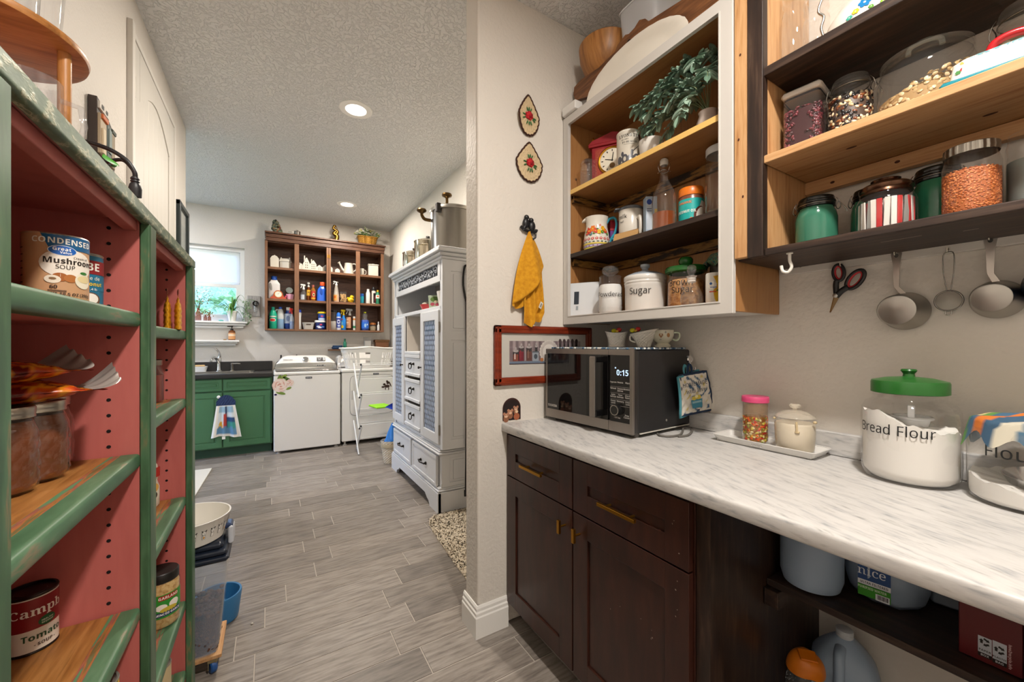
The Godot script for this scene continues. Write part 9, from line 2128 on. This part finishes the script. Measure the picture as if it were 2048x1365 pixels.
# ---------- mesh builder ----------
class Mb:
	var v := PackedVector3Array()
	var n := PackedVector3Array()
	var c := PackedColorArray()
	var t := PackedVector2Array()
	var ix := PackedInt32Array()
	var col := Color.WHITE
	var xf := Transform3D.IDENTITY
	var nb := Basis.IDENTITY
	var band := 0.0
	var count := 0
	func at(p: Vector3,rot := Vector3.ZERO,s := Vector3.ONE) -> Mb:
		xf = Transform3D(Basis.from_euler(rot)*Basis.from_scale(s),p)
		nb = xf.basis.inverse().transposed()
		return self
	func k(h: String) -> Mb:
		col = Color(h).srgb_to_linear()
		return self
	func vert(p: Vector3,q: Vector3,u := Vector2.ZERO) -> int:
		v.append(xf*p); n.append((nb*q).normalized()); c.append(col); t.append(u)
		return v.size() - 1
	func tri(a: int,b: int,d: int) -> void:   # counter-clockwise seen from outside
		ix.append(a); ix.append(d); ix.append(b)
	func quad(a: int,b: int,d: int,e: int) -> void:
		tri(a,b,d); tri(a,d,e)
	func face(a: Vector3,b: Vector3,d: Vector3,e: Vector3) -> Mb:
		var q := (b - a).cross(d - a).normalized()
		quad(vert(a,q,Vector2(0,1)),vert(b,q,Vector2(1,1)),vert(d,q,Vector2(1,0)),vert(e,q,Vector2(0,0)))
		return self
	func bx(p: Vector3,s: Vector3,bev := 0.002) -> Mb:   # box with rounded-looking edges,centre p
		var h := s/2.0 + Vector3.ONE*0.0001*(count % 7)   # no two faces of joined boxes share a plane
		count += 1
		var r := minf(bev,minf(h.x,minf(h.y,h.z))*0.95)
		var id := {}
		for sx in [-1,1]:
			for sy in [-1,1]:
				for sz in [-1,1]:
					var g := Vector3(sx,sy,sz)
					for ax in 3:
						var q := p + (h - Vector3(r,r,r))*g
						var nn := Vector3.ZERO
						nn[ax] = g[ax]
						q[ax] = p[ax] + h[ax]*g[ax]
						id[[sx,sy,sz,ax]] = vert(q,nn)
		for ax in 3:
			var b := (ax + 1) % 3
			var d := (ax + 2) % 3
			for sg in [-1,1]:
				var f := func(u: int,w: int) -> int:
					var g := [0,0,0]
					g[ax] = sg; g[b] = u; g[d] = w
					return id[[g[0],g[1],g[2],ax]]
				if sg > 0: quad(f.call(-1,-1),f.call(1,-1),f.call(1,1),f.call(-1,1))
				else: quad(f.call(-1,-1),f.call(-1,1),f.call(1,1),f.call(1,-1))
			for u in [-1,1]:   # edges along ax between faces b (sign u) and d (sign w)
				for w in [-1,1]:
					var e := func(s2: int,fa: int) -> int:
						var g := [0,0,0]
						g[ax] = s2; g[b] = u; g[d] = w
						return id[[g[0],g[1],g[2],fa]]
					if u*w > 0: _eq(e,b,d,true)
					else: _eq(e,b,d,false)
		for sx in [-1,1]:
			for sy in [-1,1]:
				for sz in [-1,1]:
					var a0: int = id[[sx,sy,sz,0]]
					var a1: int = id[[sx,sy,sz,1]]
					var a2: int = id[[sx,sy,sz,2]]
					if sx*sy*sz > 0: tri(a0,a1,a2)
					else: tri(a0,a2,a1)
		return self
	func _eq(e: Callable,b: int,d: int,pos: bool) -> void:
		var p0: int = e.call(-1,b)
		var p1: int = e.call(1,b)
		var p2: int = e.call(1,d)
		var p3: int = e.call(-1,d)
		if pos: quad(p0,p3,p2,p1)
		else: quad(p0,p1,p2,p3)
	func bb(a: Vector3,b: Vector3,bev := 0.002) -> Mb:   # box between corners in (x,y,depth) room terms
		var lo := Vector3(minf(a.x,b.x),minf(a.y,b.y),minf(a.z,b.z))
		var hi := Vector3(maxf(a.x,b.x),maxf(a.y,b.y),maxf(a.z,b.z))
		return bx((lo + hi)/2.0,hi - lo,bev)
	func lathe(pr: Array,seg := 28,sharp := 40.0,a0 := 0.0,a1 := TAU) -> Mb:   # pr: r,y,r,y ... upward on the outside
		var m := pr.size()/2
		var nn: Array[Vector2] = []
		for i in m - 1:
			var dr: float = pr[i*2 + 2] - pr[i*2]
			var dy: float = pr[i*2 + 3] - pr[i*2 + 1]
			nn.append(Vector2(dy,-dr).normalized())
		var run := 0.0
		var rows := []   # [r,y,normal,length along the profile]
		for i in m - 1:
			var na := nn[i]
			var nz := nn[i]
			if i > 0 and rad_to_deg(absf(nn[i].angle_to(nn[i - 1]))) < sharp: na = (nn[i] + nn[i - 1]).normalized()
			if i < m - 2 and rad_to_deg(absf(nn[i].angle_to(nn[i + 1]))) < sharp: nz = (nn[i] + nn[i + 1]).normalized()
			rows.append([pr[i*2],pr[i*2 + 1],na,run])
			run += Vector2(pr[i*2 + 2] - pr[i*2],pr[i*2 + 3] - pr[i*2 + 1]).length()
			rows.append([pr[i*2 + 2],pr[i*2 + 3],nz,run])
		for i in range(0,rows.size(),2):
			var prev0 := -1
			var prev1 := -1
			for j in seg + 1:
				var a := lerpf(a0,a1,float(j)/seg)
				var s := sin(a)
				var co := cos(a)
				var ra: float = rows[i][0]
				var rb: float = rows[i + 1][0]
				var q0: Vector2 = rows[i][2]
				var q1: Vector2 = rows[i + 1][2]
				var i0 := vert(Vector3(ra*s,rows[i][1],ra*co),Vector3(q0.x*s,q0.y,q0.x*co),Vector2(float(j)/seg,rows[i][3]))
				var i1 := vert(Vector3(rb*s,rows[i + 1][1],rb*co),Vector3(q1.x*s,q1.y,q1.x*co),Vector2(float(j)/seg,rows[i + 1][3]))
				if j > 0:
					if ra > 1e-6: tri(prev0,i0,i1)
					if rb > 1e-6: tri(prev0,i1,prev1)
				prev0 = i0
				prev1 = i1
		return self
	func tube(pts: Array,r: float,seg := 8,closed := false,r2 := -1.0) -> Mb:
		var m := pts.size()
		var up := Vector3.UP
		var rings := []
		for i in m + (1 if closed else 0):
			var a: Vector3 = pts[(i - 1 + m) % m] if closed or i > 0 else pts[0]
			var b: Vector3 = pts[(i + 1) % m] if closed or i < m - 1 else pts[m - 1]
			var d := (b - a).normalized()
			if i == 0 and absf(d.dot(up)) > 0.9: up = Vector3.RIGHT
			var x := up.cross(d).normalized()
			var y := d.cross(x).normalized()
			up = y
			var ring := []
			var rr := r if r2 < 0.0 else lerpf(r,r2,float(i)/maxf(1.0,m - 1.0))
			for j in seg:
				var an := TAU*j/seg
				var q := x*cos(an) + y*sin(an)
				ring.append(vert(pts[i % m] + q*rr,q))
			rings.append([ring,d])
		for i in rings.size() - 1:
			for j in seg:
				var j2 := (j + 1) % seg
				quad(rings[i][0][j],rings[i][0][j2],rings[i + 1][0][j2],rings[i + 1][0][j])
		if not closed:
			for e in [0,rings.size() - 1]:
				var nn: Vector3 = rings[e][1]*(-1.0 if e == 0 else 1.0)
				var ce := vert(pts[0] if e == 0 else pts[m - 1],nn)
				var last := []
				for j in seg:
					var w: int = rings[e][0][j]
					v.append(v[w]); n.append((nb*nn).normalized()); c.append(col); t.append(Vector2.ZERO)
					last.append(v.size() - 1)
				for j in seg:
					if e == 0: tri(ce,last[(j + 1) % seg],last[j])
					else: tri(ce,last[j],last[(j + 1) % seg])
		return self
	func ext(poly: PackedVector2Array,dp: float,z0 := 0.0,smooth := false) -> Mb:   # polygon in xy,from z0 to z0 + dp
		var pl := poly
		if Geometry2D.is_polygon_clockwise(pl):
			pl = PackedVector2Array(pl); pl.reverse()
		var id := Geometry2D.triangulate_polygon(pl)
		for side in [0,1]:
			var q := Vector3(0,0,1 if side == 1 else -1)
			var base := v.size()
			for p in pl: vert(Vector3(p.x,p.y,z0 + dp*side),q,p)
			for i in range(0,id.size(),3):
				var aa := pl[id[i]]
				var ccw := (pl[id[i + 1]] - aa).cross(pl[id[i + 2]] - aa) > 0
				if ccw == (side == 1): tri(base + id[i],base + id[i + 1],base + id[i + 2])
				else: tri(base + id[i],base + id[i + 2],base + id[i + 1])
		var m := pl.size()
		for i in m:
			var a := pl[i]
			var b := pl[(i + 1) % m]
			var e := (b - a).normalized()
			var q1 := Vector3(e.y,-e.x,0)
			var qa := q1
			var qb := q1
			if smooth:
				var pe := (a - pl[(i - 1 + m) % m]).normalized()
				var ne := (pl[(i + 2) % m] - b).normalized()
				if pe.dot(e) > 0.6: qa = (q1 + Vector3(pe.y,-pe.x,0)).normalized()
				if ne.dot(e) > 0.6: qb = (q1 + Vector3(ne.y,-ne.x,0)).normalized()
			quad(vert(Vector3(a.x,a.y,z0),qa),vert(Vector3(b.x,b.y,z0),qb),vert(Vector3(b.x,b.y,z0 + dp),qb),vert(Vector3(a.x,a.y,z0 + dp),qa))
		return self
	func grid(nx: int,ny: int,f: Callable,both := false) -> Mb:   # f(u,v) -> point; u x v points outwards
		for side in [1]:
			var base := v.size()
			for j in ny + 1:
				for i in nx + 1:
					var u := float(i)/nx
					var w := float(j)/ny
					var e := 0.004
					var du: Vector3 = f.call(minf(u + e,1.0),w) - f.call(maxf(u - e,0.0),w)
					var dv: Vector3 = f.call(u,minf(w + e,1.0)) - f.call(u,maxf(w - e,0.0))
					var q := du.cross(dv)
					if q.length() < 1e-12: q = Vector3.UP
					vert(f.call(u,w),q.normalized()*side,Vector2(u,1.0 - w))
			for j in ny:
				for i in nx:
					var a := base + j*(nx + 1) + i
					if side > 0: quad(a,a + 1,a + nx + 2,a + nx + 1)
					else: quad(a,a + nx + 1,a + nx + 2,a + 1)
		return self
	func ell(p: Vector3,r: Vector3,seg := 14) -> Mb:
		var old := xf
		xf = old*Transform3D(Basis.from_scale(r),p)
		var onb := nb
		nb = xf.basis.inverse().transposed()
		var pr := []
		var m := maxi(4,seg/2)
		for i in m + 1:
			var a := -PI/2 + PI*i/m
			pr.append(absf(cos(a)) if i > 0 and i < m else 0.0); pr.append(sin(a))
		lathe(pr,seg,90.0)
		xf = old
		nb = onb
		return self
	# flat print,in the plane xy and facing +z,cut into bands so that bend() can wrap it
	func pg(pts: PackedVector2Array,z := 0.0) -> Mb:
		var lo := 1e9
		var hi := -1e9
		var yl := 1e9
		var yh := -1e9
		for p in pts:
			lo = minf(lo,p.x); hi = maxf(hi,p.x); yl = minf(yl,p.y); yh = maxf(yh,p.y)
		var k2 := 1 if band <= 0.0 else maxi(1,ceili((hi - lo)/band))
		for i in k2:
			var pieces := [pts]
			if k2 > 1:
				var a := lerpf(lo,hi,float(i)/k2)
				var b := lerpf(lo,hi,float(i + 1)/k2)
				pieces = Geometry2D.intersect_polygons(pts,PackedVector2Array([Vector2(a,yl - 1),Vector2(b,yl - 1),Vector2(b,yh + 1),Vector2(a,yh + 1)]))
			for pc in pieces:
				var id := Geometry2D.triangulate_polygon(pc)
				var base := v.size()
				for p in pc: vert(Vector3(p.x,p.y,z),Vector3(0,0,1),p)
				for j in range(0,id.size(),3):
					var aa: Vector2 = pc[id[j]]
					if (pc[id[j + 1]] - aa).cross(pc[id[j + 2]] - aa) > 0: tri(base + id[j],base + id[j + 1],base + id[j + 2])
					else: tri(base + id[j],base + id[j + 2],base + id[j + 1])
		return self
	func rc(x: float,y: float,w: float,h: float,z := 0.0) -> Mb:   # rectangle,centre x,y
		return pg(PackedVector2Array([Vector2(x - w/2,y - h/2),Vector2(x + w/2,y - h/2),Vector2(x + w/2,y + h/2),Vector2(x - w/2,y + h/2)]),z)
	func oval(x: float,y: float,rx: float,ry: float,z := 0.0,seg := 20,turn := 0.0) -> Mb:
		var p := PackedVector2Array()
		for i in seg:
			var a := TAU*i/seg
			p.append(Vector2(x,y) + Vector2(rx*cos(a),ry*sin(a)).rotated(turn))
		return pg(p,z)
	func txt(s: String,size: float,x: float,y: float,z := 0.0005,bold := false,wide := 1.0,serif := false) -> Mb:
		var tm := TextMesh.new()
		var f := SystemFont.new()
		f.font_names = PackedStringArray(["Droid Serif" if serif else "Droid Sans"])
		if bold: f.font_weight = 700
		tm.font = f
		tm.text = s
		tm.font_size = 40
		tm.pixel_size = size/40.0
		tm.depth = 0.0
		tm.curve_step = 2.0
		var ar := tm.get_mesh_arrays()
		var vs: PackedVector3Array = ar[Mesh.ARRAY_VERTEX]
		var id: PackedInt32Array = ar[Mesh.ARRAY_INDEX] if ar[Mesh.ARRAY_INDEX] != null else PackedInt32Array(range(vs.size()))
		var base := v.size()
		for p in vs: vert(Vector3(x + p.x*wide,y + p.y,z),Vector3(0,0,1))
		for i in range(0,id.size(),3):
			var a := vs[id[i]]
			if (vs[id[i + 1]] - a).cross(vs[id[i + 2]] - a).z > 0: tri(base + id[i],base + id[i + 1],base + id[i + 2])
			else: tri(base + id[i],base + id[i + 2],base + id[i + 1])
		return self
	func bend(from: int,rad: float,turn := 0.0) -> Mb:   # wraps what was added since «from» round a cylinder about y
		for i in range(from,v.size()):
			var p := v[i]
			var q := n[i]
			var a := p.x/rad + turn
			v[i] = Vector3((rad + p.z)*sin(a),p.y,(rad + p.z)*cos(a))
			n[i] = Vector3(q.x*cos(a) + q.z*sin(a),q.y,-q.x*sin(a) + q.z*cos(a))
		return self
	func mesh() -> ArrayMesh:
		var ar := []
		ar.resize(Mesh.ARRAY_MAX)
		ar[Mesh.ARRAY_VERTEX] = v
		ar[Mesh.ARRAY_NORMAL] = n
		ar[Mesh.ARRAY_COLOR] = c
		ar[Mesh.ARRAY_TEX_UV] = t
		ar[Mesh.ARRAY_INDEX] = ix
		var m := ArrayMesh.new()
		m.add_surface_from_arrays(Mesh.PRIMITIVE_TRIANGLES,ar)
		return m

func mb(h := "ffffff") -> Mb:
	return Mb.new().k(h)

func V(x: float,y: float,d: float) -> Vector3:
	return Vector3(x,y,-d)

# ---------- things ----------
var names := {}
func numbered(s: String) -> String:
	if not names.has(s):
		names[s] = 0
		return s
	names[s] += 1
	return "%s_%03d" % [s,names[s]]

func thing(called: String,label: String,cat: String,p: Vector3,ry := 0.0,group := "") -> Node3D:
	var o := Node3D.new()
	o.name = numbered(called)
	add_child(o)
	o.position = p
	o.rotation.y = ry
	tag(o,label,cat,group)
	return o

func tag(o: Node3D,label: String,cat: String,group := "") -> void:
	o.set_meta("label",label)
	o.set_meta("category",cat)
	if group: o.set_meta("group",group)

func part(par: Node3D,called: String,b: Mb,m: Material,p := Vector3.ZERO,rot := Vector3.ZERO) -> MeshInstance3D:
	var o := MeshInstance3D.new()
	o.name = called
	o.mesh = b.mesh()
	o.material_override = m
	par.add_child(o,true)
	o.position = p
	o.rotation = rot
	return o

func stuff(par: Node3D,called: String,b: Mb,m: Material,p := Vector3.ZERO) -> MeshInstance3D:
	var o := part(par,called,b,m,p)
	o.set_meta("kind","stuff")
	return o

func solo(called: String,label: String,cat: String,b: Mb,m: Material,p := Vector3.ZERO,ry := 0.0,group := "") -> MeshInstance3D:
	var o := part(self,numbered(called),b,m,p,Vector3(0,ry,0))
	tag(o,label,cat,group)
	return o

func struct(called: String,b: Mb,m: Material,p := Vector3.ZERO) -> MeshInstance3D:
	var o := part(self,numbered(called),b,m,p)
	o.set_meta("kind","structure")
	return o

func toward(x: float,d: float,extra := 0.0) -> float:   # the turn that makes +z look along the line back to where one stands in the doorway
	return atan2(-x,d) + extra

# ---------- materials ----------
var cache := {}
func mat(h: String,rough := 0.6,metal := 0.0) -> StandardMaterial3D:
	var key := "%s %.2f %.2f" % [h,rough,metal]
	if not cache.has(key):
		var m := StandardMaterial3D.new()
		m.albedo_color = Color(h)
		m.roughness = rough
		m.metallic = metal
		m.resource_name = "plain"
		cache[key] = m
	return cache[key]

func vm(rough := 0.5,metal := 0.0) -> StandardMaterial3D:   # coloured by its mesh
	var key := "vm %.2f %.2f" % [rough,metal]
	if not cache.has(key):
		var m := StandardMaterial3D.new()
		m.vertex_color_use_as_albedo = true
		m.roughness = rough
		m.metallic = metal
		cache[key] = m
	return cache[key]

func glass(h := "ffffff",a := 0.05,rough := 0.04) -> StandardMaterial3D:
	if a <= 0.26:
		a *= 0.6
		h = Color(h).darkened(0.35).to_html(false)
	var key := "glass %s %.2f %.2f" % [h,a,rough]
	if not cache.has(key):
		var m := StandardMaterial3D.new()
		m.transparency = BaseMaterial3D.TRANSPARENCY_ALPHA
		m.albedo_color = Color(Color(h),a)
		m.roughness = rough
		m.resource_name = "glass"
		cache[key] = m
	return cache[key]

func milky(h: String,a: float,rough := 0.35) -> StandardMaterial3D:
	var m := glass(h,a,maxf(rough,0.3))
	return m

func noise_tex(seed_: int,freq: float,oct: int,ramp: Array,kind := FastNoiseLite.TYPE_SIMPLEX_SMOOTH,size := 512,warp := 0.0) -> NoiseTexture2D:
	var f := FastNoiseLite.new()
	f.seed = seed_
	f.noise_type = kind
	f.frequency = freq
	f.fractal_octaves = oct
	f.fractal_gain = 0.6
	if warp > 0.0:
		f.domain_warp_enabled = true
		f.domain_warp_amplitude = warp
		f.domain_warp_frequency = freq*0.6
	var t := NoiseTexture2D.new()
	t.width = size
	t.height = size
	t.seamless = true
	t.noise = f
	if ramp.size():
		var g := Gradient.new()
		var of := PackedFloat32Array()
		var cs := PackedColorArray()
		for i in range(0,ramp.size(),2):
			of.append(ramp[i]); cs.append(Color(ramp[i + 1]))
		g.offsets = of
		g.colors = cs
		t.color_ramp = g
	return t

var fine: NoiseTexture2D
func grain(key: String,ramp: Array,seed_: int,sc: Vector3,rough := 0.5,bump := 0.0,world := false,freq := 0.012,warp := 12.0) -> StandardMaterial3D:
	# wood: a noise drawn out along the axis whose scale is small
	var id := "grain " + key + str(sc)
	if cache.has(id): return cache[id]
	var tk := "tex " + key
	if not cache.has(tk): cache[tk] = noise_tex(seed_,freq,5,ramp,FastNoiseLite.TYPE_SIMPLEX_SMOOTH,512,warp)
	var m := StandardMaterial3D.new()
	m.albedo_texture = cache[tk]
	m.uv1_triplanar = true
	m.uv1_world_triplanar = world
	m.uv1_scale = sc
	m.uv1_triplanar_sharpness = 8.0
	m.roughness = rough
	if bump > 0.0:
		m.heightmap_enabled = true
		m.heightmap_texture = cache[tk]
		m.heightmap_scale = bump
	m.resource_name = key
	cache[id] = m
	return m

func relief(h: String,rough: float,tex: NoiseTexture2D,sc: float,depth: float) -> StandardMaterial3D:
	var m := StandardMaterial3D.new()
	m.albedo_color = Color(h)
	m.roughness = rough
	m.uv1_triplanar = true
	m.uv1_world_triplanar = true
	m.uv1_scale = Vector3.ONE*sc
	m.heightmap_enabled = true
	m.heightmap_texture = tex
	m.heightmap_scale = depth
	return m
